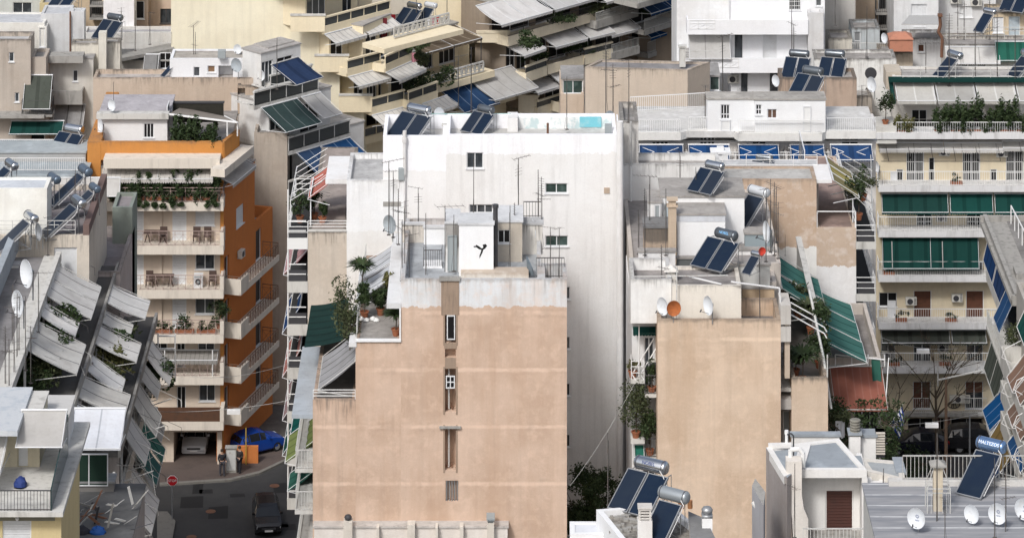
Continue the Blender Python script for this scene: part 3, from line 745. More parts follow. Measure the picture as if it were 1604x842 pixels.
# ---- people (small, one continuous skinned body)
def person(loc,rz,label,top=(.03,.03,.035),legs=(.05,.05,.06),hair=(.03,.02,.015),arms=((.16,-.05,.95),(.2,-.28,1.05)),hh=1.72,stride=.12):
    e=empty('person',loc,label,'person',None,rz); e['_o']=(0,0,0)
    def skin(vs,es,rad,name,mat,parent,lev=1):
        me=bpy.data.meshes.new(name); me.from_pydata(vs,es,[]); o=bpy.data.objects.new(name,me); C.objects.link(o); o.parent=parent
        o.modifiers.new('s','SKIN'); sv=me.skin_vertices
        if not sv: 
            bm_=None
        for i,q in enumerate(rad): me.skin_vertices[0].data[i].radius=(q[0],q[1])
        me.skin_vertices[0].data[0].use_root=True
        o.modifiers.new('u','SUBSURF').levels=lev; o.modifiers['u'].render_levels=lev
        bpy.context.view_layer.update()
        dg=bpy.context.evaluated_depsgraph_get(); m2=bpy.data.meshes.new_from_object(o.evaluated_get(dg)); o.modifiers.clear(); o.data=m2
        m2.materials.clear(); m2.materials.append(mat); 
        for p in m2.polygons: p.use_smooth=True
        return o
    sk_=simple('skin',(.45,.28,.2),.6); k=hh/1.72
    vs=[(0,0,.95),(0,0,1.15),(0,0,1.38),(0,0,1.5),(0,-.01,1.6),(0,-.015,1.7)]; es=[(0,1),(1,2),(2,3),(3,4),(4,5)]; rad=[(.16,.11),(.14,.1),(.17,.11),(.055,.055),(.085,.1),(.07,.08)]
    for s in(-1,1):
        i=len(vs); vs+=[(s*.1,0,.9),(s*.11,-stride*s*.4-.02,.5),(s*.11,stride*s*-.7,.09),(s*.12,stride*s*-.7-.13,.05)]; es+=[(0,i),(i,i+1),(i+1,i+2),(i+2,i+3)]; rad+=[(.1,.1),(.065,.065),(.045,.05),(.045,.035)]
        i=len(vs); a=arms[0 if s<0 else 1]; vs+=[(s*.2,0,1.4),(s*.25,.03,1.15),(s*a[0],a[1],a[2]),(s*a[0]*.97,a[1]-.08,a[2]-.06)]; es+=[(2,i),(i,i+1),(i+1,i+2),(i+2,i+3)]; rad+=[(.065,.065),(.05,.05),(.035,.035),(.04,.025)]
    vs=[(a*k,b*k,c*k) for a,b,c in vs]
    skin(vs,es,rad,'body',sk_,e)
    # clothes: slightly larger shells
    vs2=[vs[0],vs[1],vs[2],vs[3]]; es2=[(0,1),(1,2),(2,3)]; r2=[(.18,.13),(.165,.125),(.19,.13),(.08,.08)]
    for s in(-1,1):
        b0=6+(0 if s<0 else 8)+4; i=len(vs2); vs2+=[vs[b0],vs[b0+1],vs[b0+2]]; es2+=[(2,i),(i,i+1),(i+1,i+2)]; r2+=[(.085,.085),(.07,.07),(.055,.055)]
    skin(vs2,es2,r2,'jacket',simple('jacket_cloth',top,.9),e)
    vs3=[vs[0]]; es3=[]; r3=[(.175,.125)]
    for s in(-1,1):
        b0=6+(0 if s<0 else 8); i=len(vs3); vs3+=[vs[b0],vs[b0+1],vs[b0+2],vs[b0+3]]; es3+=[(0,i),(i,i+1),(i+1,i+2),(i+2,i+3)]; r3+=[(.115,.115),(.085,.085),(.07,.065),(.06,.05)]
    skin(vs3,es3,r3,'trousers',simple('trouser_cloth',legs,.9),e)
    h=MB(); h.lathe((0,.01,1.60*k),[(.07,0),(.108,.04),(.112,.1),(.09,.16),(.04,.19)],12); h.build('hair',simple('hair',hair,.7),e,smooth=True)
    f=MB(); f.b(-.012,.012,-.13,-.09,1.6*k,1.635*k)
    f.build('nose',sk_,e)
    return e
def FrG(p,q,Z):
    a=G(p[0],p[1],Z); b=G(q[0],q[1],Z); f=Fr((a.x,a.y),(b.x-a.x,b.y-a.y)); f.w=((b-a).xy).length; return f
def polyprism(B,px,Z,zb,wall,roof,par=.3,front=(0,),name='wall'):
    """px: roof outline in order seen from above counter-clockwise starting at the near left corner, as picture rows on level Z. returns facades"""
    P=[G(u,v,Z) if not isinstance(u,V) else u for u,v in px]; n=len(P); facs=[]
    ops={}
    b=MB()
    for i in range(n):
        a,c=P[i],P[(i+1)%n]; fr=Fr((a.x,a.y),(c.x-a.x,c.y-a.y)); fa=Fac(B.root,fr,(c-a).xy.length,zb,Z); facs.append(fa)
    def fin():
        for fa in facs: holes(b,fa.fr,0,fa.w,zb,Z,fa.ops)
        c=sum(P,V())/n; 
        if par>0:
            I=[]
            for i in range(n):
                d1=(P[i]-P[i-1]).xy.normalized(); d2=(P[(i+1)%n]-P[i]).xy.normalized(); 
                n1=V((-d1.y,d1.x)); n2=V((-d2.y,d2.x)); m=(n1+n2); m=m/max(.3,m.dot(n1)) ; I.append(P[i]+V((m.x,m.y,0))*.22)
            for i in range(n):
                j=(i+1)%n; b.face([P[i],P[j],I[j],I[i]]); b.face([I[i],I[j],I[j]-V((0,0,par)),I[i]-V((0,0,par))])
            r=MB(); r.face([q-V((0,0,par)) for q in I])
        else: r=MB(); r.face([q+V((0,0,.012)) for q in P]); b.face([q for q in P])
        b.build(name,wall,B.root); r.build('roof',roof,B.root)
    B.fin=getattr(B,'fin',[]); B.fin.append(fin); return facs
_od=Bld.done
def _done(s):
    _od(s)
    for f in getattr(s,'fin',[]): f()
Bld.done=_done
def ribbon(B,P,z0,z1,t,mat,name='ledge',lab=None):
    """upright band following the plan polyline P"""
    b=MB(); n=len(P)
    for i in range(n-1):
        a,c=V(P[i]).xy,V(P[i+1]).xy; d=(c-a).normalized(); q=V((-d.y,d.x))*t
        b.box8([V((*p,z0)) for p in (a,c,c+q,a+q)]+[V((*p,z1)) for p in (a,c,c+q,a+q)])
    return B.part(b,name,mat,lab)
# ================================================================ A: front peach building
P_peach=(.585,.44,.345)
zt=PZ(437,200); 
A=Bld('apartment_building','tall peach blank gable with a white painted parapet and a narrow central light shaft',(PX(690,200),200,0))
band=(PZ(668,200),2.97)
wA=plaster(P_peach,.35,PZ(437,200),band,(PZ(480,200),(.70,.72,.74)),blot=1.25)
wA2=plaster(P_peach,.4,PZ(533,200),band,drip=.6,blot=1.25)
wA3=plaster(P_peach,.8,PZ(625,200)+.1,band,drip=2.1,grime=(.16,.14,.12),blot=1.25)
rfA=roofm((.40,.42,.44),.5,1)
a1=A.block(628,848,437,200,10.2,.75,wA,rfA); a1b=A.block(848,888,437,200,2.6,.75,wA,rfA)
a2=A.block(557,628,533,200,13.8,.02,wA2,roofm((.34,.32,.30),.6,2))
a3=A.block(490,557,625,200,13.8,.02,wA3,roofm((.16,.15,.14),.6,3))
f=a1.f
# light shaft
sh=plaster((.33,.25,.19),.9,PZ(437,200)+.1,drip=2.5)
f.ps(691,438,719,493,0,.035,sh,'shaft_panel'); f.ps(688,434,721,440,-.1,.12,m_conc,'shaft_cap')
for (v0,v1,nn) in ((493,537,0),(577,645,1),(668,736,2),):
    x0,z0,x1,z1=f.Rp(697,v0,714,v1); f.opening(x0,z0,x1,z1,.9)
    b=MB(); fr=f.fr
    b.bx(fr,x0-.09,x0,-.02,.025,z0-.12,z1+.1); b.bx(fr,x1,x1+.09,-.02,.025,z0-.12,z1+.1); A.part(b,'shaft_frame',sh)
    if nn==0: f.win(x0+.1,z0+.2,x1-.04,z1,1,gm=m_black,cut=False,name='window')
    b=MB(); b.tube(fr.W(x0+.2,-.35,z0+.05),fr.W(x0+.2,-.35,z1-.05),.05,8); A.part(b,'drain_pipe',m_rail)
    if nn==1: f.win(x0+.05,z1-1.0,x1-.05,z1-.35,2,cut=False,tr=.5,gm=m_black)
    b=MB(); r_=random.Random(nn)
    for i in range(6): xx=x0+r_.random()*(x1-x0); b.tube(fr.W(xx,-.3,z0+.02),fr.W(xx+r_.uniform(-.2,.2),-.4,z0+r_.uniform(.15,.4)),.02,4)
    A.part(b,'rubble',m_rust)
f.ps(688,668,722,671,0,.15,m_conc,'ledge')
x0,z0,x1,z1=f.Rp(697,545,714,560); f.opening(x0,z0,x1,z1,.5); f.ps(696,537,715,546,0,.03,sh,'shaft_panel'); f.ps(697,560,714,577,0,.02,sh,'shaft_panel')
x0,z0,x1,z1=f.Rp(698,752,718,784); f.opening(x0,z0,x1,z1,.3)
b=MB(); 
for i in range(5): xx=x0+.06+(x1-x0-.12)*i/4; b.bx(f.fr,xx-.025,xx+.025,-.12,-.03,z0,z1)
A.part(b,'vent_louvre',m_steel)
# brown repair stain round the vent bottom is a thin rendered patch
def patch(fac,pts,mat,name='render_patch',o=.006,root=None):
    fr=fac.fr; b=MB(); P=[(fr.x(u),fr.z(u,v)) for u,v in pts]; n=len(P)
    b.face([fr.W(x,o,z) for x,z in P][::-1])
    for i in range(n):
        (xa,za),(xb,zb)=P[i],P[(i+1)%n]; b.face([fr.W(xa,0,za),fr.W(xb,0,zb),fr.W(xb,o,zb),fr.W(xa,o,za)])
    return b.build(name,mat,root or fac.root)
# roof of A
zr=zt-.75
def prot(B,u0,u1,v0,v1,Zb,depth,wall,roof,par=0,Y1=None,name='penthouse_wall'):
    """hut on a flat roof at level Zb: its base row v1 gives the distance, v0 its front top edge"""
    Y=(H-Zb)*F/(v1-VH); fr=FrP(u0,Y,u1,Y1); z1=PZ(v0,Y)
    return B.blockm(fr,0,fr.w,Zb,z1,depth,par,wall,roof,name)
wht=plaster((.80,.81,.82),.15,None,blot=.4); whd=plaster((.70,.70,.69),.55,PZ(360,206)); crm=plaster((.52,.47,.40),.6,None)
h1=prot(A,719,773,352,432,zr,1.7,wht,roofm((.62,.63,.64),.3,5)); 
# black leaping figure painted on the hut wall
fig=[(746,383),(751,386),(755,389),(757,387),(756,383),(761,382),(763,385),(760,389),(757,391),(756,395),(753,401),(751,405),(751,400),(753,395),(754,391),(750,390),(746,387),(742,387),(742,385),(745,385)]
fo=patch(h1.f,fig,simple('black_paint',(.01,.01,.01),.9),'painted_figure',.004)
h2=prot(A,698,719,350,426,zr,2.2,whd,roofm((.62,.63,.64),.3,5),name='penthouse_wall')
x0,z0,x1,z1=h2.f.Rp(701,368,716,424); h2.f.win(x0,z0,x1,z1,1,fm=m_grcurt,gm=m_grcurt,cut=False,name='door')
h3=prot(A,776,818,348,410,zr,2.6,crm,roofm((.62,.63,.64),.3,6)); x0,z0,x1,z1=h3.f.Rp(780,360,799,381); h3.f.win(x0,z0,x1,z1,2,gm=m_black)
h4=prot(A,818,850,352,398,zr,1.0,plaster((.68,.67,.64),.6,PZ(352,206)),roofm((.5,.5,.5),.5,7))
h5=prot(A,664,700,357,383,zr,.2,wht,roofm((.6,.6,.6),.3,8)); h6=prot(A,630,664,352,380,zr,.2,plaster((.70,.67,.62),.8,PZ(352,208)),roofm((.6,.6,.6),.3,8))
b=MB(); q=G(776,427,zr); b.tube(q,q+V((0,0,3.5)),.13,10); b.tube(q+V((0,0,3.45)),q+V((0,0,3.62)),.17,10); A.part(b,'flue_pipe',rusty('black_flue',(.06,.06,.065),(.1,.08,.07),.5))
# low rooftop hatch with its little guard
q=G(678,420,zr); b=MB(); b.b(q.x-.5,q.x+.5,q.y,q.y+1.0,zr,zr+.12); ho=A.part(b,'roof_hatch',wht)
b=MB(); 
for i in range(9): b.b(q.x-.48+i*.118,q.x-.46+i*.118,q.y+.02,q.y+.04,zr+.12,zr+.95)
b.b(q.x-.5,q.x+.5,q.y+.01,q.y+.05,zr+.93,zr+.97)
for xx in(-.5,.47): b.b(q.x+xx,q.x+xx+.03,q.y+.0,q.y+.03,zr+.1,zr+1.1); b.b(q.x+xx,q.x+xx+.03,q.y+.03,q.y+.95,zr+.93,zr+.97)
b.build('hatch_guard',m_drail,ho)
b=MB(); fr5=FrP(781,206.5,824); g=h1.f.grille(0,fr5.w,0,zr,zr+.95,m_drail,'bars',fr=fr5); A.part(g,'railing',m_drail)
fr5=FrP(840,202.0,884); g=h1.f.grille(0,fr5.w,0,zr+.2,zr+1.2,m_drail,'bars',fr=fr5); A.part(g,'railing',m_drail)
b=MB(); b.box8([PT(826,429,203),PT(834,432,202.2),PT(836,432,202.3),PT(828,429,203.1),PT(824,401,203),PT(833,421,202.2),PT(835,421,202.3),PT(826,401,203.1)]); A.part(b,'gate_panel',rusty('blue_gate',(.18,.22,.25),(.1,.1,.1)))
fr5=FrP(820,209,848); g=h1.f.grille(0,fr5.w,0,zr+1.2,zr+2.0,m_drail,'bars',fr=fr5); A.part(g,'railing',m_drail)
# raised kerb and the walkway at the hut
b=MB(); b.b(PX(722,202.6),PX(828,202.6),202.2,203.2,zr,zr+.35); A.part(b,'step',plaster((.66,.62,.56),.9,zr+.36,grime=(.42,.34,.27)))
# --- left street side of A: terraces with set-backs
X628=PX(628,200); X557=PX(557,200); X490=PX(490,200)
sl=plaster((.64,.65,.66),.5)
b=MB(); b.b(X628-.75,X628-.003,199.95,211.5,PZ(478,200)-.15,PZ(478,200)+.12); A.part(b,'roof_overhang',sl)
# upper terrace (floor at row 533)
zB=PZ(533,200)-.02
L1=a1.l; D=13.8
def ly(Y,k=a1): return 10.2-(Y-200)
L1.win(ly(206),zB+.05,ly(202.5),zB+2.2,3,dep=.1,gm=m_glass); L1.win(ly(209.8),zB+.05,ly(207.2),zB+2.2,2,dep=.1)
m_fw=fabric((.55,.57,.60),(.10,.11,.12),.95,.4,.035); m_fg=fabric((.36,.36,.37),(.12,.12,.12),1.0,.45,.035)
for (ya,yb,dz) in ((208.0,211.0,.2),(205.2,207.8,.0)):
    L1.awn(ly(yb),ly(ya),PZ(385,211)+.05-dz*0,1.75,1.05,m_fw,o0=.78,val=0,scal=False)
# terrace railings on the gable edge and street edge
m_tw=m_wrail
def rail_run(B,p,q,z0,z1,mat,kind='bars',sp=.14):
    fr=Fr((p[0],p[1]),(q[0]-p[0],q[1]-p[1])); L=math.hypot(q[0]-p[0],q[1]-p[1])
    g=Fac(B.root,fr,L,0,1).grille(0,L,0,z0,z1,mat,kind,sp=sp); return B.part(g,'railing',mat)
b=MB(); b.b(X557+.0,X628+.01,199.9,200.1,zB-.02,zB+.1); b.b(X628-.08,X628+.0,199.92,200.05,zB+.1,PZ(478,200)-.15); A.part(b,'terrace_kerb',wht)
rail_run(A,(X557+.05,213),(X557+.05,200.1),zB,zB+.9,m_rail,'tube')
b=MB()
for vv in (452,468,486): 
    Y_=207; b.tube((X557+.05,Y_,PZ(vv,Y_)),(X628-.3,Y_,PZ(vv-3,Y_)),.02,4)
for Y_ in (201,207): b.tube((X557+.05,Y_,zB),(X557+.05,Y_,PZ(440,207)),.025,5)
b.tube((X557+.05,201,PZ(440,207)),(X557+.05,209.5,PZ(440,207)),.025,5); A.part(b,'pergola_frame',m_rail)
# lower terrace (floor at row 625)
zC=PZ(625,200)-.02
L2=a2.l
ly=lambda Y: 13.8-(Y-200)
L2.win(ly(205),zC+.02,ly(201.5),zC+2.2,2,dep=.12,gm=m_black); L2.win(ly(210),zC+.02,ly(207),zC+2.2,3,dep=.12,gm=m_black)
L2.awn(ly(205.6),ly(200.5),PZ(521,205.5)+.2,1.95,1.5,m_fg,val=.1,scal=False,am=m_rail)
L2.awn(ly(212.8),ly(206),zC+1.05,2.1,.4,fabric((.012,.05,.045),None,1,.3),o0=.9,val=0,scal=False,arms=False,lab='dark green cloth cover')
b=MB(); b.b(X557-.35,X557+.05,199.95,206,zB-.3,zB-.06); A.part(b,'terrace_edge',plaster((.66,.66,.66),.4))
rail_run(A,(X490+.02,200.05),(X557-.02,200.05),zC+.02,zC+.5,m_wrail,'tube'); 
# side wall of lower terrace: weathered grey street-side slab
b=MB(); b.b(PX(457,200),X490-.003,200.0,210.3,PZ(655,200),PZ(655,200)+.2); A.part(b,'balcony',plaster((.38,.42,.46),.95,None,grime=(.12,.11,.11)),'grey weathered balcony roof slab')
# end-on balconies under it on the street side
L3=a3.l
def lyy(Y): return 13.8-(Y-200)
def lm(Y): return 13.8-(Y-200)
for v,gm_ in ((728,1),(793,2)):
    z=PZ(v+8,200); 
    L3.balc(lyy(211),lyy(200.2),z,.95,'fine',.95,.2,m_concl,m_rail)
L3.balc(lyy(211),lyy(200.2),PZ(890,200),.95,'fine',.95,.2,m_concl,m_rail)
for v in (728,793,860): 
    z=PZ(v+8,200); L3.win(lyy(204.5),z+.02,lyy(201.3),z+2.2,2,dep=.15,gm=m_black); L3.win(lyy(209.5),z+.02,lyy(206.5),z+2.2,2,dep=.15,gm=m_black)
m_green=fabric((.02,.14,.10),None,.9,.3); m_green2=fabric((.045,.085,.085),(.2,.25,.25),1.0,.4,.02); m_dgreen=fabric((.008,.07,.06),None,1.,.2); m_sage=fabric((.075,.085,.073),None,1,.4)
m_blue=fabric((.012,.065,.18),(.2,.3,.45),1.25,.25,.015); m_navy=fabric((.015,.045,.13),None,1.3,.3); m_blue2=fabric((.025,.10,.25),(.25,.35,.5),1.1,.25,.02)
m_redst=fabric((.30,.07,.08),(.45,.42,.42),.3,.3,.18); m_pinkst=fabric((.50,.14,.10),(.3,.07,.05),.9,.25,.03)
m_grey=fabric((.42,.41,.40),(.62,.62,.61),1.05,.4,.02); m_greyd=fabric((.30,.30,.30),(.12,.12,.12),1.0,.45,.03); m_pale=fabric((.58,.57,.55),(.38,.37,.36),1.2,.35,.02)
m_olive=fabric((.34,.29,.10),(.55,.5,.3),1.,.3,.03); m_brownc=fabric((.14,.11,.08),(.3,.26,.2),1.1,.35,.03); m_orange=fabric((.42,.10,.045),(.47,.14,.08),.42,.3,.06); m_lime=fabric((.2,.26,.06),None,1,.3)
L3.awn(lyy(206),lyy(203.5),PZ(757,204)+.9,1.5,1.1,m_green,val=.1,scal=False,lab='bright green side awning')
L3.awn(lyy(211),lyy(207),PZ(690,206)+.8,1.6,1.2,m_dgreen,val=.1,scal=False)
L3.awn(lyy(207),lyy(203),PZ(690,204)+.4,1.6,1.2,m_lime,val=.1,scal=False,lab='faded lime green awning')
A.done()
# ================================================================ neighbour behind A on the left: beige wall, white upper storey, balconies seen end-on
N=Bld('apartment_building','stained beige corner block with white upper storey, behind the left of the peach gable',(PX(540,213.9),213.9,0))
wN=plaster((.56,.50,.43),.75,PZ(362,213.9),None,drip=1.); wN2=plaster((.74,.74,.73),.4,PZ(280,213.9),None,(PZ(362,213.9),(.78,.79,.80)),blot=.7)
n1=N.block(482,543,362,213.9,16,.02,wN,roofm((.35,.30,.27),.5,9)); n2=N.block(543,634,282,213.9,5.2,.3,wN2,roofm((.45,.45,.45),.5,10)); 
n1.f.slab(0,n1.f.w,n1.z1-.02,n1.z1+.06,-.2,.04,m_concl)
X482=PX(482,213.9); X543=PX(543,213.9)
rail_run(N,(X482+.02,214),(X543,214),n1.z1+.05,n1.z1+.55,m_wrail,'tube')
for i,v in enumerate((372,440,507,575,643,711,779)):
    z=PZ(v,214); k=n1.l; d_=16
    k.balc(d_-8,d_-.0,z,1.15,'tube' if i==0 else None,.9,.62,m_concl if i else m_wrail,m_wrail)
    b=MB(); b.bx(k.fr,d_-8,d_-.06,.02,1.1,z+.004,z+.02); N.part(b,'balcony_floor_shade',simple('painted_floor_shade',(.03,.03,.03),.9))  # thin dark sheet over the pale slab, shade put into its colour
    b=MB(); 
    for xx in (d_-.06,): b.tube(k.fr.W(xx,1.1,z),k.fr.W(xx,1.1,z+2.7),.05,5); b.tube(k.fr.W(xx,1.1,z+.95),k.fr.W(xx,.1,z+.95),.03,5); b.tube(k.fr.W(xx,1.1,z+.4),k.fr.W(xx,.1,z+.4),.03,5)
    N.part(b,'balcony_frame',m_wrail)
    b=MB(); b.bx(k.fr,d_-.1,d_-.08,.08,1.05,z,z+.62); N.part(b,'balcony_screen',m_dark)
    k.win(d_-4,z+.05,d_-1,z+2.2,3,dep=.15,gm=m_black)
n1.l.awn(16-8,16-3,PZ(370,219),1.5,1.5,m_redst,val=.1,scal=False,lab='red striped street awning')
for (v,m_,l_) in ((500,m_navy,'dark blue street awning'),(568,m_pinkst,None),(635,m_redst,None),(690,m_dgreen,None)):
    n1.l.awn(16-7,16-1.5,PZ(v-25,216),1.0,1.5,m_,o0=.5,val=.1,scal=False,lab=l_)
# top terrace: wall behind, pots, salmon awnings reaching left
n2.l.win(.3,n1.z1+.05,3,n1.z1+2.1,2,dep=.3,gm=m_black)
for i in range(2): n2.l.awn(.6+i*2.1,2.3+i*2.1,n1.z1+2.45,1.2,.9,m_pinkst,o0=1.0,val=.05,scal=False,lab='salmon striped awning')
b=MB(); b.b(X543-1.2,X543-.002,214.2,218.6,n1.z1+2.55,n1.z1+2.8); N.part(b,'roof_overhang',plaster((.72,.72,.72),.3))
b=MB()
for i in range(6):
    Y_=214.6+i*1.25; b.tube((X543-1.4,Y_,n1.z1+2.6),(X482-1.0,Y_,n1.z1+1.5),.02,4)
b.tube((X482-1.0,214.6,n1.z1+1.5),(X482-1.0,221,n1.z1+1.5),.03,4); b.tube((X482-1.0,214.6,n1.z1+1.5),(X482-1.0,214.6,n1.z1-.5),.03,4); N.part(b,'awning_arms',m_wrail)
n2.f.ps(600,316,628,323,0,.03,m_conc,'ledge')
N.done()
for i,(u,v,h_,w_,k_) in enumerate(((470,350,1.5,1.3,'bush'),(505,352,1.0,.5,'bush'),(492,346,1.2,.9,'bush'))):
    p=G(u,v-2,n1.z1); p.y=max(p.y,214.8)
    plant('potted_plant',tuple(p),['large dark shrub in a wide clay pot on the terrace beneath white awning arms','small plant in a terracotta pot at the edge of the salmon awning terrace','dark bushy plant between two pots on the salmon awning terrace'][i],h=h_,w=w_,n=260,seed=i+3)
# ================================================================ B: big white building
B2=Bld('apartment_building','large plain white building with few small dark windows and a brighter painted top',(PX(790,214),214,0))
wB1=plaster((.80,.80,.80),.25,None,None,(PZ(268,214),(.86,.87,.90)),blot=.35); wB2=plaster((.77,.77,.765),.55,None,None,(PZ(241,214),(.86,.87,.90)),blot=.4)
rB=roofm((.55,.54,.52),.35,11)
b1=B2.block(600,699,213,214,4.2,.75,wB1,rB); b2=B2.block(699,966,211,214,4.2,.8,wB2,rB)
f=b2.f
f.pw(731,239,757,264,n=2); f.pw(854,287,889,303,n=2,gm=glassm('green_glass',(.03,.05,.045),.1)); f.pw(854,369,890,386,n=2,gm=glassm('green_glass',(.03,.05,.045),.1)); f.pw(735,320,772,334,n=3)
f.ps(946,294,955,303,0,.05,rusty('vent_cover',(.45,.36,.28)),'vent_cover')
for v in (449,527,600,680): f.win(*f.Rp(884,v,893,v+20),n=1,gm=m_glass)
# pipes and the projecting shaft at the right corner
b=MB(); b.tube((PX(971,213.6),213.6,2),(PX(971,213.6),213.6,PZ(190,213.6)),.19,12); B2.part(b,'drain_pipe',plaster((.72,.72,.72),.3))
b=MB(); b.b(PX(967,214),PX(969,214),214,216,0,PZ(195,214)); B2.part(b,'wall_edge',wB2)
f1=b1.f; b=MB(); fr=f1.fr; x=fr.x(634); b.tube(fr.W(x,.12,PZ(272,214)),fr.W(x,.12,PZ(204,214)),.11,10); b.tube(fr.W(x,.1,PZ(500,214)),fr.W(x,.1,PZ(272,214)),.07,8); b.tube(fr.W(x,.12,PZ(215,214)),fr.W(x,.12,PZ(222,214)),.16,8); B2.part(b,'flue_pipe',plaster((.66,.66,.66),.3))
f1.ps(624,264,633,282,0,.25,m_grcurt,'meter_box')
zB2=PZ(205,218)
# back parapet with flaking paint and turquoise patch
b=MB(); b.b(PX(812,218.3),PX(962,218.3),217.93,218.45,zB2-.3,PZ(181,218.3)); pw_=B2.part(b,'parapet_wall',rusty('flaking_paint',(.74,.75,.74),(.34,.50,.52),.9,sc=1.6,lo=.5,hi=.6,amt=.6))
b=MB(); b.b(PX(908,217.9),PX(942,217.9),217.87,217.925,PZ(199,217.9),PZ(183,217.9)); B2.part(b,'painted_panel',rusty('turquoise_panel',(.18,.50,.58),(.5,.6,.6),.7,sc=2))
b=MB(); b.b(PX(795,218.3),PX(811,218.3),217.3,218.5,zB2-.3,PZ(177,218.3)); B2.part(b,'chimney',plaster((.72,.72,.71),.6))
b=MB(); b.b(PX(772,216),PX(962,216),215.7,216.0,zB2-.3,zB2+.12); B2.part(b,'kerb',plaster((.74,.73,.71),.6))
b=MB(); b.b(PX(640,217),PX(698,217),216.0,217.4,zB2-.2,zB2+.08); B2.part(b,'plinth',plaster((.74,.74,.74),.4))
fr5=FrP(664,218.1,800); g=f.grille(0,fr5.w,0,zB2,zB2+.95,m_drail,'tube',fr=fr5); B2.part(g,'railing',rusty('turquoise_rail',(.3,.48,.46),(.4,.4,.38)))
b=MB(); b.tube(PT(858,209,216)-V((0,0,0)),PT(858,193,216),.07,8); B2.part(b,'vent_pipe',m_rust)
b=MB(); p=PT(697,206,216.3); b.b(p.x-.13,p.x+.13,p.y-.13,p.y+.13,p.z-.2,p.z+.35); b.b(p.x-.18,p.x+.18,p.y-.18,p.y+.18,p.z+.35,p.z+.42); B2.part(b,'chimney',m_concl)
b=MB(); p=PT(953,209,215); b.b(p.x-.2,p.x+.2,p.y-.2,p.y+.2,p.z,p.z+.5); B2.part(b,'meter_box',m_grcurt)
B2.done()
# recessed wall and next block to the right of B
B3=Bld('apartment_building','pale grey blank wall with a long vertical drain beside the white building',(PX(1050,219),219,0))
wB3=plaster((.74,.74,.73),.4,PZ(256,219),None,blot=.6,drip=1.2)
k=B3.block(972,1128,257,219,2.2,.4,wB3,roofm((.4,.38,.36),.5,12))
b=MB(); fr=k.f.fr
for u in (988,): b.tube(fr.W(fr.x(u),.1,0),fr.W(fr.x(u),.1,PZ(190,219)),.08,8)
for v in range(322,820,83): b.bx(fr,fr.x(970),fr.x(992),.0,.13,PZ(v,219),PZ(v+2,219))
b.bx(fr,fr.x(976),fr.x(978),0,.12,0,PZ(200,219)); B3.part(b,'drain_pipe',wB3)
k2=B3.block(972,1000,190,219.5,4,.3,plaster((.62,.60,.57),.7,PZ(190,219.5)),None)
B3.done()
# ================================================================ C: right tan building
TAN=(.60,.47,.36)
Cb=Bld('apartment_building','tan rendered blank gable with a white stair block and rooftop huts at its head',(PX(1126,200),200,0))
wC=plaster(TAN,.5,PZ(500,200),(PZ(531,200),30.),blot=1.2,drip=.9); rC=roofm((.28,.26,.25),.6,21)
c1=Cb.block(1030,1223,500,200,3.4,.9,wC,rC)
zc=c1.z1-.9
wCr=plaster((.74,.70,.63),.35,PZ(447,200.9)+.1,blot=.4,drip=.6)
hC=Cb.blockm(FrP(1053,200.9,1161),0,(1161-1053)*200.9/F,zc,PZ(447,200.9),3.2,.15,wCr,rC,'penthouse_wall')
zH=hC.z1-.15
sC=Cb.block(988,1052,437,201.2,3.5,.6,plaster((.76,.76,.75),.4,PZ(437,201.2),drip=.7),rC,vb=506,name='penthouse_wall')
# white street bay with balconies below the stair block
c2=Cb.block(990,1030,504,203,11,.05,plaster((.70,.71,.72),.3),rC)
f=c2.f
f.ps(987,500,1031,507,-.2,.35,m_concl)
f.awn(f.fr.x(991),f.fr.x(1029),PZ(508,203),.3,.25,m_dgreen,val=.15,o0=.3,arms=False)
f.pw(1009,528,1024,604,n=2,gm=m_glass,name='door'); f.pw(1007,650,1020,698,n=2,gm=m_black,name='door'); f.pw(1006,724,1026,780,n=2,gm=m_black,name='door')
for v,rl in ((617,1),(716,1)): f.pb(1010,1030,v,1.4,rail='bars',rm=m_drail,mat=m_concl)
for v in (594,688): f.pb(988,1010,v,1.1,rail='tube' if v<600 else None,rm=m_wrail,mat=m_concl,th=.22)
f.awn(f.fr.x(992),f.fr.x(1009),PZ(690,203),.7,.35,m_green,val=.15,o0=.6)
b=MB(); 
for u in (990,1003): b.tube(PT(u,586,202),PT(u+34,530,202.8),.035,5); b.tube(PT(u,586,202),PT(u+6,595,201.9),.03,5)
b.tube(PT(1001,507,201.8),PT(1001,590,201.8),.03,5); Cb.part(b,'awning_arms',m_wrail)
f.pac(1019,584,.5,.8,.5)
# the roof deck behind with huts
c3=Cb.block(990,1216,441,204.6,16,.1,plaster((.50,.46,.42),.7,None),rC,name='wall')
z3=c3.z1-.1
def hut(u0,u1,v0,v1,dep,wall,roof=None,B=Cb,Z=None,par=0): return prot(B,u0,u1,v0,v1,z3 if Z is None else Z,dep,wall,roof or roofm((.36,.34,.32),.5,22),par)
w1=plaster((.78,.79,.80),.15,blot=.3); k=hut(1061,1136,337,410,3.,w1); k.f.ps(1061,337,1136,347,0,.02,plaster((.60,.63,.68),.5))
k=hut(1036,1166,309,392,3.2,plaster((.76,.76,.76),.3,blot=.4)); k.f.pw(1092,319,1106,336,n=2,gm=m_black); 
k.f.pw(1112,319,1132,341,n=1,fm=m_grcurt,gm=rusty('pale_blue_door',(.45,.52,.56),(.3,.3,.3)),cut=False,name='door'); k.f.pw(1041,319,1052,356,n=1,fm=m_grcurt,gm=rusty('pale_blue_door',(.45,.52,.56),(.3,.3,.3)),cut=False,name='door')
zh1=k.z1
k=hut(1016,1036,318,396,2.,plaster((.72,.72,.72),.5)); k.f.pw(1025,320,1034,342,n=1,gm=m_grcurt,cut=False)
k=hut(1009,1055,357,412,1.6,plaster((.45,.36,.28),.9,PZ(357,210)),roofm((.2,.2,.2)))
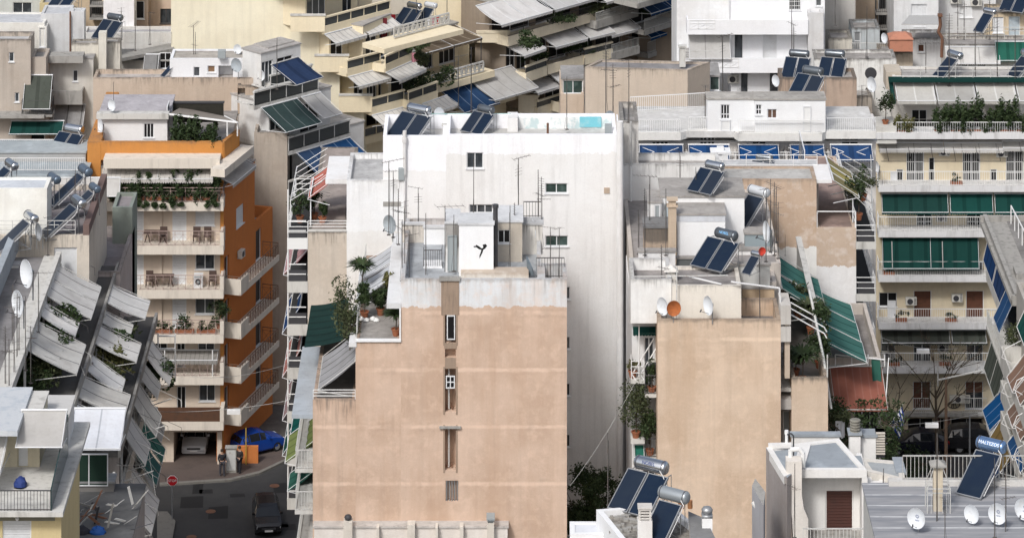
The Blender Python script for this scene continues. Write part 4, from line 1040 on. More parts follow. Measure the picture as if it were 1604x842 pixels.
k=hut(1000,1058,395,428,.4,plaster((.74,.74,.74),.5))
b=MB(); p=G(1053,412,z3); b.b(p.x-.22,p.x+.22,p.y-.2,p.y+.2,z3,z3+3.1); b.b(p.x-.3,p.x+.3,p.y-.28,p.y+.28,z3+3.1,z3+3.18); b.b(p.x-.2,p.x+.2,p.y-.18,p.y+.18,z3+3.18,z3+3.45); b.b(p.x-.3,p.x+.3,p.y-.28,p.y+.28,z3+3.45,z3+3.52); Cb.part(b,'chimney',plaster((.52,.42,.32),.7))
k=hut(1060,1108,405,424,.2,simple('dark_grey_render',(.11,.12,.12),.9))
k=hut(1157,1206,416,447,.3,plaster((.55,.56,.55),.5)); k=hut(1163,1213,452,486,.2,plaster((.50,.38,.26),.9),Z=zc,par=0) 
k=hut(1167,1208,367,398,1.0,simple('grey_green_metal',(.26,.31,.33),.6)); k=hut(1155,1213,392,410,.3,plaster((.74,.74,.74),.3))
# vented chimney on the stair block
b=MB(); p=PT(1051,436,202.2); b.b(p.x-.28,p.x+.28,p.y-.25,p.y+.25,p.z-2.6,p.z+.25); b.b(p.x-.2,p.x+.2,p.y-.18,p.y+.18,p.z+.25,p.z+.45); 
P4=[(p.x-.38,p.y-.35,p.z+.45),(p.x+.38,p.y-.35,p.z+.45),(p.x+.38,p.y+.35,p.z+.45),(p.x-.38,p.y+.35,p.z+.45)]
for i in range(4): b.face([P4[i],P4[(i+1)%4],(p.x,p.y,p.z+.75)])
b.face(P4[::-1]); Cb.part(b,'chimney',plaster((.66,.64,.60),.5))
b=MB(); b.path([PT(1145,441,200.7),PT(1158,443,200.6),PT(1221,451,200.6),PT(1224,500,200.4),PT(1224,510,200.2)],.05,6); b.tube(PT(1080,433,201.5),PT(1130,445,200.9),.05,6); Cb.part(b,'pipe',simple('white_pipe',(.6,.6,.6)))
b=MB(); b.tube(PT(1060,420,200.6),PT(1060,500,200.6),.035,6); b.path([PT(993,433,201.1),PT(1140,431,201.5)],.03,5); Cb.part(b,'pipe',m_rail)
# right side: terraces with plants, green awnings
c4=Cb.block(1240,1297,591,200.4,14,.9,plaster((.57,.46,.36),.6,PZ(591,200.4),blot=.9,drip=.5),roofm((.3,.28,.26),.6,23))
c5=Cb.block(1223,1240,575,202.2,12,0,plaster((.40,.38,.36),.8),rC)
c5.f.ps(1223,607,1240,613,0,1.3,m_concl); c5.f.ps(1223,625,1240,641,0,1.6,plaster((.4,.38,.36),.9)); c5.f.pw(1226,642,1238,690,n=1,gm=m_grcurt,cut=False)
z5=c4.z1-.9
b=MB(); b.b(PX(1229,200.3),PX(1237,200.3),200.2,201.,PZ(591,200.3),PZ(505,200.3)); Cb.part(b,'pier',plaster((.5,.42,.34),.6))
for v0,v1 in ((478,508),(512,535)): b=MB(); b.b(PX(1222,200.4),PX(1238,200.4),200.0,202,PZ(v1,200),PZ(v0,200)); Cb.part(b,'balcony_end',plaster((.52,.50,.47),.9))
# wall carrying the awnings (runs back from the camera)
XW=PX(1224,206); k=Cb.blockm(Fr((XW-4,206.5),(1,0)),0,4,20,PZ(412,206.5),13,.1,plaster((.55,.50,.45),.7),rC)
r=k.r
m_seag=fabric((.06,.20,.17),(.015,.07,.065),1.15,.35,.04)
for i,(a,c) in enumerate(((.0,2.4),(2.5,6.0))):
    r.awn(a,c,PZ(419,210),2.45,1.45,m_seag,val=.08,scal=False,am=m_rail,o0=.05)
r.win(1,z5+.3,4,z5+2.5,3,gm=m_black); r.win(6,z5+.3,9,z5+2.5,3,gm=m_black)
k2=Cb.blockm(Fr((PX(1277,208)-.3,206.5),(1,0)),0,.2,24,PZ(470,207),11,0,plaster((.5,.5,.48),.7),m_concl,name='party_wall')
for i in range(3): k2.r.awn(.2+i*3.4,3.4+i*3.4,PZ(468,213)-.1*i,2.7,1.35,m_seag,val=.08,scal=False,am=m_wrail,o0=.1)
b=MB()
for i in range(4):
    Y_=201.5+i*1.7; zz=PZ(497+18*i,201)+.35*i; b.path([(PX(1238,Y_),Y_,zz),(PX(1291,Y_),Y_,zz-1.0),(PX(1295,Y_),Y_,zz-1.25)],.035,5)
Cb.part(b,'awning_arms',m_wrail)
b=MB(); b.path([(PX(1268,206),206,PZ(455,206)),(PX(1290,202),202,PZ(560,202)),(PX(1302,201),201,PZ(640,201))],.07,6); b.tube((PX(1296,200.5),200.5,PZ(591,200.5)),(PX(1296,200.5),200.5,PZ(555,200.5)),.04,5); Cb.part(b,'pole',m_rail)
Cb.done()
for i,(u,v,kd,h_,w_,n_) in enumerate(((1257,575,'spiky',2.0,1.3,320),(1270,520,'spiky',1.9,1.2,300),(1283,562,'bush',1.6,1.5,420),(1250,545,'bush',1.6,1.3,380),(1290,530,'bush',1.8,1.2,300),(1246,582,'bush',1.1,1.0,300))):
    Y_=202+1.2*(i%4)+ (3 if v<550 else 0)
    plant('terrace_plant',(PX(u,Y_),Y_,z5+(1.2 if v<550 else 0)),['spiky palm-like plant at the front of the terrace right of the tan gable','spiky plant just under the lower edge of the green awnings','bushy plant at the right end of the tan terrace parapet','bushy dark shrub beside the tan gable below a white awning arm','tall shrub by the white pole below the green awnings','low shrub in the left corner of the terrace, right of the tan gable'][i],kd,h_,w_,n_,.14,seed=40+i,mat=[m_leaf,m_leaf2][i%2])
# ---- D: beige blank walls behind
D=Bld('apartment_building','beige blank wall behind the rooftop huts with yellow awnings on its right',(PX(1230,220.5),220.5,0))
wD=plaster((.78,.77,.74),.3,PZ(281,220.5),None,(PZ(388,220.5),(.54,.41,.31)),drip=1.2); wD2=plaster((.78,.78,.78),.3,None,None,(PZ(418,220.5),(.55,.44,.35)))
d1=D.block(1126,1279,281,220.5,2.6,.1,wD,roofm((.45,.44,.42),.5,31)); d2=D.block(1279,1341,357,220.5,14,.03,wD2,roofm((.34,.25,.22),.5,32))
zD=d2.z1; X2=PX(1279,220.5)
rail_run(D,(PX(1280,220.5),220.6),(PX(1341,220.5)-.02,220.6),zD,zD+.9,m_wrail,'panel'); rail_run(D,(PX(1341,220.5)-.05,220.6),(PX(1341,220.5)-.05,233),zD,zD+.9,m_wrail,'tube')
kdr=D.blockm(Fr((X2-3,223.2),(1,0)),0,3,zD-3,PZ(281,223.2),3.4,0,wD2,roofm((.45,.44,.42),.5,31)); rr=kdr.r
rr.win(1,zD+.1,3.4,zD+2.2,2,gm=m_black); rr.win(5,zD+.1,9,zD+2.2,3,gm=m_glass)
b=MB(); b.b(X2+.003,X2+.9,220.6,223.6,zD+2.55,zD+2.75); D.part(b,'roof_overhang',plaster((.76,.76,.76),.2))
for i in range(3): rr.awn(-2.3+i*1.9,-.6+i*1.9,zD+2.6-.1*i,1.5,.95,m_olive,o0=1.0,val=.08,scal=False,lab='faded yellow awning')
b=MB()
for i in range(6):
    Y_=220.8+i*1.6; b.tube((X2+2.2,Y_,zD+1.8),(PX(1366,Y_),Y_,zD+.8),.025,4); 
b.tube((PX(1366,221),221,zD+.8),(PX(1364,232),232,zD+.8),.03,4); D.part(b,'awning_arms',m_rail)
kr=d2.r
for i in range(6):
    z=zD-.45-3.0*i; kr.balc(.0,8,z-.35,1.15,'tube',.95,.42,m_concl,m_wrail); 
    b=MB(); b.bx(kr.fr,.06,8,.02,1.1,z-.346,z-.33); D.part(b,'balcony_floor_shade',simple('painted_floor_shade',(.03,.03,.03),.9)); b=MB(); b.bx(kr.fr,.08,.1,.1,1.05,z-.33,z+.25); D.part(b,'balcony_screen',m_dark); kr.win(1,z-.3,4,z+1.8,3,gm=m_black)  # dark sheet on each slab paints the shade inside the balcony
D.done()
plant('potted_plant',(PX(1345,222),222,zD),'climbing shrub in a pot at the right end of the yellow awning terrace',h=2.6,w=1.3,n=420,seed=90,mat=m_leaf)
plant('potted_plant',(PX(1352,226),226,zD-.1),'leafy shrub behind the glass rail right of the yellow awnings',h=1.4,w=1.6,n=320,seed=91,mat=m_leaf2)
# ---- K: low block with the orange-red awning
K=Bld('low_building','low terrace building under a large sloping orange-red awning with a flag at its corner',(PX(1340,209),209,0))
k1=K.block(1299,1380,560,210,9,.6,plaster((.5,.46,.42),.6),rC); k1.f.pw(1304,600,1330,690,n=2,gm=m_black); k1.f.pw(1338,605,1375,690,n=3,gm=m_black)
k1.f.awn(k1.f.fr.x(1302,1.5),k1.f.fr.x(1386,1.5),PZ(574,210),3.5,1.05,m_orange,val=.12,scal=False,am=m_rail,lab='orange-red awning')
b=MB(); fr=k1.f.fr
for i in range(4): b.tube(fr.W(i*.9+.3,.3,PZ(570,210)),fr.W(i*.9+.3,.3,PZ(552,210)),.035,5)
b.tube(fr.W(.3,.3,PZ(552,210)),fr.W(3,.3,PZ(560,210)),.04,5); b.tube(PT(1386,650,207),PT(1392,560,209.5),.03,6); K.part(b,'frame',m_wrail)
k1.f.awn(fr.x(1364),fr.x(1378),PZ(560,210),1.,1.,m_green,o0=.2,val=0,arms=False,lab='small green awning end')
K.done()
# flag
e=empty('flag',tuple(PT(1392,668,206.5)),'blue and white striped flag with a cross, hanging beside the orange-red awning','flag'); o=V(e['_o'])
b=MB(); b.tube(o,o+V((.75,-.1,1.25)),.025,6); b.build('pole',m_wrail,e)
fb=simple('flag_blue',(.01,.04,.25),.9); fw=simple('flag_white',(.7,.7,.72),.9)
b=MB(); n=9
for i in range(n):
    for j in range(12):
        def q(j,i): 
            t=j/12; s_=i/n; return o+V((.72,-.1,1.2))*(1-s_*.85)+V((.12*t+.35*t*s_,-.05+.1*math.sin(t*7+i*.3),-.85*t))
        cross=(i>=4 and j<5); b.cm=(0 if (i in(6,) or j==2) and False else 0)
        blue=(i%2==0)
        if i>=4 and j<6: blue=not (i==6 or j in(2,3))
        b.cm=0 if blue else 1
        b.face([q(j,i),q(j+1,i),q(j+1,i+1),q(j,i+1)])
b.build('cloth',[fb,fw],e)
# ---- E: cream and green apartment block facing the camera
E=Bld('apartment_building','wide cream apartment block with long white balconies and green awnings, facing front',(PX(1490,264),264,0))
YE=264; wE=plaster((.66,.58,.43),.4,None,blot=.5); wEw=plaster((.66,.65,.62),.5)
k=E.block(1372,1700,222,YE,5.5,0,wE,roofm((.4,.38,.36),.5,41)); f=k.f
sl=[PZ(v,YE-1.35) for v in (291,362,432,506,575)]
sl_E=sl
sm=rusty('white_slab',(.68,.68,.68),(.35,.34,.33),.8,sc=.9,stretch=(2,2,.3))
for z in sl: f.balc(f.fr.x(1376,1.35),f.fr.x(1690,1.35),z,1.35,'bars',.95,.42,sm,m_wrail,sp=.16)
f.slab(-.1,17.5,PZ(218,YE-1.2),PZ(208,YE-1.2),-.3,1.2,sm,'roof_slab')
# level windows
wb=m_wrail
for u in (1420,1508,1576): f.pw(u,236,u+27,287,n=2,gm=m_black,bars=wb)
for u in (1404,1551): f.pw(u,265,u+11,287,n=1,gm=m_black,dep=.1)
f.pw(1455,247,1464,287,n=1,gm=m_black,tr=.5); f.pw(1395,268,1405,289,n=1,cut=False,gm=m_shut)
for u0,u1,dz in ((1376,1477,0),(1478,1570,-.02),(1569,1640,.1)): f.awn(f.fr.x(u0),f.fr.x(u1),PZ(224,YE)+dz,.7,.2,m_pale,val=.3)
b=MB()
for u in range(1385,1600,35): b.tube(f.fr.W(f.fr.x(u),1.2,PZ(222,YE)),f.fr.W(f.fr.x(u+7),.1,PZ(252,YE)),.02,4)
b.tube(f.fr.W(f.fr.x(1378),1.1,PZ(252,YE-1)),f.fr.W(f.fr.x(1640),1.1,PZ(252,YE-1)),.02,4); E.part(b,'awning_arms',m_dark)
for u0,u1 in ((1436,1460),(1514,1544),(1570,1598)): f.pw(u0,334,u1,361,n=2,gm=m_black,tr=.5)
f.pw(1510,410,1540,432,n=2); f.pw(1430,408,1456,432,n=2)
for u0,u1 in ((1381,1486),(1488,1556),(1558,1630)): f.blind(u0,u1,304,332,1.15,m_dgreen,val=.2)
for u0,u1 in ((1382,1534),): f.blind(u0,u1,372,420,1.3,m_dgreen,val=.12)
b=MB()
for u in (1397,1476): b.tube(PT(u,378,YE-1.75),PT(u+1,419,YE-1.8),.03,5)
E.part(b,'awning_arms',m_rail)
for u0,u1 in ((1431,1459),(1513,1541),(1585,1612)): f.win(*f.Rp(u0,455,u1,506),n=1,shut=1.0,sm=m_brown)
f.pw(1377,458,1405,480,n=2,gm=m_black); f.win(*f.Rp(1390,470,1403,505),n=1,gm=m_shut,cut=False,name='door')
for u0,u1 in ((1380,1488),(1490,1545),(1550,1620)): f.awn(f.fr.x(u0,.8),f.fr.x(u1,.8),PZ(519,YE-.7),.8,.55,m_sage,val=.2,o0=.5)
for u0,u1 in ((1380,1402),(1431,1458),(1514,1540),(1580,1606)): f.pw(u0,533,u1,575,n=2)
for u0,u1 in ((1430,1458),(1512,1540)): f.pw(u0,597,u1,640,n=2,shut=1. if u0<1500 else .4,sm=m_brown)
zg=PZ(647,YE-.5)
f.balc(f.fr.x(1380,.5),f.fr.x(1690,.5),zg,.5,None,0,.25,m_conc)
for u0,u1 in ((1427,1460),(1508,1545)):
    g=f.grille(f.fr.x(u0,.4),f.fr.x(u1,.4),.42,zg,zg+1.0,m_rail); E.part(g,'railing',m_rail)
for u0,u1 in ((1422,1462),(1468,1480),(1490,1540),(1550,1600)): f.win(*f.Rp(u0,655,u1,712),n=2,gm=m_black,dep=.4,name='shop_window')
b=MB(); 
for u in (1410,1467,1484,1545): b.bx(f.fr,f.fr.x(u),f.fr.x(u+4),-.02,.1,0,PZ(652,YE))
E.part(b,'pilaster',rusty('brick_pilaster',(.2,.1,.08)))
# vine-leaf mark on the first floor wall: iron emblem
b=MB(); c=PT(1494,633,YE-.06)
for i in range(14):
    t0=6.283*i/14; t1=6.283*(i+1)/14
    b.tube(c+V((.42*math.cos(t0),0,.25*math.sin(t0))),c+V((.42*math.cos(t1),0,.25*math.sin(t1))),.03,4)
for dx in (-.18,0,.18): b.tube(c+V((dx,0,-.24)),c+V((dx*.4,0,.24)),.03,4)
E.part(b,'iron_emblem',m_dark)
f.pac(1487,628,1.4,.5); f.pac(1381,560,.8,.5)
for u,v in ((1470,242),(1560,244),(1418,475),(1490,470),(1466,345),(1550,560),(1468,548)): f.pac(u,v,.75,.5)
# penthouse, set back
zP=PZ(206,YE-.3); kp=E.blockm(FrP(1398,YE+2.6,1700),0,14,zP,zP+3.0,2.6,.15,wEw,roofm((.42,.40,.38),.7,42),'penthouse_wall'); fp=kp.f
fp.pw(1428,172,1452,203,n=2,gm=m_black); fp.pw(1475,172,1540,203,n=4,gm=m_black); fp.pw(1555,172,1590,203,n=2,gm=m_black)
m_ppale=fabric((.50,.49,.46),(.62,.62,.6),1.3,.3,.03)
for i in range(4):
    x0=.1+i*2.8; fp.awn(x0,x0+2.7,zP+2.75,2.4,.75,m_ppale,val=.3)
fp.awn(-.3,.0,zP+2.8,2.4,.8,m_dgreen,val=.3,arms=False); fp.slab(-.3,14,zP+2.85,zP+2.98,.02,1.0,m_dgreen,'awning_hood')
rail_run(E,(PX(1404,YE-1.1),YE-1.1),(PX(1640,YE-1.1),YE-1.1),zP,zP+.85,m_wrail,'bars',.16)
b=MB(); b.b(PX(1370,YE),PX(1402,YE),YE-1.1,YE+1.5,zP-.6,PZ(192,YE)); E.part(b,'parapet_wall',plaster((.6,.6,.57),.7))
b=MB(); b.b(PX(1388,YE+3),PX(1412,YE+3),YE+3,YE+5,PZ(140,YE+3),PZ(113,YE+3)); E.part(b,'roof_box',plaster((.5,.45,.38),.9))
E.done()
rnd.seed(5)
hedge('balcony_hedge',(PX(1462,YE-.7),YE-.7,zP),(PX(1640,YE-.7),YE-.7,zP),2.1,1.1,'long dark hedge along the penthouse railing under pale awnings',7500,.22,m_leaf,5)
hedge('balcony_hedge',(PX(1404,YE-.8),YE-.8,zP),(PX(1432,YE-.8),YE-.8,zP),1.5,.9,'brownish shrubs at the left corner of the penthouse railing',1200,.18,m_leaf3,6)
plant('potted_plant',(PX(1387,YE-.3),YE-.3,zP+.4),'dark cypress-like shrub on the parapet left of the penthouse',h=2.1,w=1.1,n=350,seed=12)
# ---- F: block at the right edge whose front faces left over the street
Fb=Bld('apartment_building','grey concrete block on the right edge with blue awnings along its street front',(PX(1590,225),225,0))
wF=plaster((.46,.43,.39),.8,PZ(458,225),drip=1.5)
kf=Fb.blockm(Fr((PX(1590,225)+1.5,225),(1,0)),0,14,0,PZ(458,225)-.6,15.5,0,wF,roofm((.26,.25,.24),.7,51))
zF=kf.z1+.1
ribbon(Fb,[(kf.f.fr.W(0,0,0)).xy.to_3d()+V((-1.5,0,0)),kf.f.fr.W(0,0,0).xy.to_3d()+V((-1.5,15.3,0))],zF-.25,zF+.35,-.25,m_conc,'parapet')
b=MB(); q=kf.f.fr.W(0,0,0); b.b(q.x-1.7,q.x-.0,225,240,zF-.3,zF-.02); b.b(q.x-1.7,q.x+3,224.9,225.15,zF-.25,zF+.35); b.b(q.x-1.7,q.x+5,240.0,240.25,zF-.25,zF+.3); b.b(q.x-.9,q.x-.1,229,230.6,zF-.02,zF+.3); Fb.part(b,'roof_edge',m_conc)
rail_run(Fb,(q.x+.15,239.5),(q.x+.6,225.3),zF,zF+1.1,m_wrail,'panel')
# set back upper storey with blue awnings
ku=Fb.blockm(Fr((q.x+3.4,227),(1,0)),0,10,zF,zF+3.2,12,.1,plaster((.6,.58,.55),.5),roofm((.3,.3,.3)))
for i in range(2): ku.l.awn(5.2+i*3.4,8.5+i*3.4,zF+3.0,2.1,1.1,m_blue2,val=.15,scal=False,am=m_wrail)
ku.l.win(1,zF+.2,5,zF+2.3,3,gm=m_glass)
L=kf.l; W=15.5
for i,z in enumerate((zF-3.3,zF-6.35,zF-9.4,zF-12.5,zF-15.6)):
    L.balc(1,W-1.0 if i else W-2,z,1.4,'bars' if i%2 else None,.95,.2,m_concl,m_rail,low=.0 if i%2 else .9)
    L.win(2,z+.1,5,z+2.2,3,gm=m_black); L.win(7,z+.1,10,z+2.2,3,gm=m_black); L.win(W-4,z+.1,W-2,z+2.2,2,gm=m_black)
for (a,c,z,o,d,m_) in ((1.5,6,zF-.5,.35,1.6,m_navy),(6.2,10.8,zF-.5,.35,1.6,m_navy),(10.9,13.8,zF-.5,.9,2.0,m_blue),(10.5,14,zF-6.6,1.5,1.6,m_blue),(3,9,zF-6.6,.5,1.7,m_sage),(9,14,zF-9.7,1.6,1.7,m_navy),(3,8,zF-12.8,1.5,1.8,m_navy)):
    L.awn(a,c,z,o,d,m_,o0=1.3,val=.1,scal=False,am=m_rail)
ff=kf.f; z=PZ(530,225)
ff.balc(-1.3,-.1,z,1.2,'tube',1.0,.3,m_concl,m_wrail); ff.pw(1594,500,1604,523,n=1)
b=MB(); q2=kf.f.fr.W(0,0,0)
for y in (224.0,222.9):
    for x in (-1.2,-.15): b.tube((q2.x+x,y,z),(q2.x+x,y,z+2.3),.03,4)
b.tube((q2.x-1.2,224,z+2.3),(q2.x-.15,224,z+2.3),.03,4); b.tube((q2.x-1.2,222.9,z+1.2),(q2.x-.15,222.9,z+1.2),.03,4); Fb.part(b,'balcony_frame',m_wrail)
# lower front part closer to the camera with brown striped awnings
kg=Fb.blockm(Fr((PX(1640,212),212),(1,0)),0,12,0,PZ(560,212),12.8,.4,plaster((.42,.40,.37),.8),roofm((.3,.3,.3)))
m_brn=fabric((.20,.13,.10),(.5,.47,.44),1.1,.3,.03)
for i,(z,m_) in enumerate(((PZ(590,214)+.2,m_brn),(PZ(640,214),m_brn),(PZ(690,214),m_blue))):
    kg.l.awn(6.5,9.0,z,1.3,1.7,m_,o0=.1,val=.0,scal=False,am=m_wrail); kg.l.awn(9.3,11.6,z+.1,1.2,1.6,m_,o0=.1,val=.0,scal=False,am=m_wrail)
    b=MB(); fr=kg.l.fr
    for x in (6.5,11.6): b.path([fr.W(x,.1,z+.6),fr.W(x,1.5,z-.1),fr.W(x,1.7,z-.6),fr.W(x,1.2,z-.9)],.022,5)
    Fb.part(b,'awning_arms',m_wrail)
    kg.l.balc(2,12.5,z-2.4,1.2,None,0,.2,m_concl,low=.9)
kg.l.awn(7,11.5,PZ(505,214),.7,1.5,m_dgreen,o0=.2,val=.1,scal=False,am=m_wrail)
m_must=fabric((.24,.15,.03),None,1.,.3); kg.l.awn(0,5.3,PZ(655,222),1.3,2.2,m_must,o0=.3,val=.1,scal=False,lab='mustard awning')
Fb.done()
plant('potted_plant',(PX(1590,223),223,PZ(560,223)),'leafy plant on a balcony at the right edge above the brown awnings',h=1.6,w=1.4,n=300,seed=61,mat=m_leaf2)
# ================================================================ Q: white roof hut at the lower right, T: gravel roof, S: deck
Q=Bld('roof_building','white rooftop building with grey flat roof and brown shutter door at the lower right',(PX(1295,150),150,30))
wQ=plaster((.74,.73,.71),.45,None,blot=.5); wQg=plaster((.36,.33,.32),.7,None); rQ=roofm((.30,.33,.36),.25,61)
ZQ=PZ(735,150)
fc=polyprism(Q,[(1250,735),(1358,735),(1314,686),(1262,692)],ZQ,ZQ-.32,wQ,rQ,.06)
fc2=polyprism(Q,[(1228,746),(1251,734),(1262,692),(1200,700)],ZQ,ZQ-.3,wQ,rQ,.1)
# recessed wall under the roof edge with the shutter
kq=Q.blockm(FrP(1252,151.0,1350),0,(1350-1252)*151/F,ZQ-6,ZQ-.322,1.0,0,wQ,rQ); x0,z0,x1,z1=kq.f.Rp(1293,767,1337,845); kq.f.win(x0,z0,x1,z1,1,fm=wQ,gm=m_brown,shut=1.,sm=rusty('maroon_shutter',(.075,.032,.026),(.05,.03,.025)),sill=False,name='shutter_door')
fg=polyprism(Q,[(1200,702),(1233,748),(1240,742),(1206,698)],ZQ-.02,ZQ-8,wQg,rQ,0)
b=MB(); b.b(PX(1350,150),PX(1359,150),150,152.6,ZQ-6,ZQ-.325); Q.part(b,'pier',wQ)
b=MB()    # bulging chimney stack at the left corner
prof=[(1232,1256,722),(1232,1256,745),(1234,1256,775),(1238,1259,795),(1241,1266,812),(1242,1266,842),(1242,1266,900)]
for (a,c,v),(a2,c2,v2) in zip(prof,prof[1:]):
    Yc=149.6; b.box8([PT(a2,v2,Yc),PT(c2,v2,Yc),PT(c2,v2,Yc)+V((0,.6,0)),PT(a2,v2,Yc)+V((0,.6,0)),PT(a,v,Yc),PT(c,v,Yc),PT(c,v,Yc)+V((0,.6,0)),PT(a,v,Yc)+V((0,.6,0))])
Q.part(b,'chimney',plaster((.70,.67,.63),.7))
b=MB(); p=PT(1243,722,149.8); b.path([p+V((-.1,.3,0)),p+V((-.1,.3,.35)),p+V((.25,.3,.38)),p+V((.4,.3,.2)),p+V((.4,.3,-.35))],.09,8); Q.part(b,'flue_pipe',m_wrail)
b=MB(); p=G(1232,697,ZQ); b.tube(p,p+V((0,0,.55)),.06,10); b.tube(p+V((0,0,.45)),p+V((0,0,.6)),.08,10); Q.part(b,'vent_pipe',m_wrail)
b=MB(); p=G(1243,722,ZQ); b.path([p,p+V((0,0,1.0)),p+V((-.1,0,1.1)),p+V((-.25,0,1.05))],.03,6); Q.part(b,'cable_conduit',m_dark)
b=MB(); a=G(1204,702,ZQ);c=G(1240,701,ZQ); b.box8([a,c,c+V((0,.3,0)),a+V((0,.3,0))]+[x+V((0,0,.12)) for x in (a,c,c+V((0,.3,0)),a+V((0,.3,0)))]); Q.part(b,'kerb',wQ)
# terrace in front with low rail
b=MB(); b.b(PX(1256,148),PX(1370,148),147.2,151,PZ(845,150)-.2,PZ(845,150)); Q.part(b,'terrace_floor',m_conc)
g=kq.f.grille(0,2.7,0,PZ(850,148.6),PZ(828,148.6),m_rail,'bars',fr=FrP(1258,148.6,1360)); Q.part(g,'railing',m_rail)
# blue-grey side panel and lower annexes at the right
b=MB(); b.box8([PT(1353,842,149.2),PT(1364,838,149.0),PT(1365,838,149.1),PT(1354,842,149.3),PT(1353,787,149.2),PT(1364,803,149.0),PT(1365,803,149.1),PT(1354,787,149.3)]); Q.part(b,'side_panel',rusty('blue_panel',(.22,.30,.36),(.3,.35,.38)))
k=Q.blockm(FrP(1359,150.4,1386),0,27*150.4/F,ZQ-6,PZ(755,150.4),1.0,.1,wQ,roofm((.5,.5,.48),.6,62))
k=Q.blockm(FrP(1384,150.6,1409),0,25*150.6/F,ZQ-6,PZ(816,150.6),.9,0,plaster((.62,.55,.47),.9),roofm((.4,.35,.3),.6,62)); 
fq=polyprism(Q,[(1359,737),(1418,752),(1414,722),(1345,716)],PZ(745,150.5)+.0,PZ(745,150.5)-.35,plaster((.66,.64,.60),.9,None,blot=1.),roofm((.36,.38,.39),.3,63),.05)
k=Q.blockm(FrP(1406,150.9,1417),0,11*150.9/F,ZQ-6,PZ(742,150.9),1.5,0,wQ,rQ)
b=MB(); b.tube(PT(1386,775,150.2),PT(1410,778,150.0),.12,8); b.b(PX(1386,150.2),PX(1411,150.2),149.9,150.3,PZ(782,150),PZ(774,150)); Q.part(b,'gutter',m_dark)
# back parapet, big chimney with louvred cowl, white box
k=Q.blockm(FrP(1240,154.6,1315),0,75*154.6/F,ZQ-3,PZ(683,154.6),.25,0,wQ,rQ)
k=Q.blockm(FrP(1331,153.5,1348),0,17*153.5/F,ZQ-3,PZ(681,153.5),.5,0,wQ,rQ); b=MB(); p=PT(1339.5,680,153.7)
b.b(p.x-.29,p.x+.29,p.y-.22,p.y+.3,p.z,p.z+.06)
for i in range(5): b.lathe((p.x,p.y,p.z+.08+i*.11),[(.2,0),(.22,.04),(.22,.07),(.17,.1)],14)
Q.part(b,'chimney_cowl',rusty('cowl_metal',(.22,.21,.18),(.1,.08,.06)))
k=Q.blockm(FrP(1349,153.8,1372),0,23*153.8/F,ZQ-3,PZ(684,153.8),.6,0,wQ,rQ)
b=MB()
for i in range(9): zz=PZ(676+i*4,153.9); b.b(PX(1372,153.9),PX(1386,153.9),153.8,154.3,zz-.05,zz)
Q.part(b,'louvre_stack',plaster((.6,.56,.5),.6))
b=MB(); b.b(PX(1372,153.9),PX(1386,153.9),153.9,154.3,PZ(716,153.9),PZ(676,153.9)); Q.part(b,'louvre_box',m_dark)
# lower grey wing at far left
fw_=polyprism(Q,[(1178,760),(1196,792),(1199,770),(1183,749)],PZ(765,149),PZ(765,149)-6,plaster((.40,.40,.42),.7),m_conc,0)
b=MB(); b.tube(PT(1179,786,149),PT(1197,812,148.5),.07,6); Q.part(b,'pipe',m_rail)
Q.done()
S=Bld('roof_terrace','grey membrane roof terrace with pale seams and a white railing, lower right corner',(PX(1500,141),141,30),cat='roof terrace')
ZS=PZ(770,143)
m,nt,b_=base('roof_membrane',(.22,.23,.25),.8,0,.3); p_=nd(nt,'NewGeometry').outputs['Position']; sx=nd(nt,'SeparateXYZ'); nt.links.new(p_,sx.inputs[0])
n_=noise(nt,mapv(nt,p_,(.4,3,1)),1.2,5); pp=math2(nt,'PINGPONG',math2(nt,'ADD',sx.outputs['Y'],ramp(nt,n_,.3,.7,-.03,.03)),.52)
c_=mix(nt,ramp(nt,n_,.35,.7),(.20,.21,.23),(.32,.32,.33)); c_=mix(nt,math2(nt,'MULTIPLY',ramp(nt,pp,.03,.05,1,0),ramp(nt,noise(nt,p_,1.1,3),.3,.5)),c_,(.55,.56,.57)); nt.links.new(c_,b_.inputs['Base Color']); m_memb=m
ks=S.blockm(FrP(1392,134.,1690),0,298*134/F,ZS-9,ZS,9.6,0,plaster((.5,.5,.48),.6),m_memb)
b=MB(); b.b(PX(1392,143.4),PX(1690,143.4),143.3,143.7,ZS-.1,ZS+.28); S.part(b,'kerb',plaster((.58,.57,.55),.5))
g=ks.f.grille(0,7.2,0,ZS+.28,ZS+1.15,m_rail,'bars',fr=FrP(1414,143.5,1715),sp=.15); S.part(g,'railing',rusty('pale_rail',(.42,.42,.40),(.3,.2,.15),sc=5))
p=G(1469,802,ZS); b=MB(); b.b(p.x-.17,p.x+.17,p.y-.15,p.y+.17,ZS,ZS+1.75); co=S.part(b,'chimney',plaster((.56,.49,.38),.8,ZS+1.8))
b=MB(); P4=[(p.x-.3,p.y-.28,ZS+1.8),(p.x+.3,p.y-.28,ZS+1.8),(p.x+.3,p.y+.3,ZS+1.8),(p.x-.3,p.y+.3,ZS+1.8)]; b.box8([V(q)-V((0,0,.06)) for q in P4]+[V(q) for q in P4])
for i in range(4): b.face([P4[i],P4[(i+1)%4],(p.x,p.y,ZS+1.97)])
b.build('chimney_cap',m_conc,co)
b=MB(); a0=p+V((-.42,-.35,0)); 
for sx_ in (-.42,.42):
    for sy_ in (-.35,.35): b.tube(p+V((sx_,sy_,0)),p+V((sx_,sy_,1.0)),.02,4); b.tube(p+V((sx_,sy_,1.0)),p+V((sx_*.4,sy_*.4,1.7)),.014,4)
for zz in (.06,.85,1.0):
    for s_ in (-1,1): b.tube(p+V((-.42,s_*.35,zz)),p+V((.42,s_*.35,zz)),.018,4); b.tube(p+V((s_*.42,-.35,zz)),p+V((s_*.42,.35,zz)),.018,4)
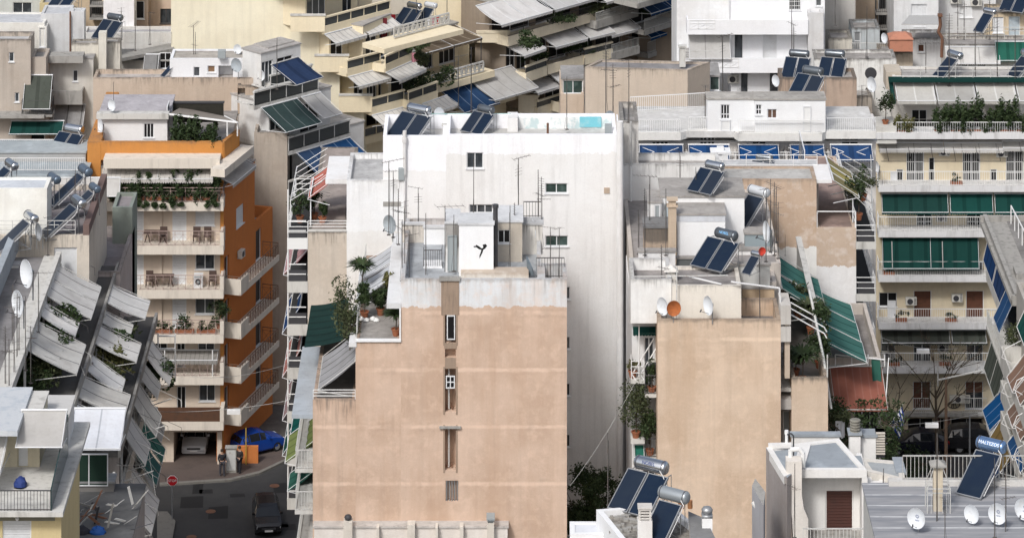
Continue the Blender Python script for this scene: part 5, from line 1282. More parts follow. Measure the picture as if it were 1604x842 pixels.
for i in range(1,6): b.tube(p+V((-.42+.14*i,-.35,.06)),p+V((-.42+.14*i,-.35,.85)),.01,4)
b.build('chimney_cage',m_rail,co)
S.done()
heater('maltezos',tuple(G(1535,772,ZS)+V((-.05,0,.0))),R(-24),.92,'solar heater with one wide dark panel by the railing of the lower right terrace')
for i,(u,v,k_,s_,rz) in enumerate(((1437,838,'logo',.76,-28),(1524,826,'w',.68,-38),(1564,829,'logo',.77,-25),(1606,823,'logo',.8,-30))):
    dish(k_,tuple(G(u,v,ZS)+V((0,0,-.15 if i else -.1))),R(rz),s_,['white dish with dark emblem, leftmost of the row on the lower right terrace','plain white dish, second from the left on the lower right terrace','white dish with dark emblem, third from the left on the lower right terrace','white dish cut by the right edge of the picture on the grey terrace'][i])
# ---- T: gravel roof at the bottom centre
T=Bld('roof_building','white-walled roof with rubble surface and solar heaters at the bottom centre',(PX(1000,150),150,30))
ZT=PZ(798,151); wT=plaster((.76,.77,.78),.25,blot=.4)
m_gr=rusty('roof_gravel',(.30,.28,.25),(.10,.09,.08),.95,sc=4,lo=.4,hi=.62,amt=.9)
polyprism(T,[(1022,905),(1140,860),(1048,788),(934,797)],ZT+.25,ZT-6,wT,m_gr,.25)
k=T.blockm(FrP(893,149.5,962),0,1.75,ZT-7,PZ(836,149.5),1.3,.05,wT,roofm((.68,.70,.74),.2,71))
polyprism(T,[(1082,850),(1140,880),(1105,812),(1078,800)],ZT+.45,ZT-4,plaster((.5,.48,.45),.8),roofm((.22,.22,.22),.4,72),0)
p=G(1010,850,ZT); b=MB(); b.b(p.x-.28,p.x+.28,p.y-.25,p.y+.25,ZT,ZT+.95); co=T.part(b,'chimney',plaster((.72,.71,.70),.6))
b=MB()
for i in range(4): b.b(p.x-.25,p.x+.25,p.y-.22,p.y+.22,ZT+1.0+i*.11,ZT+1.05+i*.11)
for sx_ in(-.2,.2):
    for sy_ in (-.18,.18): b.b(p.x+sx_-.03,p.x+sx_+.03,p.y+sy_-.03,p.y+sy_+.03,ZT+.95,ZT+1.4)
b.b(p.x-.28,p.x+.28,p.y-.25,p.y+.25,ZT+1.4,ZT+1.46); b.build('chimney_cap',plaster((.6,.58,.55),.7),co)
Yq=148.; b=MB(); b.b(PX(1100,Yq),PX(1116,Yq),Yq,Yq+.4,ZT-6,PZ(811,Yq)); co=T.part(b,'chimney',plaster((.78,.79,.80),.1))
b=MB(); p=PT(1108,811,Yq)+V((0,.2,0)); b.b(p.x-.21,p.x+.21,p.y-.21,p.y+.21,p.z,p.z+.08); b.lathe(tuple(p),[(.12,.08),(.14,.12),(.21,.2),(.22,.27),(.16,.35),(.06,.39)],16); b.build('turbine_cowl',m_steel,co,smooth=True)
b=MB(); r_=random.Random(3)
for i in range(70):
    q=G(r_.uniform(955,1040),r_.uniform(800,840),ZT); s_=r_.uniform(.04,.11); b.b(q.x-s_,q.x+s_,q.y-s_,q.y+s_,ZT,ZT+s_)
T.part(b,'rubble',m_conc)
b=MB(); q=G(1067,795,ZT); b.tube(q,q+V((0,0,.45)),.12,10); b.tube(q+V((.35,0,0)),q+V((.35,0,.3)),.1,10); T.part(b,'vent_pipe',rusty('rusty_vent',(.35,.16,.07),(.1,.06,.04)))
T.done()
heater('nobel',tuple(G(1000,800,ZT)+V((0,.1,0))),R(-22),.98,'twin panel solar heater with blue lettered tank at the bottom centre')
b=empty('solar_water_heater',tuple(G(1035,835,ZT)),'second solar heater with plain grey tank and single panel in front of the lettered one','solar heater'); 
bpy.data.objects.remove(b)
heater('zinc1',tuple(G(1020,842,ZT)+V((.35,-.1,-.25))),R(-24),.95,'grey tank heater with wide panel in front of the blue lettered one')
antenna(5,tuple(G(952,800,ZT)),0,1,'thin bare pole at the left corner of the rubble roof',3.1)
# ---- U: strip of white parapet across the bottom of the peach gable
U=Bld('roof_building','white parapet with stub chimneys along the foot of the peach gable',(PX(640,199),199,0))
ZU=PZ(826,199.3); wU=plaster((.72,.68,.64),.35,None)
k=U.blockm(FrP(492,199.3,795),0,303*199.3/F,0,ZU,.69,0,wU,roofm((.52,.49,.46),.4))
for i,(u0,u1,v) in enumerate(((538,552,816),(638,650,820),(763,774,816),(590,594,825),(682,686,824),(720,726,823))):
    b=MB(); b.b(PX(u0,199),PX(u1,199),198.9,199.5,ZU-4,PZ(v,199)); co=U.part(b,'chimney' if i<3 else 'pilaster',plaster((.64,.60,.54),.6))
    if i==0: b=MB(); b.lathe((PX(545,199),199.2,PZ(816,199)),[(.1,0),(.18,.06),(.2,.16),(.14,.26),(.04,.3)],14); b.build('cowl',m_dark,co,smooth=True)
    if i==2: b=MB(); b.b(PX(762,199),PX(775,199),198.8,199.6,PZ(812,199),PZ(809,199)); b.b(PX(764,199),PX(773,199),198.9,199.5,PZ(817,199),PZ(812,199)); b.build('cowl',m_grcurt,co)
U.done()
# ================================================================ orange building
O=Bld('apartment_building','orange and cream apartment block with stacked balconies and a garage at street level',(PX(250,258),258,0))
YO=258.; ORA=(.53,.235,.065); ORD=(.55,.195,.06)
wO=plaster((.62,.53,.44),.35,None,blot=.5); wOr=plaster(ORA,.35,PZ(222,YO-.1)+.05,blot=.5,drip=.5); wOd=plaster(ORD,.35,None,blot=.5)
ko=O.block(158,350,262,YO,13,0,wO,roofm((.3,.28,.26)))
f=ko.f; X=f.fr.x
crs=rusty('cream_slab',(.66,.60,.52),(.42,.38,.33),.85,sc=.8,stretch=(2,2,.3)); m_prail=rusty('pink_rail',(.40,.30,.27),(.2,.15,.13),sc=4)
O.bl[0].par=0
ZO_=PZ(222,YO)-.55
b=MB(); b.b(PX(137,YO),PX(158,YO)-.003,YO-.1,YO+12,0,PZ(222,YO)); O.part(b,'wall',wOr)
b=MB(); fr=f.fr; b.bx(fr,X(158),X(349),-.25,.08,PZ(250,YO),PZ(222,YO)); O.part(b,'parapet',wOr); kd_=O.blockm(FrP(264,YO+6.5,350),0,86*(YO+6.5)/F,ZO_,ZO_+1.3,.2,0,rusty('dark_backdrop',(.03,.028,.022),(.015,.015,.012),.9),m_dark,'pergola_backdrop')  # last block: added dark backdrop, painted shade behind the pergola plants
f.ps(162,249,344,264,.0,1.4,crs,'roof_slab')
b=MB(); b.bx(fr,X(345),X(350.5),-.02,.05,0,PZ(262,YO)); O.part(b,'pilaster',wOr)
f.awn(X(163),X(336),PZ(264,YO-.7),1.3,.45,fabric((.55,.53,.50),(.4,.38,.36),.3,.3,.03),val=.35,o0=.1)
sl=[PZ(v,YO-1.3) for v in (317,385,454,524,589,660)]
lefts=(160,198,196,205,214,222)
for i,(z,u) in enumerate(zip(sl,lefts)):
    f.balc(X(u,1.3),X(350,1.3),z,1.3,['deco','deco','deco','deco','deco',None][i],.95,.58,crs,m_prail,low=0)
    b=MB(); b.bx(fr,X(344.5,1.3),X(350.5,1.3),0,1.33,z,z+.9 if i else z+.2); O.part(b,'balcony_cheek',crs)
for i,z in enumerate(sl):
    zt_=z+2.35
    if i==0:
        for u0,u1 in ((172,200),(268,292)): f.win(X(u0),z,X(u1),zt_,2,gm=m_black)
        continue
    if i in(1,2,3):
        for u0,u1 in ((180,225),(270,292)): f.win(X(u0),z,X(u1),zt_,1,shut=1.,sm=m_shut,dep=.1)
        f.slab(X(250),X(254),z,zt_+.2,.0,.12,wO,'pilaster')
        f.win(X(306),z+.95,X(336),z+2.2,2,shut=1. if i==1 else 0,sm=m_shut)
    if i==4:
        f.win(X(277),z+.2,X(290),z+1.9,2,gm=m_black); f.win(X(310),z+.9,X(336),z+2.1,2); f.win(X(240),z,X(262),z+2.1,2,gm=m_black)
    if i==5:
        f.win(X(277),z+.2,X(291),z+1.9,2,gm=m_black); f.win(X(312),z+.9,X(337),z+2.2,2); 
f.awn(X(244),X(343),PZ(548,YO),1.2,.2,fabric((.42,.40,.37),(.3,.28,.26),.3,.3,.05),val=.35,o0=.1)
b=MB(); 
for u in(258,333): b.tube(PT(u,548,YO-1.25),PT(u,590,YO-1.25),.04,5)
O.part(b,'post',m_wrail)
b=MB(); b.bx(fr,X(244,1.28),X(346,1.28),1.24,1.27,sl[5],sl[5]+.95); O.part(b,'rail_panel',rusty('brown_panel',(.10,.05,.03),(.06,.04,.03)))
# garage
f.opening(X(272),.02,X(340),PZ(676,YO),7.)
b=MB(); b.bx(fr,X(341),X(348),-.1,.4,0,PZ(672,YO)); O.part(b,'pier',wO)
# penthouse hut on the roof with a pergola
ZO=PZ(222,YO)-.55
kh=O.blockm(FrP(153,YO+2.2,262),0,109*(YO+2.2)/F,ZO-.5,PZ(186,YO+2.2),5.5,0,plaster((.78,.78,.78),.15,blot=.4),roofm((.42,.40,.42),.4,81),'penthouse_wall')
kh.f.ps(151,178,264,187,-.3,.35,m_concl,'eaves'); x0,z0,x1,z1=kh.f.Rp(225,193,241,216); kh.f.win(x0,z0,x1,z1,3,gm=m_black,dep=.1)
kh.r.win(1,ZO,2.5,ZO+2,1,gm=m_black)
b=MB(); a=PT(263,171,YO+3); 
P4=[PT(264,179,YO+2.),PT(372,192,YO+.4),PT(352,182,YO+5),PT(283,168,YO+7)]
b.box8([q-V((0,0,.08)) for q in P4]+P4); O.part(b,'pergola_roof',rusty('pergola_roof',(.24,.21,.18),(.14,.12,.1),sc=2))
b=MB(); b.tube(PT(264,179,YO+2.),PT(372,192,YO+.4),.07,5); b.tube(PT(372,192,YO+.4),PT(352,182,YO+5),.06,5)
for q in ((356,191),(372,192)): b.tube(PT(q[0],q[1],YO+.6),PT(q[0],213,YO+.6),.05,5)
O.part(b,'pergola_frame',m_wrail)
# angled right side
fs=FrP(350,YO,428,YO+9.5); k=O.blockm(fs,0.003,fs.hit(399),0,PZ(292,YO),.5,0,wOd,roofm((.3,.28,.26)))
k2=O.blockm(fs,fs.hit(399)+.003,fs.hit(427),0,PZ(333,YO+8),2.2,.8,wOd,roofm((.42,.38,.35)))
s=k.f; S_=s.fr
s.win(S_.x(370),S_.z(376,353),S_.x(382),S_.z(376,322),1,gm=m_shut); 
s.slab(S_.x(352,1.),S_.x(398,1.),PZ(262,YO)+.1,PZ(250,YO)+.1,0,1.0,crs,'roof_slab'); s.awn(S_.x(355,.6),S_.x(392,.6),PZ(264,YO+1),1.,.4,fabric((.55,.53,.50),(.4,.38,.36),.3,.3,.03),val=.3)
b=MB(); b.bx(S_,S_.x(350),S_.x(374),-.2,.06,PZ(250,YO)+.1,PZ(222,YO)); O.part(b,'parapet',wOr)
for i,v in enumerate((425,493,562,628)):
    z=PZ(v+22,YO+1.2); x0=S_.x(377,1.2); x1=S_.x(437,1.2)
    fa=Fac(O.root,S_,20,0,40)
    fa.balc(x0,x1,z,1.2,'deco',1.0,.2,crs,rusty('brown_rail',(.2,.12,.08),(.12,.08,.06)),low=0)
    b=MB(); b.bx(S_,x0,x0+1.5,1.1,1.23,z-.2,z+.85); b.bx(S_,x0-.003,x0+.1,0,1.1,z-.2,z+.85); b.bx(S_,x0+1.5,x1,1.1,1.22,z-.2,z+.2); O.part(b,'balcony_parapet',crs)
    s.win(x0+.1,z,x0+1.0,z+2.2,1,gm=m_glass,fm=m_alu,dep=.2); 
    fb=k2.f; fb.win(.2,z,1.3,z+2.1,1,gm=m_black)
s.ac(S_.x(371),S_.z(374,402),.7,.5)
O.done()
zs=sl
hedge('balcony_hedge',(PX(170,YO-1.1),YO-1.0,zs[0]+.1),(PX(343,YO-1.1),YO-1.0,zs[0]+.1),1.9,1.2,'long trailing greenery along the top balcony rail of the orange building',8000,.22,m_leaf,21,droop=.5)
hedge('balcony_hedge',(PX(238,YO-1.1),YO-1.0,zs[3]+.05),(PX(340,YO-1.1),YO-1.0,zs[3]+.05),.1+1.1,.8,'green planting along the fourth balcony down of the orange building',2000,.16,m_leaf,22)
hedge('terrace_hedge',(PX(272,YO+1.5),YO+1.5,ZO),(PX(340,YO+1.),YO+1.,ZO),1.5,2.2,'dense dark plants under the pergola on the orange roof',5000,.2,m_leaf,23)
plant('potted_plant',(PX(343,YO-1),YO-.9,zs[3]+.3),'round bush at the right end of the fourth balcony of the orange building',h=1.5,w=1.3,n=320,seed=31)
# balcony furniture
def table_set(u,v,kind,label,i):
    z=zs[i]; Y_=YO-.6; x=PX(u,Y_); e=empty('table' if kind=='table' else 'chair',(x,Y_,z),label,kind,'balcony furniture of the orange building'); m_=rusty('cane',(.09,.06,.05),(.05,.035,.03))
    b=MB()
    if kind=='table':
        b.b(x-.75,x+.75,Y_-.35,Y_+.35,z+.7,z+.76); b.build('table_top',m_,e)
        for sx_ in(-1,1): b=MB(); b.tube((x+sx_*.7,Y_,z),(x+sx_*.5,Y_,z+.7),.04,5); b.tube((x+sx_*.35,Y_,z),(x+sx_*.5,Y_,z+.7),.03,5); b.build('leg',m_,e)
    else:
        b.b(x-.25,x+.25,Y_-.25,Y_+.25,z+.42,z+.48); b.build('seat',m_,e)
        b=MB(); b.b(x-.25,x+.25,Y_+.22,Y_+.27,z+.5,z+1.0); b.build('backrest',m_,e)
        for sx_ in(-.22,.22):
            for sy_ in(-.22,.22): b=MB(); b.tube((x+sx_,Y_+sy_,z),(x+sx_,Y_+sy_,z+.42),.025,5); b.build('leg',m_,e)
table_set(243,382,'table','dark table on the second balcony from the top of the orange building',1); table_set(256,382,'chair','dark chair right beside the table on the second orange building balcony',1)
table_set(308,380,'chair','small dark chair near the right end of the second orange building balcony',1); table_set(325,380,'chair','dark chair furthest right on the second orange building balcony',1)
table_set(234,452,'chair','dark cane chair left of the table on the third orange building balcony',2); table_set(255,452,'table','dark table on the third balcony from the top of the orange building',2)
table_set(333,452,'chair','dark chair right of the washing machine on the orange building balcony',2)
z=zs[2]; x=PX(311,YO-.6); e=empty('washing_machine',(x,YO-.6,z),'white front-loading washing machine on the third orange building balcony','washing machine'); b=MB(); b.b(x-.3,x+.3,YO-.9,YO-.3,z,z+.85); b.build('body',m_alu,e); b=MB(); b.tube((x,YO-.93,z+.42),(x,YO-.89,z+.42),.2,16); b.build('door',m_dark,e); b=MB(); b.tube((x,YO-.945,z+.42),(x,YO-.93,z+.42),.1,12); b.b(x-.27,x+.27,YO-.91,YO-.9,z+.7,z+.8); b.build('control_panel',m_grcurt,e)
# ================================================================ left street: stepped block with pale awnings
I=Bld('apartment_building','grey stepped block on the left street, each floor shaded by big pale folding awnings',(-23.,205,0))
wI=plaster((.30,.28,.27),.9,None,blot=.7); wIc=plaster((.60,.55,.48),.6); cI=m_concl  # wI is coloured dark to stand in for shade behind the awnings
ends=[(-25.7,26.7,197,218.5),(-23.2,23.7,196,223),(-21.1,20.7,205,226)]
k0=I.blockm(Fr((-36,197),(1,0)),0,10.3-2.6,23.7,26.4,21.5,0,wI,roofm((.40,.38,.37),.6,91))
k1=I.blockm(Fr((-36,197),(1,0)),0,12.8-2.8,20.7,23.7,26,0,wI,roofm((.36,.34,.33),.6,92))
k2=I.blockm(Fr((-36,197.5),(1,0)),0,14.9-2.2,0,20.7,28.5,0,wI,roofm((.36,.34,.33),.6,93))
# roof slab edges with upstands, walls between them
b=MB(); b.b(-28.4,-26.7,196.8,218.5,26.38,26.62); I.part(b,'roof_slab',roofm((.25,.24,.24),.6,94)); b=MB(); b.b(-26.7,-25.7,196.8,218.5,26.42,26.7); b.b(-26.0,-25.7,196.8,218.5,26.7,26.95); I.part(b,'roof_slab',m_concl)
m_shade_slab=roofm((.13,.125,.12),.5,90)  # dark slab colour: painted shade for the floors between the awnings
b=MB(); b.b(-26.3,-23.3,200,226,23.45,23.7); I.part(b,'balcony',m_shade_slab); b=MB(); b.b(-23.3,-23.15,200,226,23.4,23.95); I.part(b,'balcony_edge',m_conc)
b=MB(); b.b(-23.6,-21.05,204.6,226,20.45,20.7); I.part(b,'balcony',m_shade_slab); b=MB(); b.b(-21.05,-20.9,204.6,226,20.4,20.95); I.part(b,'balcony_edge',m_conc)
b=MB(); b.b(-23.8,-20.9,204.6,226,17.4,17.65); b.b(-21.1,-20.9,204.6,226,17.65,18.4);I.part(b,'balcony',m_concl)
b=MB(); b.b(-23.8,-20.9,204.6,226,14.4,14.65); b.b(-21.1,-20.9,204.6,226,14.65,15.4);I.part(b,'balcony',m_concl)
b=MB(); b.b(-23.8,-20.9,204.6,226,11.4,11.65); I.part(b,'balcony',m_concl)
for Y_ in (204.3,210.3,217.6):    # dividing fins
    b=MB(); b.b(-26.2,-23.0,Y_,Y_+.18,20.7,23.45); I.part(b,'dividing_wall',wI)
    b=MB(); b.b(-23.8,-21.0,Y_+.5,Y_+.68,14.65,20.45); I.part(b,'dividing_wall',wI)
L0,L1_,L2_=k0.l,k1.l,k2.l
for kk,l_,z in ((k0,k0.r,23.7),(k1,k1.r,20.75),(k2,k2.r,17.7),(k2,k2.r,14.7)):
    for y0 in (1.5,6.,11.,16.,20.5): 
        if y0+3.8<l_.w: l_.win(y0,z+.08,y0+3.8,z+2.4,4,gm=m_black,fm=m_rail)
aw=[# frame x offset from k0.r etc: (facade, wall X, attach X, Z, Ynear, Yfar, out, drop, mat)
 (k0.r,-28.3,-25.7,26.6,211.8,217.2,2.4,1.25),(k0.r,-28.3,-25.7,26.5,203.4,208.0,2.55,1.25),
 (k1.r,-26,-23.2,23.85,219.0,222.2,2.2,.95),(k1.r,-26,-23.2,23.65,212.8,215.9,2.3,1.05),(k1.r,-26,-23.2,23.6,204.6,207.8,2.5,1.0),(k1.r,-26,-23.2,23.45,201.4,204.2,2.5,1.1),
 (k2.r,-23.3,-20.95,20.6,219.4,222.4,1.3,1.6),(k2.r,-23.3,-20.95,20.6,211.9,215.2,1.25,1.8),
 (k2.r,-23.3,-20.95,17.5,206.4,211.2,1.5,1.9),(k2.r,-23.3,-20.95,14.5,208,213,1.1,1.9),(k2.r,-23.3,-20.95,11.4,208,214,1.1,1.9)]
m_aw=[fabric((.72,.71,.69),(.28,.27,.26),1.5,.4,.03),fabric((.62,.61,.58),(.25,.25,.25),1.6,.45,.03),fabric((.76,.76,.75),(.35,.35,.35),1.4,.35,.03)]
for i,(fa,xw,xa,z,yn,yf,out,dr) in enumerate(aw):
    fa.awn(yn-fa.fr.o.y,yf-fa.fr.o.y,z,out,dr,m_aw[i%3],o0=xa-xw if True else 0,val=.12 if i%2 else 0,scal=False,am=m_rail)
for (z,yn,yf) in ((17.6,212.6,215.6),(17.6,215.9,218.2)):
    k2.r.awn(yn-197.5,yf-197.5,z,1.2,1.8,fabric((.06,.17,.17),(.4,.45,.44),1.8,.4,.03) if yn<215 else m_seag,o0=2.35,val=.1,scal=False,am=m_rail,lab='teal green awning')
b=MB()
for (x,y,z) in ((-23.1,210,23.6),(-23.1,217.4,23.6),(-21.,212.8,20.4),(-21.,217,20.4),(-21.,206.2,20.4),(-25.7,209.9,26.4)):
    b.path([(x,y,z-2.7),(x,y,z+.4)],.05,5); b.path([(x,y,z-1.9),(x+1.7,y,z-1.3)],.03,4); b.path([(x,y,z-1.9),(x,y+3,z-1.9)],.025,4)
I.part(b,'awning_posts',m_rail)
for (x,z,y0,y1) in ((-23.25,20.72,196.5,205),(-21.0,17.65,205,226)):
    g=Fac(I.root,Fr((x,y0),(0,1)),y1-y0,0,1).grille(0,y1-y0,0,z,z+1.,m_rail,'bars'); I.part(g,'railing',m_rail)
# white latticed window bay at the street corner
b=MB()
for i in range(4): b.tube((-20.7,224,18+i*.75),(-19.7,224,18+i*.75),.05,4)
for x in (-20.7,-19.7): b.tube((x,224,17.6),(x,224,20.4),.05,4)
I.part(b,'bay_frame',m_wrail)
r_=random.Random(21)
for (x,z,y0,y1,out,dr) in ((-25.7,26.45,209.0,211.2,2.3,1.1),(-23.2,23.6,216.4,218.4,2.0,.8),(-23.2,23.5,209.0,211.5,2.3,1.35),(-21.,20.55,216.2,218.6,1.2,1.2),(-21.,20.5,207.5,210.6,1.4,1.6),(-21.,17.5,218.6,221.,1.2,1.5),(-21.,14.5,214,218,1.1,1.6),(-21.,14.5,204.5,207.5,1.5,1.6)):
    fa=k0.r if x<-25 else k1.r if x<-22 else k2.r; fa.awn(y0-fa.fr.o.y,y1-fa.fr.o.y,z,out*.8,dr,m_aw[r_.randint(0,2)],o0=x-fa.fr.o.x,val=.1,scal=False,am=m_rail)
for (x,z) in ((-25.7,26.4),(-23.2,23.6),(-21.,20.6),(-21.,17.6)):
    for j in range(5):
        y=203+j*4.+r_.random(); b=MB(); a=V((x,y,z)); L_=r_.uniform(1.2,2.4)
        b.path([a,a+V((L_,r_.uniform(-.3,.3),-L_*.5)),a+V((L_+.05,0,-L_*.5-.35))],.013,4); I.part(b,'awning_arm',m_rail if j%2 else m_drail)
    for j in range(5):
        y=202+j*4; b=MB(); b.b(x-.06,x+.06,y,y+.1,z-2.6,z); I.part(b,'post',m_rail)
for j in range(16):
    x=[-25.6,-23.1,-21.][j%3]; z=[26.3,23.4,20.4][j%3]; a=V((x,r_.uniform(203,218),z)); c=V((x+r_.uniform(.5,3),r_.uniform(201,214),z-r_.uniform(1,3.2))); b=MB(); m_=a.lerp(c,.5)-V((0,0,.35)); b.path([a,m_,c],.01,4); I.part(b,'cable',m_rail)
I.done()
# far upper part J with heater roof
J=Bld('apartment_building','block with a mauve-grey flat roof carrying several solar heaters, upper left of the awnings',(-26,220,0))
ZJ=27.35; wJ=plaster((.62,.57,.50),.6,ZJ+.5); m_mauve=roofm((.27,.245,.25),.4,95)
kj=J.blockm(Fr((-37.5,219.2),(1,0)),0,13.3,15,ZJ+.3,9.6,.3,wJ,m_mauve); kj.f.win(11.3,ZJ-2.2,12.6,ZJ-.4,1,gm=m_shut)
b=MB(); b.b(-24.55,-24.2,219.2,228.9,ZJ+.3,ZJ+.9); J.part(b,'parapet',plaster((.17,.12,.11),.5))
kj2=J.blockm(Fr((-25.8,224),(1,0)),0,2.9,12,24.0,8.5,.6,plaster((.48,.43,.42),.5,24.0),m_mauve); kj3=J.blockm(Fr((-24.1,231),(1,0)),0,1.2,15,25.6,3,.2,plaster((.24,.27,.24),.5),m_mauve)
kj4=J.blockm(Fr((-38,219.9),(1,0)),0,11.3,ZJ,ZJ+2.75,2.2,.1,plaster((.78,.78,.74),.3),roofm((.55,.58,.62),.3,96)); kj5=J.blockm(Fr((-37,216.6),(1,0)),0,9.1,ZJ-3,ZJ-.6,.5,.0,plaster((.74,.74,.73),.4),roofm((.4,.4,.42),.3,97))
kj6=J.blockm(Fr((-40,203),(1,0)),0,11.6,18,26.0,13,.0,plaster((.72,.72,.70),.6),roofm((.30,.30,.31),.5,97)); kj7=J.blockm(Fr((-40,208.5),(1,0)),0,10.6,26,27.4,.3,0,plaster((.7,.7,.7),.6),m_conc); kj8=J.blockm(Fr((-40,212.5),(1,0)),0,9.6,26,28.0,.3,0,plaster((.5,.5,.52),.6),m_conc); kj9=J.blockm(Fr((-40,204),(1,0)),0,8.6,26,27.2,1.5,0,plaster((.6,.55,.45),.9),m_conc)
kj7.f.ac(9,26.3); kj8.f.win(7,26.5,8.4,27.7,2); rail_run(J,(-37,219.3),(-25,219.3),ZJ+.3,ZJ+1.1,m_rail,'tube')
b=MB(); b.b(-28.6,-28.2,197,219,26.9,28.1); J.part(b,'parapet_wall',plaster((.34,.38,.42),.8))
for i in range(9): b=MB()
J.done()
hl=['blue tank heater seen sideways near the middle of the mauve roof','dark tank heater at the back right of the mauve roof','dark tank heater beside the brown parapet of the mauve roof','heater with blue tank in the top left of the mauve roof','heater at the left picture edge above the white hut']
for i,(u,v,rz,s_) in enumerate(((92,372,-62,1.15),(104,322,-62,1.1),(124,340,-62,.9),(20,392,-62,1.05),(58,330,-60,1.0))):
    p=G(u,v,ZJ); heater('onedark' if i in(1,2,4) else 'one',(p.x,p.y,ZJ+.02),R(rz),s_,hl[i])
p=PT(-8,305,226); heater('one',tuple(p),R(-60),1.0,'heater cut by the left edge, on the roof of the white hut')
# ================================================================ yellow building, lower left corner
Yb=Bld('apartment_building','yellow building at the lower left corner with a terrace, pale awning and white shutter',(PX(40,166),166,0))
wY=plaster((.58,.48,.27),.5,PZ(795,166)+.3,blot=.6,drip=.8); ZY=PZ(792,166)
ky=Yb.blockm(FrP(-60,166,96),0,156*166/F,10,ZY-.2,7,0,wY,m_conc); ky.f.win(*ky.f.Rp(4,815,49,880),n=1,shut=1.)
b=MB(); b.b(PX(-60,165.4),PX(99,165.4),165.3,176,ZY-.2,ZY); Yb.part(b,'terrace_slab',m_concl)
ky.f.ps(-60,795,86,815,0.0,.02,plaster((.22,.21,.16),.6),'painted_shade_band')  # dark strip below the terrace slab, its shade painted as plaster colour
wYw=plaster((.60,.55,.42),.5)
ky2=Yb.blockm(FrP(-60,170.5,62),0,122*170.5/F,ZY,ZY+2.2,3,0,wYw,m_concl,'penthouse_wall')
ky2.f.win(*ky2.f.Rp(27,655,45,735),n=1,gm=m_shut,fm=wYw); ky3=Yb.blockm(FrP(42,172.5,105),0,63*172.5/F,ZY,PZ(657,172.5),2.8,0,plaster((.74,.74,.74),.3),rusty('corrugated_roof',(.55,.54,.52),(.3,.28,.27),sc=2.5,stretch=(1,6,1)),'penthouse_wall'); x0,z0,x1,z1=ky3.f.Rp(66,665,90,734); ky3.f.win(x0,z0,x1,z1,1,gm=m_shut,shut=1.)
b=MB(); b.b(PX(-60,168.8),PX(30,168.8),168.2,173.6,ZY+2.21,ZY+2.45); Yb.part(b,'roof_slab',rusty('blue_edge_slab',(.52,.54,.56),(.3,.36,.42),sc=2))
ky2.f.awn(ky2.f.fr.x(26,1.5),ky2.f.fr.x(100,1.5),ZY+2.5,2.0,.85,fabric((.62,.60,.57),(.4,.39,.38),2.1,.3,.02),val=0,scal=False)
ky2.f.awn(ky2.f.fr.x(-60,2),ky2.f.fr.x(8,2),ZY+2.1,3.6,1.1,m_pale,val=0,scal=False)
rail_run(Yb,(PX(-60,165.5),165.5),(PX(79,165.5),165.5),ZY,ZY+.85,m_drail,'bars')
b=MB(); x_=PX(93,169); b.box8([(PX(79,165.5),165.5,ZY),(PX(79,165.5)+.05,165.5,ZY),(x_+.05,172,ZY),(x_,172,ZY),(PX(79,165.5),165.5,ZY+.9),(PX(79,165.5)+.05,165.5,ZY+.9),(x_+.05,172,ZY+1.8),(x_,172,ZY+1.8)]); Yb.part(b,'glass_screen',simple('dark_green_glass',(.02,.045,.045),.1))
b=MB(); p=PT(27,812,165.9); b.lathe((p.x,165.9,p.z),[(.02,-.08),(.08,-.03),(.08,.03),(.02,.08)],10); Yb.part(b,'lamp_globe',m_wrail)
ky4=Yb.blockm(FrP(-60,178,50),0,110*178/F,5,ZY-1.5,5,0,wYw,m_conc)
Yb.done()
# scrap terrace between
Z9=PZ(822,186); Sc=Bld('terrace','cluttered grey terrace of scrap wood and panels at the lower left',(PX(150,186),186,0),cat='terrace')
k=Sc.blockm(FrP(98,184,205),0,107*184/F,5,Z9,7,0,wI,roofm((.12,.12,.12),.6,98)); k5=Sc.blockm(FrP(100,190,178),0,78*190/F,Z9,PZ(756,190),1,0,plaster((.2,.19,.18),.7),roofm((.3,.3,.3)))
k5.f.awn(.5,3.1,Z9+4.2,2.8,.9,fabric((.60,.62,.66),(.4,.42,.46),1.4,.3,.02),val=.1,scal=False)
k5.f.win(.3,Z9+.4,2.2,Z9+2,2,gm=simple('green_mesh',(.01,.03,.02),.8),cut=False)
Sc.done()
e=empty('scrap_pile',(PX(160,186),186.5,Z9),'pile of broken white planks and metal sheets on the cluttered terrace','scrap'); r_=random.Random(8)
for j in range(26):
    a=V((PX(r_.uniform(115,205),186),185+r_.random()*3,Z9+r_.uniform(.05,.5))); t_=r_.uniform(0,3.1); d_=V((math.cos(t_),r_.uniform(-.3,.3),r_.uniform(.1,1.1)*abs(math.sin(t_))))*r_.uniform(.4,1.5)
    b=MB(); w_=V((0,.06,.08)); b.box8([a,a+d_,a+d_+V((0,.05,0)),a+V((0,.05,0)),a+V((.12,0,.06)),a+d_+V((.12,0,.06)),a+d_+V((.12,.05,.06)),a+V((.12,.05,.06))]); b.build('plank',[m_conc,m_rail,m_concl,m_rust,m_dark][j%5],e)
def lump(name,p,s,mat,label,cat,seed=1):
    r=random.Random(seed); b=MB(); n=10; m=6; x,y,z=p
    rg=[[(x+s[0]*math.sin(math.pi*(j+.5)/m*.5+.05)*math.cos(6.283*i/n)*r.uniform(.8,1.15),y+s[1]*math.sin(math.pi*(j+.5)/m*.5+.05)*math.sin(6.283*i/n),z+s[2]*math.cos(math.pi*(j+.5)/m*.5)*r.uniform(.85,1.1)) for i in range(n)] for j in range(m)]
    for j in range(m-1):
        for i in range(n): b.face([rg[j][i],rg[j+1][i],rg[j+1][(i+1)%n],rg[j][(i+1)%n]])
    b.face(rg[0]); b.face([(q[0],q[1],z) for q in rg[-1]][::-1])
    o=b.build(name,mat,None,org=p); tag(o,label,cat); return o
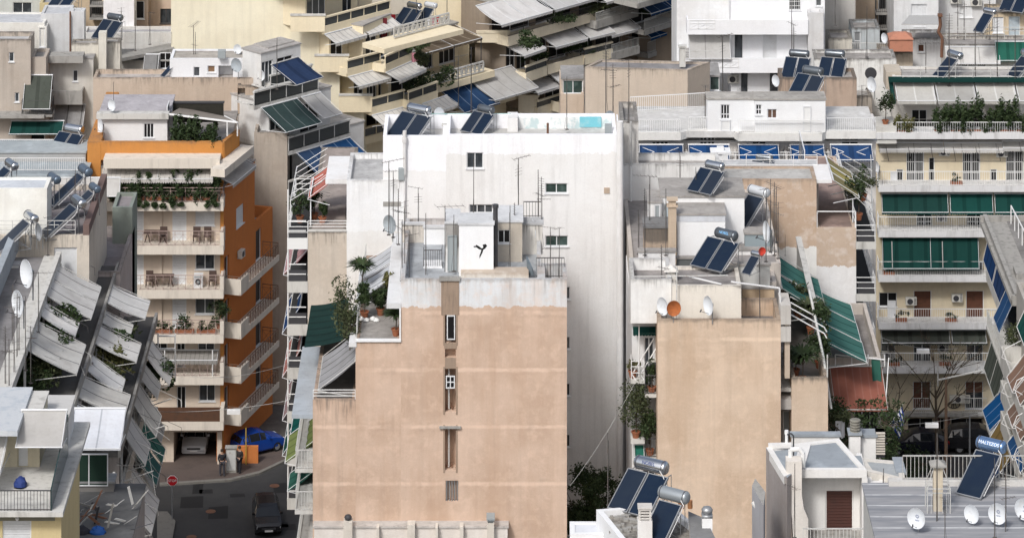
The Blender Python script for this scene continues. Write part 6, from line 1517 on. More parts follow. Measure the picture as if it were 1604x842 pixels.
lump('tarpaulin',(PX(152,184.5),184.8,Z9),(.42,.3,.45),simple('blue_tarp',(.015,.08,.30),.6),'crumpled bright blue tarpaulin on the cluttered terrace','tarpaulin')
lump('bag',(PX(105,185),185,Z9),(.35,.3,.5),simple('red_bag',(.25,.03,.03),.7),'small dark red bag at the left of the cluttered terrace','bag',4)
lump('bag',(PX(128,184.6),184.8,Z9),(.4,.3,.45),simple('dark_bag',(.03,.03,.04),.7),'dark bag left of the blue tarpaulin','bag',5)
lump('bag',(PX(31,168),168.2,ZY),(.3,.3,.45),simple('blue_bag',(.02,.04,.16),.7),'small blue bag on the yellow building terrace','bag',6)
for i,(x,y,z,h_,w_,m_) in enumerate(((-25.3,209.6,23.75,1.8,2.2,m_leaf),(-25.2,206.5,23.75,1.6,1.6,m_leaf2),(-22.9,214.8,20.75,2.2,2.8,m_leaf),(-22.7,211.6,20.75,1.9,2.2,m_leaf2),(-25.4,213.5,23.75,1.5,1.6,m_leaf3),(-25.6,203.5,23.75,1.7,2.,m_leaf))):
    plant('terrace_plant',(x,y,z),['large dark shrub below the second pale awning of the stepped block','olive shrub nearest the camera under the uppermost awnings of the stepped block','big dark shrub behind the awnings in the middle of the stepped block','yellow-green shrub between the middle awnings of the stepped block','dry climbing shrub at the top of the stepped block by the wall','dark shrub at the lower left below the uppermost awnings'][i],'bush',h_,w_,520,.16,m_,False,70+i)

b=MB(); r_=random.Random(12)
e=empty('roof_clutter',(-30,212,26),'old boards and crates lying on the grey roof near the left edge','roof clutter')
for j in range(14):
    x=r_.uniform(-36,-28.8); y=r_.uniform(203.5,214); w_=r_.uniform(.2,.7); b=MB(); b.b(x,x+w_,y,y+r_.uniform(.2,.6),26.1,26.1+r_.uniform(.2,.9)); b.build('crate',[m_conc,m_rust,m_grcurt,m_wrail][j%4],e)
for i in range(7):
    y=[211.5,208,205,216,221,219,214][i]; x=[-25.5,-25.4,-25.6,-22.9,-21.3,-22.7,-22.9][i]; z=[23.75,23.75,23.75,20.75,17.7,20.75,20.75][i]
    plant('terrace_plant',(x,y,z),['dark creeper mass in the shade just below the top pale awning','dark creeper mass in the shade below the second pale awning','dark creeper at the near end below the top awnings','hanging creeper between the upper middle pale awnings','dark creeper on the lowest floor near the street','dark creeper at the far end of the middle floor','yellow-flowered creeper between the middle pale awnings'][i],'bush',2.3,3.0,900,.2,[m_leaf,m_leaf,m_leaf2,m_leaf,m_leaf,m_leaf2,m_leaf3][i],False,170+i)
# ================================================================ top rows
def lofr(B,fr0,u,v): pass
def level(B,p,q,Z,wall,band,set_=2.0,h=2.9,depth=9,low=.3,rail='panel',rm=None,wins=(),awns=(),th=.3,zb=None,roof=None,hh=.95,xs=0):
    """one storey of an angled terrace block: p,q picture points of the balcony's front top edge on level Z (floor)"""
    fr=FrG(p,q,Z); w=fr.w; a=fr.W(0,-set_,0)
    b=MB(); b.bx(fr,0,w,-(depth if not xs else .6),0,Z-th,Z); b.bx(fr,xs*.6,w,-(depth if not xs else set_+.1),-.6,Z-th,Z) if xs else None; b.bx(fr,0,w,-.12,.003,Z-th,Z+low); b.bx(fr,-.003,.12,-set_,-.12,Z-.1,Z+low); b.bx(fr,-.0,w,-.16,.04,Z+hh-.06,Z+hh+.06) if rail=='panel' else None
    bo=B.part(b,'balcony',band)
    if rail:
        fa=Fac(B.root,fr,w,0,1); g=fa.grille(.05,w-.05,-.06,Z+low,Z+hh,rm,rail); g.build('railing',rm or band,bo)
        if rail=='panel':
            b=MB(); b.bx(fr,.08,w-.08,-.08,-.065,Z+low+.02,Z+hh-.02); b.build('rail_panel',simple('smoked_glass',(.06,.065,.065),.12),bo)
    k=B.blockm(Fr((a.x,a.y),fr.d),xs,w,Z if zb is None else zb,Z+h,depth-set_,0,wall,roof or roofm((.4,.38,.36),.5,int(Z*3)))
    f=k.f
    for (t0,t1,kind) in wins:
        x0,x1=t0*(w-xs),t1*(w-xs)
        if kind=='d': f.win(x0,Z+.02,x1,Z+2.2,2,gm=m_black)
        elif kind=='g': f.win(x0,Z+.02,x1,Z+2.2,3,gm=m_glass)
        elif kind=='s': f.win(x0,Z+.02,x1,Z+2.2,1,shut=1.)
        else: f.win(x0,Z+.9,x1,Z+2.1,2)
    for (t0,t1,m_,out,dr) in awns: f.awn(t0*w,t1*w,Z+2.75,out,dr,m_,val=.25)
    return fr,k,bo
CRM=(.70,.60,.40)
# ---- W: long cream block
Wb=Bld('apartment_building','large cream block with a blank gable and stepped balconies receding to the right',(PX(480,285),285,0))
wW=plaster((.78,.73,.58),.35,None,blot=.5); wWb=plaster((.76,.67,.49),.35,None,blot=.5)
Wb.block(268,470,-220,287,14,.4,wW,None); Wb.block(440,560,-120,289,16,.4,wWb,None)
YL=284.; Z1=PZ(48,YL); Z2=Z1-3.0; Z3=Z2-3.0; Z4=Z3-3.; Z0=Z1+3.
awm=m_grey
level(Wb,(480,-12),(600,-45),Z0,wWb,wWb,wins=((.1,.3,'g'),(.5,.8,'g')),depth=5)
sa=fabric((.72,.70,.66),(.5,.49,.47),.5,.3,.05)
level(Wb,(508,48),(612,20),Z1,wWb,wWb,wins=((.02,.3,'g'),(.55,.8,'g')),h=2.8,depth=7)
level(Wb,(544,115),(597,101),Z2,wWb,wWb,wins=((.05,.4,'d'),(.55,.9,'g')),depth=7)
level(Wb,(604,108),(647,89),Z2,wWb,wWb,wins=((.1,.5,'d'),(.6,.95,'d')),depth=7)
level(Wb,(582,175),(634,161),Z3,wWb,wWb,wins=((.02,.3,'d'),(.4,.7,'g'),(.75,.95,'d')),depth=9)
level(Wb,(640,164),(686,148),Z3,wWb,wWb,wins=((.1,.9,'d'),),depth=9)
level(Wb,(567,222),(700,187),Z4,wWb,wWb,wins=((.05,.15,'d'),(.25,.5,'d'),(.6,.9,'d')),depth=10,zb=0)
for (p,q,z,ts) in (((508,48),(612,20),Z1,((0,.47),(.5,1.))),((544,115),(597,101),Z2,((0.02,.98),)),((604,108),(647,89),Z2,((.0,1.),)),((582,175),(634,161),Z3,((.0,1.),)),((640,164),(686,148),Z3,((.45,1.3),))):
    fr=FrG(p,q,z); fa=Fac(Wb.root,fr,fr.w,0,1)
    for t0,t1 in ts: fa.awn(t0*fr.w,t1*fr.w,z-.32,1.15,.42,sa,val=.28)
# left returns of balconies
for (u0,u1,v0,v1,Yr) in ((455,509,25,50,YL),(493,546,88,113,YL),(531,583,150,176,YL)):
    b=MB(); b.b(PX(u0,Yr),PX(u1,Yr)+.0,Yr,Yr+.15,PZ(v1,Yr),PZ(v0,Yr)); Wb.part(b,'balcony_return',wWb)
    b=MB(); b.b(PX(u0,Yr)-.02,PX(u1,Yr)+.05,Yr-.06,Yr+.2,PZ(v0,Yr),PZ(v0,Yr)+.12); Wb.part(b,'coping',m_concl)
for (u0,u1,v0,v1,Yr) in ((455,500,50,300,285.5),(493,532,113,320,285.),(531,570,176,330,284.6)):
    b=MB(); b.b(PX(u0,Yr),PX(u1,Yr),Yr,Yr+6,PZ(v1,Yr),PZ(v0,Yr)); Wb.part(b,'wall',wW)
# ornamental white balustrade terraces at the right half
def balustrade(B,p,q,Z,mat):
    fr=FrG(p,q,Z); w=fr.w; b=MB(); b.bx(fr,0,w,-.1,.0,Z+.8,Z+.92); b.bx(fr,0,w,-.1,0,Z+.1,Z+.2); n=int(w/.45)
    for i in range(n+1): x=w*i/n; b.bx(fr,x-.04,x+.04,-.1,0,Z+.2,Z+.8)
    for i in range(n): x=w*(i+.5)/n; c=fr.W(x,-.05,Z+.5); 
    for i in range(n):
        x=w*(i+.5)/n
        b.bx(fr,x-.16,x+.16,-.09,-.02,Z+.62,Z+.68); b.bx(fr,x-.16,x+.16,-.09,-.02,Z+.32,Z+.38); b.bx(fr,x-.16,x-.1,-.09,-.02,Z+.38,Z+.62); b.bx(fr,x+.1,x+.16,-.09,-.02,Z+.38,Z+.62)
    B.part(b,'balustrade',mat)
def terr(B,p,q,Z,depth,mat,th=.4,h=0,wall=None,set_=3,wins=(),zb=None):
    fr=FrG(p,q,Z); b=MB(); b.bx(fr,0,fr.w,-depth,0,Z-th,Z); B.part(b,'terrace_slab',mat)
    if h:
        a=fr.W(0,-set_,0); k=B.blockm(Fr((a.x,a.y),fr.d),0,fr.w,Z if zb is None else zb,Z+h,depth-set_,0,wall,m_conc)
        for t0,t1 in wins: k.f.win(t0*fr.w,Z+.05,t1*fr.w,Z+2.2,3,gm=m_black)
        return fr,k
    return fr,None
fr,_=terr(Wb,(602,77),(726,46),Z1,2.4,wWb,.35); balustrade(Wb,(618,62),(704,39),Z1,m_concl)
fr,k=terr(Wb,(676,138),(775,110),Z3,9,wWb,.5,2.9,wWb,4,((.05,.25),(.35,.6),(.7,.95))); balustrade(Wb,(676,137),(758,114),Z3,m_concl)
fa=Fac(Wb.root,fr,fr.w,0,1)
fa.awn(.0,fr.w*.95,Z3+2.85,3.0,.45,m_brownc,o0=-4,val=.25,lab='brown canopy')
b=MB()
for t in (.02,.5,.93): b.tube(fr.W(fr.w*t,-1,Z3),fr.W(fr.w*t,-1,Z3+2.4),.04,5)
Wb.part(b,'post',m_dark)
fr=FrG((684,136),(800,103),Z3-.45); fa=Fac(Wb.root,fr,fr.w,0,1)
fa.awn(0,fr.w*.48,Z3-.5,2.9,1.35,m_blue,val=.15,scal=True,lab='bright blue awning'); fa.awn(fr.w*.40,fr.w*1.0,Z3-.45,2.9,1.1,m_pale,val=.2,o0=.1)
terr(Wb,(684,182),(830,142),Z4,10,wWb,.4,2.6,wWb,5,((.05,.25),(.35,.6),(.7,.95)),zb=0); f2=FrG((690,180),(826,143),Z4); g=Fac(Wb.root,f2,f2.w,0,1).grille(0,f2.w,0,Z4,Z4+.9,m_rail,'tube'); Wb.part(g,'railing',m_rail)
Wb.block(640,735,-60,300,8,.3,wWb,None)
Wb.done()
# ---- wall running up to the top and M: dark stepped block with grey awnings
M=Bld('apartment_building','dark stepped block with rows of pale grey awnings over cream balconies, top centre',(PX(860,300),300,0))
wM=plaster((.20,.18,.17),.6); wMd=plaster((.30,.25,.20),.7); wMc=plaster((.70,.63,.49),.5)
ZM=PZ(107,300); 
mg=fabric((.62,.61,.60),(.70,.7,.7),1.5,.3,.025)
for i,(p,q,dz,aws) in enumerate((
  ((858,111),(916,95),0.,((.08,.95,mg,2.5,.85),)),((916,96),(960,85),0.,((.05,.95,mg,2.4,.85),)),
  ((824,124),(857,112),0.,((-.3,.75,mg,2.4,.7),)),
  ((796,67),(934,27),3.0,((-.15,.42,mg,2.7,.95),(.45,1.0,mg,2.7,.95))),
  ((842,178),(880,166),-3.2,((-.2,.8,mg,2.5,.9),)),((880,172),(940,156),-3.0,((-.0,.8,mg,2.7,1.0),)))):
    level(M,p,q,ZM+dz,wMd,wMc,wins=((.03,.45,'d'),(.52,.97,'d')),awns=aws,zb=0 if dz<0 else None,rail='bars' if i in(0,3) else 'panel',rm=m_drail,low=.45,depth=5 if dz>=0 else 12,h=2.75)
level(M,(934,40),(1000,20),ZM+2.6,wMd,m_conc,wins=((.05,.95,'d'),),awns=((.1,.95,mg,2.6,.9),),rail='bars',rm=m_rail,low=.3,depth=5,h=2.4)
level(M,(958,90),(1002,78),ZM-.2,wMd,m_conc,wins=((.05,.95,'d'),),awns=((-.1,.95,mg,2.3,.9),),rail='bars',rm=m_rail,low=.3,depth=5,h=2.6)
for (u0,u1,v0,v1,Y_) in ((747,797,40,67,297),(782,825,100,124,299),(812,843,140,178,299)):
    b=MB(); b.b(PX(u0,Y_),PX(u1,Y_),Y_,Y_+.2,PZ(v1,Y_),PZ(v0+12,Y_)); b.b(PX(u0,Y_)-.05,PX(u1,Y_)+.1,Y_-.05,Y_+.3,PZ(v0+12,Y_),PZ(v0+9,Y_)); M.part(b,'balcony_return',wMc)
M.block(745,785,-60,300,2,.3,wWb,None); M.block(785,820,75,301,3,.3,wWb,None)
M.block(775,1005,-80,312,8,.3,wMd,None)
M.block(700,775,-60,303,12,.4,wWb,None); 
# dark cleft with plants and lower awnings at the right of it
level(M,(1010,50),(1065,32),ZM+1.5,wMd,m_conc,wins=((.1,.9,'d'),),awns=((.0,1.2,m_blue,2.6,1.2),),rail='bars',rm=m_rail,low=.1,depth=6,h=2.3)
level(M,(1015,86),(1068,68),ZM-1.4,wMd,m_conc,wins=((.1,.9,'d'),),awns=((-.1,.5,m_blue,2.6,1.2),(.5,1.3,m_greyd,2.6,1.2)),rail='bars',rm=m_rail,low=.1,depth=6,h=2.3)
level(M,(1000,8),(1070,-12),ZM+4.5,wMd,m_conc,wins=((.1,.9,'d'),),awns=((.0,.6,m_blue,2.6,1.2),(.6,1.3,mg,2.6,1.2)),rail='bars',rm=m_rail,low=.1,depth=6,h=2.3)
M.block(1000,1075,-60,310,6,.3,wMd,None); M.done()
for i,(u,v,Z_) in enumerate(((815,104,ZM),(838,100,ZM),(1020,30,ZM+1.6),(1036,26,ZM+1.6),(826,82,ZM+3.1))):
    p=G(u,v+6,Z_); plant('terrace_plant',(p.x,p.y+1.,Z_+.1),['leafy dark shrub on the dark block balcony, left of a red door','second shrub beside a stone trough on the dark block balcony','dark bush spilling from the cleft beneath the blue awning','bush right of the cleft shrub under the blue awning','low plants behind the cream parapet of the dark block'][i],h=1.4,w=2.,n=380,seed=110+i,leaf=.18,pot=False)
# ---- G block: angled terraces with green and blue awnings behind the orange building
Gb=Bld('apartment_building','beige gabled block with angled glass balconies under green and blue awnings, upper left',(PX(420,269),269,0))
wG=plaster((.46,.40,.34),.8,PZ(207,269)+.1,drip=2.2); wGw=plaster((.66,.66,.65),.4); wGb=plaster((.52,.43,.35),.8,PZ(133,271)+.05,drip=.8)
Gb.block(398,450,208,269,3,.3,wG,None); Gb.block(146,400,122,273,2.3,.3,wGb,roofm((.45,.42,.40),.5,121)); k=Gb.block(372,404,134,272.4,6,.3,plaster((.46,.37,.29),.9,PZ(134,272.4)),None)
k.f.opening(*[k.f.Rp(370,138,384,162)[i] for i in (0,1,2,3)],1.2); k.f.opening(*k.f.Rp(372,178,386,240),1.2)
ZG2=PZ(237,269); ZG1=ZG2+3.1; ZG0=ZG1+3.1
level(Gb,(452,306),(600,262),ZG2-3.1,wGw,m_concl,wins=((.05,.25,'d'),(.4,.8,'d')),depth=7,rail='panel',rm=m_rail,low=.0,zb=0)
level(Gb,(452,237),(549,208),ZG2,wGw,m_concl,wins=((.02,.3,'g'),(.5,.8,'d')),awns=(),depth=6,rail='panel',rm=m_rail,low=0)
level(Gb,(398,166),(500,139),ZG1,wGw,m_concl,wins=((.02,.3,'g'),(.4,.8,'d')),rail='panel',rm=m_rail,low=0,h=2.8,depth=4,xs=2.4)
f_=FrG((398,166),(500,139),ZG1); fa=Fac(Gb.root,f_,f_.w,0,1); fa.awn(f_.w*.1,f_.w*.66,ZG1-.3,2.6,1.15,m_green2,val=.08); fa.awn(f_.w*.72,f_.w*1.02,ZG1-.3,2.3,1.,m_pale,val=.1)
f_=FrG((452,237),(549,208),ZG2); fa=Fac(Gb.root,f_,f_.w,0,1); fa.awn(f_.w*.12,f_.w*.50,ZG2-.3,2.7,1.2,m_blue,val=.1); fa.awn(f_.w*.5,f_.w*.98,ZG2-.3,2.7,1.2,m_blue,o0=.1,val=.1)
f_=FrG((400,165),(490,141),ZG1); fa=Fac(Gb.root,f_,f_.w,0,1)
Gb.part(fa.grille(0,f_.w,-.1,ZG1,ZG1+1,m_rail,'panel'),'railing',m_rail)
# white roof hut
kh=Gb.blockm(FrP(266,274,424),0,158*274/F,ZG0-3,PZ(92,274),2.6,.1,plaster((.74,.75,.77),.2,blot=.4),roofm((.42,.39,.35),.6,122),'penthouse_wall'); kh.f.pw(303,105,313,120,n=1); kh.f.pw(325,103,337,114,n=1,gm=simple('brown_board',(.2,.12,.07)))
x0,z0,x1,z1=kh.f.Rp(342,103,365,123); kh.f.opening(x0,z0,x1,z1,1.0); kh.f.ps(341,80,353,92,.0,.5,m_grcurt,'tank_box'); kh.f.pw(417,101,421,127,n=1,gm=m_black)
f_=FrG((424,98),(478,82),ZG0+.3); fa=Fac(Gb.root,f_,f_.w,0,1); fa.awn(.0,f_.w*.8,ZG0+.1,2.4,.95,m_navy,val=.1,am=m_rail)
level(Gb,(424,140),(490,122),ZG0-2.4,wGw,m_concl,wins=((.1,.6,'g'),),rail='panel',rm=m_rail,low=0,h=2.2,depth=3.4,xs=1.6)
# wide terrace floor in front of lower row (grey deck with rail)
Gb.done()
# ---- far left: stained grey blocks
Lb=Bld('apartment_building','weathered grey-brown block with drooping awnings at the upper left edge',(PX(60,272),272,0))
wL=plaster((.44,.39,.34),.9,PZ(62,272)+.05,drip=2.4,grime=(.12,.11,.10)); wLg=plaster((.56,.57,.58),.6); wLw=plaster((.68,.67,.63),.6)
k=Lb.block(-60,48,62,272,2.2,.3,wL,roofm((.5,.5,.5),.4,131)); f=k.f; k2=Lb.block(48,72,90,272.5,2.4,.2,wL,None)
f.pw(14,82,22,97,n=1,gm=m_glass); f.pw(23,145,30,160,n=1); 
kk=Lb.block(72,146,92,275,1.,.0,plaster((.60,.58,.54),.7),None); kk.f.pw(73,115,84,142,n=1,gm=m_brown); kk.f.pw(114,110,122,128,n=1,gm=m_dark)
kk.f.balc(kk.f.fr.x(78),kk.f.fr.x(132),PZ(160,274),1.2,None,.9,.12,m_conc,low=.85); kk.f.ps(70,88,130,99,0,1.2,m_conc,'eaves')
kk.f.awn(kk.f.fr.x(86),kk.f.fr.x(135),PZ(162,275)-.1,1.9,1.0,m_greyd,val=0); 
k2.f.awn(-.4,1.6,PZ(118,272.5),1.6,1.9,m_sage,val=0,o0=.1,scal=False); k2.f.balc(-.5,1.7,PZ(178,271.5),1.3,'bars',.95,.15,m_conc,m_drail); k2.f.win(.1,PZ(176,272.5),1.4,PZ(125,272.5),1,gm=m_black)
f.balc(2.,6.,PZ(180,271),1.2,None,.9,.2,m_conc); f.awn(3.5,7.3,PZ(190,272),1.3,.5,m_dgreen,val=.1)
k2.f.win(-.0,PZ(230,272.5),1.0,PZ(196,272.5),1,gm=m_black)
Lb.block(-60,70,36,276,3,.1,wLw,roofm((.5,.51,.53),.3,132)); k=Lb.block(64,110,22,277,2.5,.1,wLg,roofm((.5,.51,.53),.3,133)); k=Lb.block(110,132,18,277.3,1.,.3,wLg,None)
k.f; kx=Lb.block(60,73,42,275.9,2,.2,wLw,None); kx.f.pw(62,44,70,74,n=1,gm=m_black)
k=Lb.block(112,154,68,276,1.2,.1,plaster((.62,.59,.52),.7,PZ(68,276)),None); Lb.block(154,188,66,276.5,1.2,.1,plaster((.60,.58,.53),.8,PZ(66,276.5)),None)
b=MB(); b.tube(PT(110,18,276),PT(110,90,276),.06,6); Lb.part(b,'drain_pipe',m_rust)
b=MB(); b.b(PX(155,275.8),PX(167,275.8),275.5,276.2,PZ(120,275.8),PZ(50,275.8)); Lb.part(b,'chimney',plaster((.62,.60,.54),.7))
# lower front terrace strips with white rails (v 220..300)
kt=Lb.block(-60,134,240,262,2.8,0,plaster((.42,.44,.45),.6),roofm((.36,.40,.42),.3,134)); rail_run(Lb,(PX(-60,264.6),264.6),(PX(84,264.6),264.6),PZ(238,264.6),PZ(219,264.6),m_wrail,'bars'); 
kt2=Lb.block(-60,134,277,255,3.,0,plaster((.40,.37,.33),.7),roofm((.34,.38,.40),.3,135)); rail_run(Lb,(PX(-60,255.2),255.2),(PX(133,255.2),255.2),PZ(267,255.2),PZ(248,255.2),m_wrail,'bars')
kt2.f.awn(1,10.6,PZ(279,255),.6,1.0,m_pale,val=.05); kt2.f.ps(98,284,135,330,0,.05,plaster((.52,.42,.35),.6))
Lb.done()
# the block behind, at the very top left
L2b=Bld('apartment_building','narrow pale blocks with rooftop sheds at the top left behind the grey ones',(PX(180,300),300,0))
for i,(u0,u1,v,Y_,col) in enumerate(((-60,65,-40,300,(.5,.52,.5)),(62,84,5,296,(.55,.47,.28)),(84,165,-30,305,(.62,.5,.36)),(162,210,-40,292,(.76,.76,.78)),(208,232,-30,294,(.36,.28,.22)),(228,272,-40,296,(.58,.46,.37)),(130,270,52,290,(.6,.59,.57)))):
    k=L2b.block(u0,u1,v,Y_,6 if i<6 else 2,.2,plaster(col,.7),roofm((.36,.36,.38),.4,140+i))
    if i==5: k.f.pw(251,14,269,37,n=2,gm=m_glass,fm=m_drail)
    if i==2: 
        for v_ in (8,28): k.f.pb(140,163,v_,1.2,rail='bars',mat=m_conc,rm=m_drail); k.f.win(*k.f.Rp(143,v_-26,160,v_-2),n=1,gm=m_black)
    if i==4: k.f.pw(213,2,226,30,n=1,gm=m_black)
    if i==0: k.f.win(*k.f.Rp(20,4,50,30),n=2,gm=m_glass)
kb=L2b.bl[-1]; b=MB(); 
P4=[PT(186,92,282),PT(272,76,286),PT(272,66,290),PT(190,84,287)]; b.box8([q-V((0,0,.25)) for q in P4]+P4); L2b.part(b,'slab_roof',m_conc)
kz=L2b.block(183,272,96,284,3,0,plaster((.4,.38,.35),.8),m_conc); kz.f.awn(kz.f.fr.x(226),kz.f.fr.x(250),PZ(86,284),1.3,1.1,m_greyd,val=0); kz.f.pw(250,83,268,108,n=2,gm=m_black)
rail_run(L2b,(PX(196,286.9),286.9),(PX(268,286.9),286.9),PZ(68,287),PZ(50,287),m_rail,'bars')
L2b.done()
# ---- Ob: beige roof block, centre right
Ob=Bld('apartment_building','plain beige block with a flat dark roof, right of the dark awning block',(PX(1000,255),255,0))
ZO2=PZ(104,255); wOb=plaster((.54,.46,.38),.5,ZO2+.05,drip=.9,blot=.6)
fc=polyprism(Ob,[(915,105),(1077,110),(1112,97),(940,93)],ZO2,0,wOb,roofm((.26,.25,.25),.5,151),.12)
Ob.block(878,915,148,255.5,6,.1,plaster((.55,.45,.36),.6),None); g=MB()
k=Ob.block(880,914,124,256,3,0,plaster((.5,.45,.4),.5),None,vb=150); k.f.win(*k.f.Rp(882,126,913,147),n=2,gm=glassm('green_glass',(.03,.05,.045),.1))
b=MB(); p=G(1069,104,ZO2); b.b(p.x-.2,p.x+.2,p.y-.2,p.y+.2,ZO2,ZO2+1.3); b.b(p.x-.28,p.x+.28,p.y-.28,p.y+.28,ZO2+1.3,ZO2+1.4); Ob.part(b,'chimney',m_concl)
k=Ob.block(1112,1127,120,257,3,0,plaster((.5,.5,.5),.5),None,vb=150); k.f.win(*k.f.Rp(1112,120,1127,142),n=1,gm=glassm('green_glass',(.03,.05,.045),.1)); Ob.block(1060,1127,148,256.5,4,0,plaster((.5,.45,.4),.7),None)
Ob.done()
# ---- Rb: white row with blue awnings and roof huts
Rb=Bld('apartment_building','white row with a wide railed roof terrace, roof huts and short blue awnings below',(PX(1180,241),241,0))
YR=241; wR=plaster((.70,.68,.66),.4); wRw=plaster((.78,.79,.80),.15,blot=.4)
k=Rb.block(985,1372,222,YR,4.6,0,wR,roofm((.58,.57,.55),.35,161)); f=k.f
zR=PZ(212,YR-1); 
b=MB(); P_=[(978,1.1),(1065,1.1),(1078,.6),(1148,.6),(1155,1.3),(1285,1.3),(1292,.8),(1370,.8)]
pts=[V((PX(u,YR),YR-o_,0)) for u,o_ in P_]; ribbon(Rb,pts,PZ(219,YR-1),PZ(207,YR-1),.35,rusty('white_fascia',(.68,.67,.64),(.4,.38,.36),.85,sc=.9),'roof_edge')
b=MB(); b.b(PX(978,YR),PX(1371,YR),YR-.75,YR+4.8,PZ(217,YR-1),PZ(207.5,YR-1)); Rb.part(b,'roof_deck',roofm((.58,.57,.55),.35,161))
zR=PZ(207.5,YR-1)
for (a,c) in zip(P_,P_[1:]):
    if abs(a[0]-c[0])>20: rail_run(Rb,(PX(a[0],YR),YR-a[1]+.1),(PX(c[0],YR),YR-c[1]+.1),zR,zR+.8,m_wrail,'bars',.13)
rail_run(Rb,(PX(990,YR),YR+3.6),(PX(1110,YR),YR+4.6),zR,zR+.9,m_wrail,'bars',.13)
m_nav2=fabric((.014,.058,.17),None,1.3,.2)
for i,(u0,u1) in enumerate(((1000,1070),(1077,1142),(1155,1219),(1236,1290),(1299,1365))):
    f.awn(f.fr.x(u0,.5),f.fr.x(u1,.5),PZ(228,YR-1),1.15,.55,m_nav2,val=.12,o0=.95,scal=True,am=m_wrail)
    b=MB(); c0=(u0+u1)/2
    for s_ in(-1,1): b.path([PT(c0+s_*28,231,YR-1.4),PT(c0+s_*10,238,YR-2.),PT(c0+s_*24,243,YR-2.3)],.02,4)
    Rb.part(b,'awning_arms',m_wrail)
zf=PZ(263,YR-1.2)
f.balc(f.fr.x(984,1.2),f.fr.x(1368,1.2),zf,1.2,'bars',.95,.25,m_concl,m_wrail)
for u0,u1 in ((1021,1034),(1034,1047),(1096,1108),(1108,1120),(1178,1200),(1250,1272),(1318,1345)): f.win(f.fr.x(u0),zf+.02,f.fr.x(u1),zf+1.6,2,gm=m_black)
for u in (1073,1149,1228,1294): b=MB(); b.bx(f.fr,f.fr.x(u),f.fr.x(u+3),0,1.1,zf,PZ(232,YR)); Rb.part(b,'dividing_wall',wR)
# lower wall below this balcony
for i in range(1,4): f.balc(f.fr.x(1282,1.2),f.fr.x(1368,1.2),zf-3*i,1.2,'bars',.95,.25,m_concl,m_wrail); f.win(f.fr.x(1310),zf-3*i,f.fr.x(1335),zf-3*i+2.2,2)
def rh(u0,u1,v0,v1,dep,wall=wRw,roof=None): return prot(Rb,u0,u1,v0,v1,zR,dep,wall,roof or roofm((.40,.38,.35),.6,162))
h1=rh(1108,1182,156,205,1.4); h1.f.pw(1129,164,1143,187,n=3,gm=m_black,tr=.33); h1.f.win(*h1.f.Rp(1129,188,1144,205),n=1,gm=m_wrail,cut=False,name='door')
h2=rh(1182,1293,157,207,1.6); h2.f.pw(1178+6,164,1193,180,n=2,gm=m_black,tr=.5); h2.f.pw(1202,171,1217,186,n=2,gm=rusty('brown_window',(.12,.07,.05),(.2,.1,.05))); h2.f.win(*h2.f.Rp(1258,166,1270,206),n=1,gm=m_wrail,cut=False,name='door')
b=MB(); p=PT(1128,237,230.5); b.b(p.x-.45,p.x+.45,229.9,230.7,PZ(275,230),PZ(240,230)); b.b(p.x-.6,p.x+.6,229.8,230.8,PZ(240,230),PZ(237,230)); b.b(p.x-.2,p.x+.2,230.1,230.5,PZ(237,230),PZ(232,230)); Rb.part(b,'chimney',wRw)
Rb.block(1293,1372,192,246,2,.3,wR,None); 
Rb.done(); zRh=h2.z1+.1
# roof strip between D and R with rails
Xb=Bld('roof_terrace','light roof terrace with white pipe rails behind the beige wall',(PX(1200,226),226,0),cat='roof terrace')
zX=PZ(281,222); k=Xb.blockm(FrP(1130,223.2,1282),0,152*223.2/F,0,zX,2.2,0,wR,roofm((.5,.5,.5),.3,171)); rail_run(Xb,(PX(1132,223.4),223.4),(PX(1280,223.4),223.4),zX+.1,zX+1.0,m_wrail,'tube')
Xb.done()
# ---- Pb: white block top right
Pb=Bld('apartment_building','bright white block with shallow balconies and a big pale awning, top right',(PX(1180,275),275,0))
wP=plaster((.80,.81,.83),.15,blot=.35); YP=275
k=Pb.block(1145,1292,-60,YP,12,.3,wP,None); f=k.f; f.pw(1236,-5,1254,16,n=2,gm=m_black,bars=m_wrail); f.pw(1278,-5,1287,10,n=1)
Pb.block(1060,1145,-60,YP+3,9,.3,plaster((.74,.75,.76),.3),None)
z1_=PZ(50,YP-1.3); z2_=PZ(110,YP-1.3)
for z_,ua in ((z1_,1076),(z2_,1113)):
    f.balc(f.fr.x(ua,1.3),f.fr.x(1266,1.3),z_,1.3,None,.9,.2,wP,low=.85)
    g=f.grille(f.fr.x(ua,1.3)+.2,f.fr.x(ua,1.3)+2.0,1.32,z_+.15,z_+.8,m_wrail,'deco'); Pb.part(g,'railing',m_wrail)
Pb.block(1067,1112,92,YP-1,5,.3,wP,None); rail_run(Pb,(PX(1070,YP-1),YP-1.1),(PX(1110,YP-1),YP-1.1),PZ(92,YP-1),PZ(80,YP-1),m_rail,'deco')
fa=Fac(Pb.root,FrP(1078,YP-.2,1145),10,0,1); fa.awn(0,3.,PZ(53,YP),1.3,1.35,m_pale,val=.1,scal=False)
for u0,u1 in ((1160,1172),(1205,1225)): f.win(f.fr.x(u0),z2_-2.5,f.fr.x(u1),z2_-.3,1,gm=m_glass); f.win(f.fr.x(u0-10),z1_-2.5,f.fr.x(u1-8),z1_-.5,1,gm=m_shut if u0>1200 else m_glass)
f.ac(f.fr.x(1140),z2_-1.2); 
Pb.block(1266,1290,20,YP-1.2,8,.3,plaster((.60,.60,.60),.6),None); Pb.done()
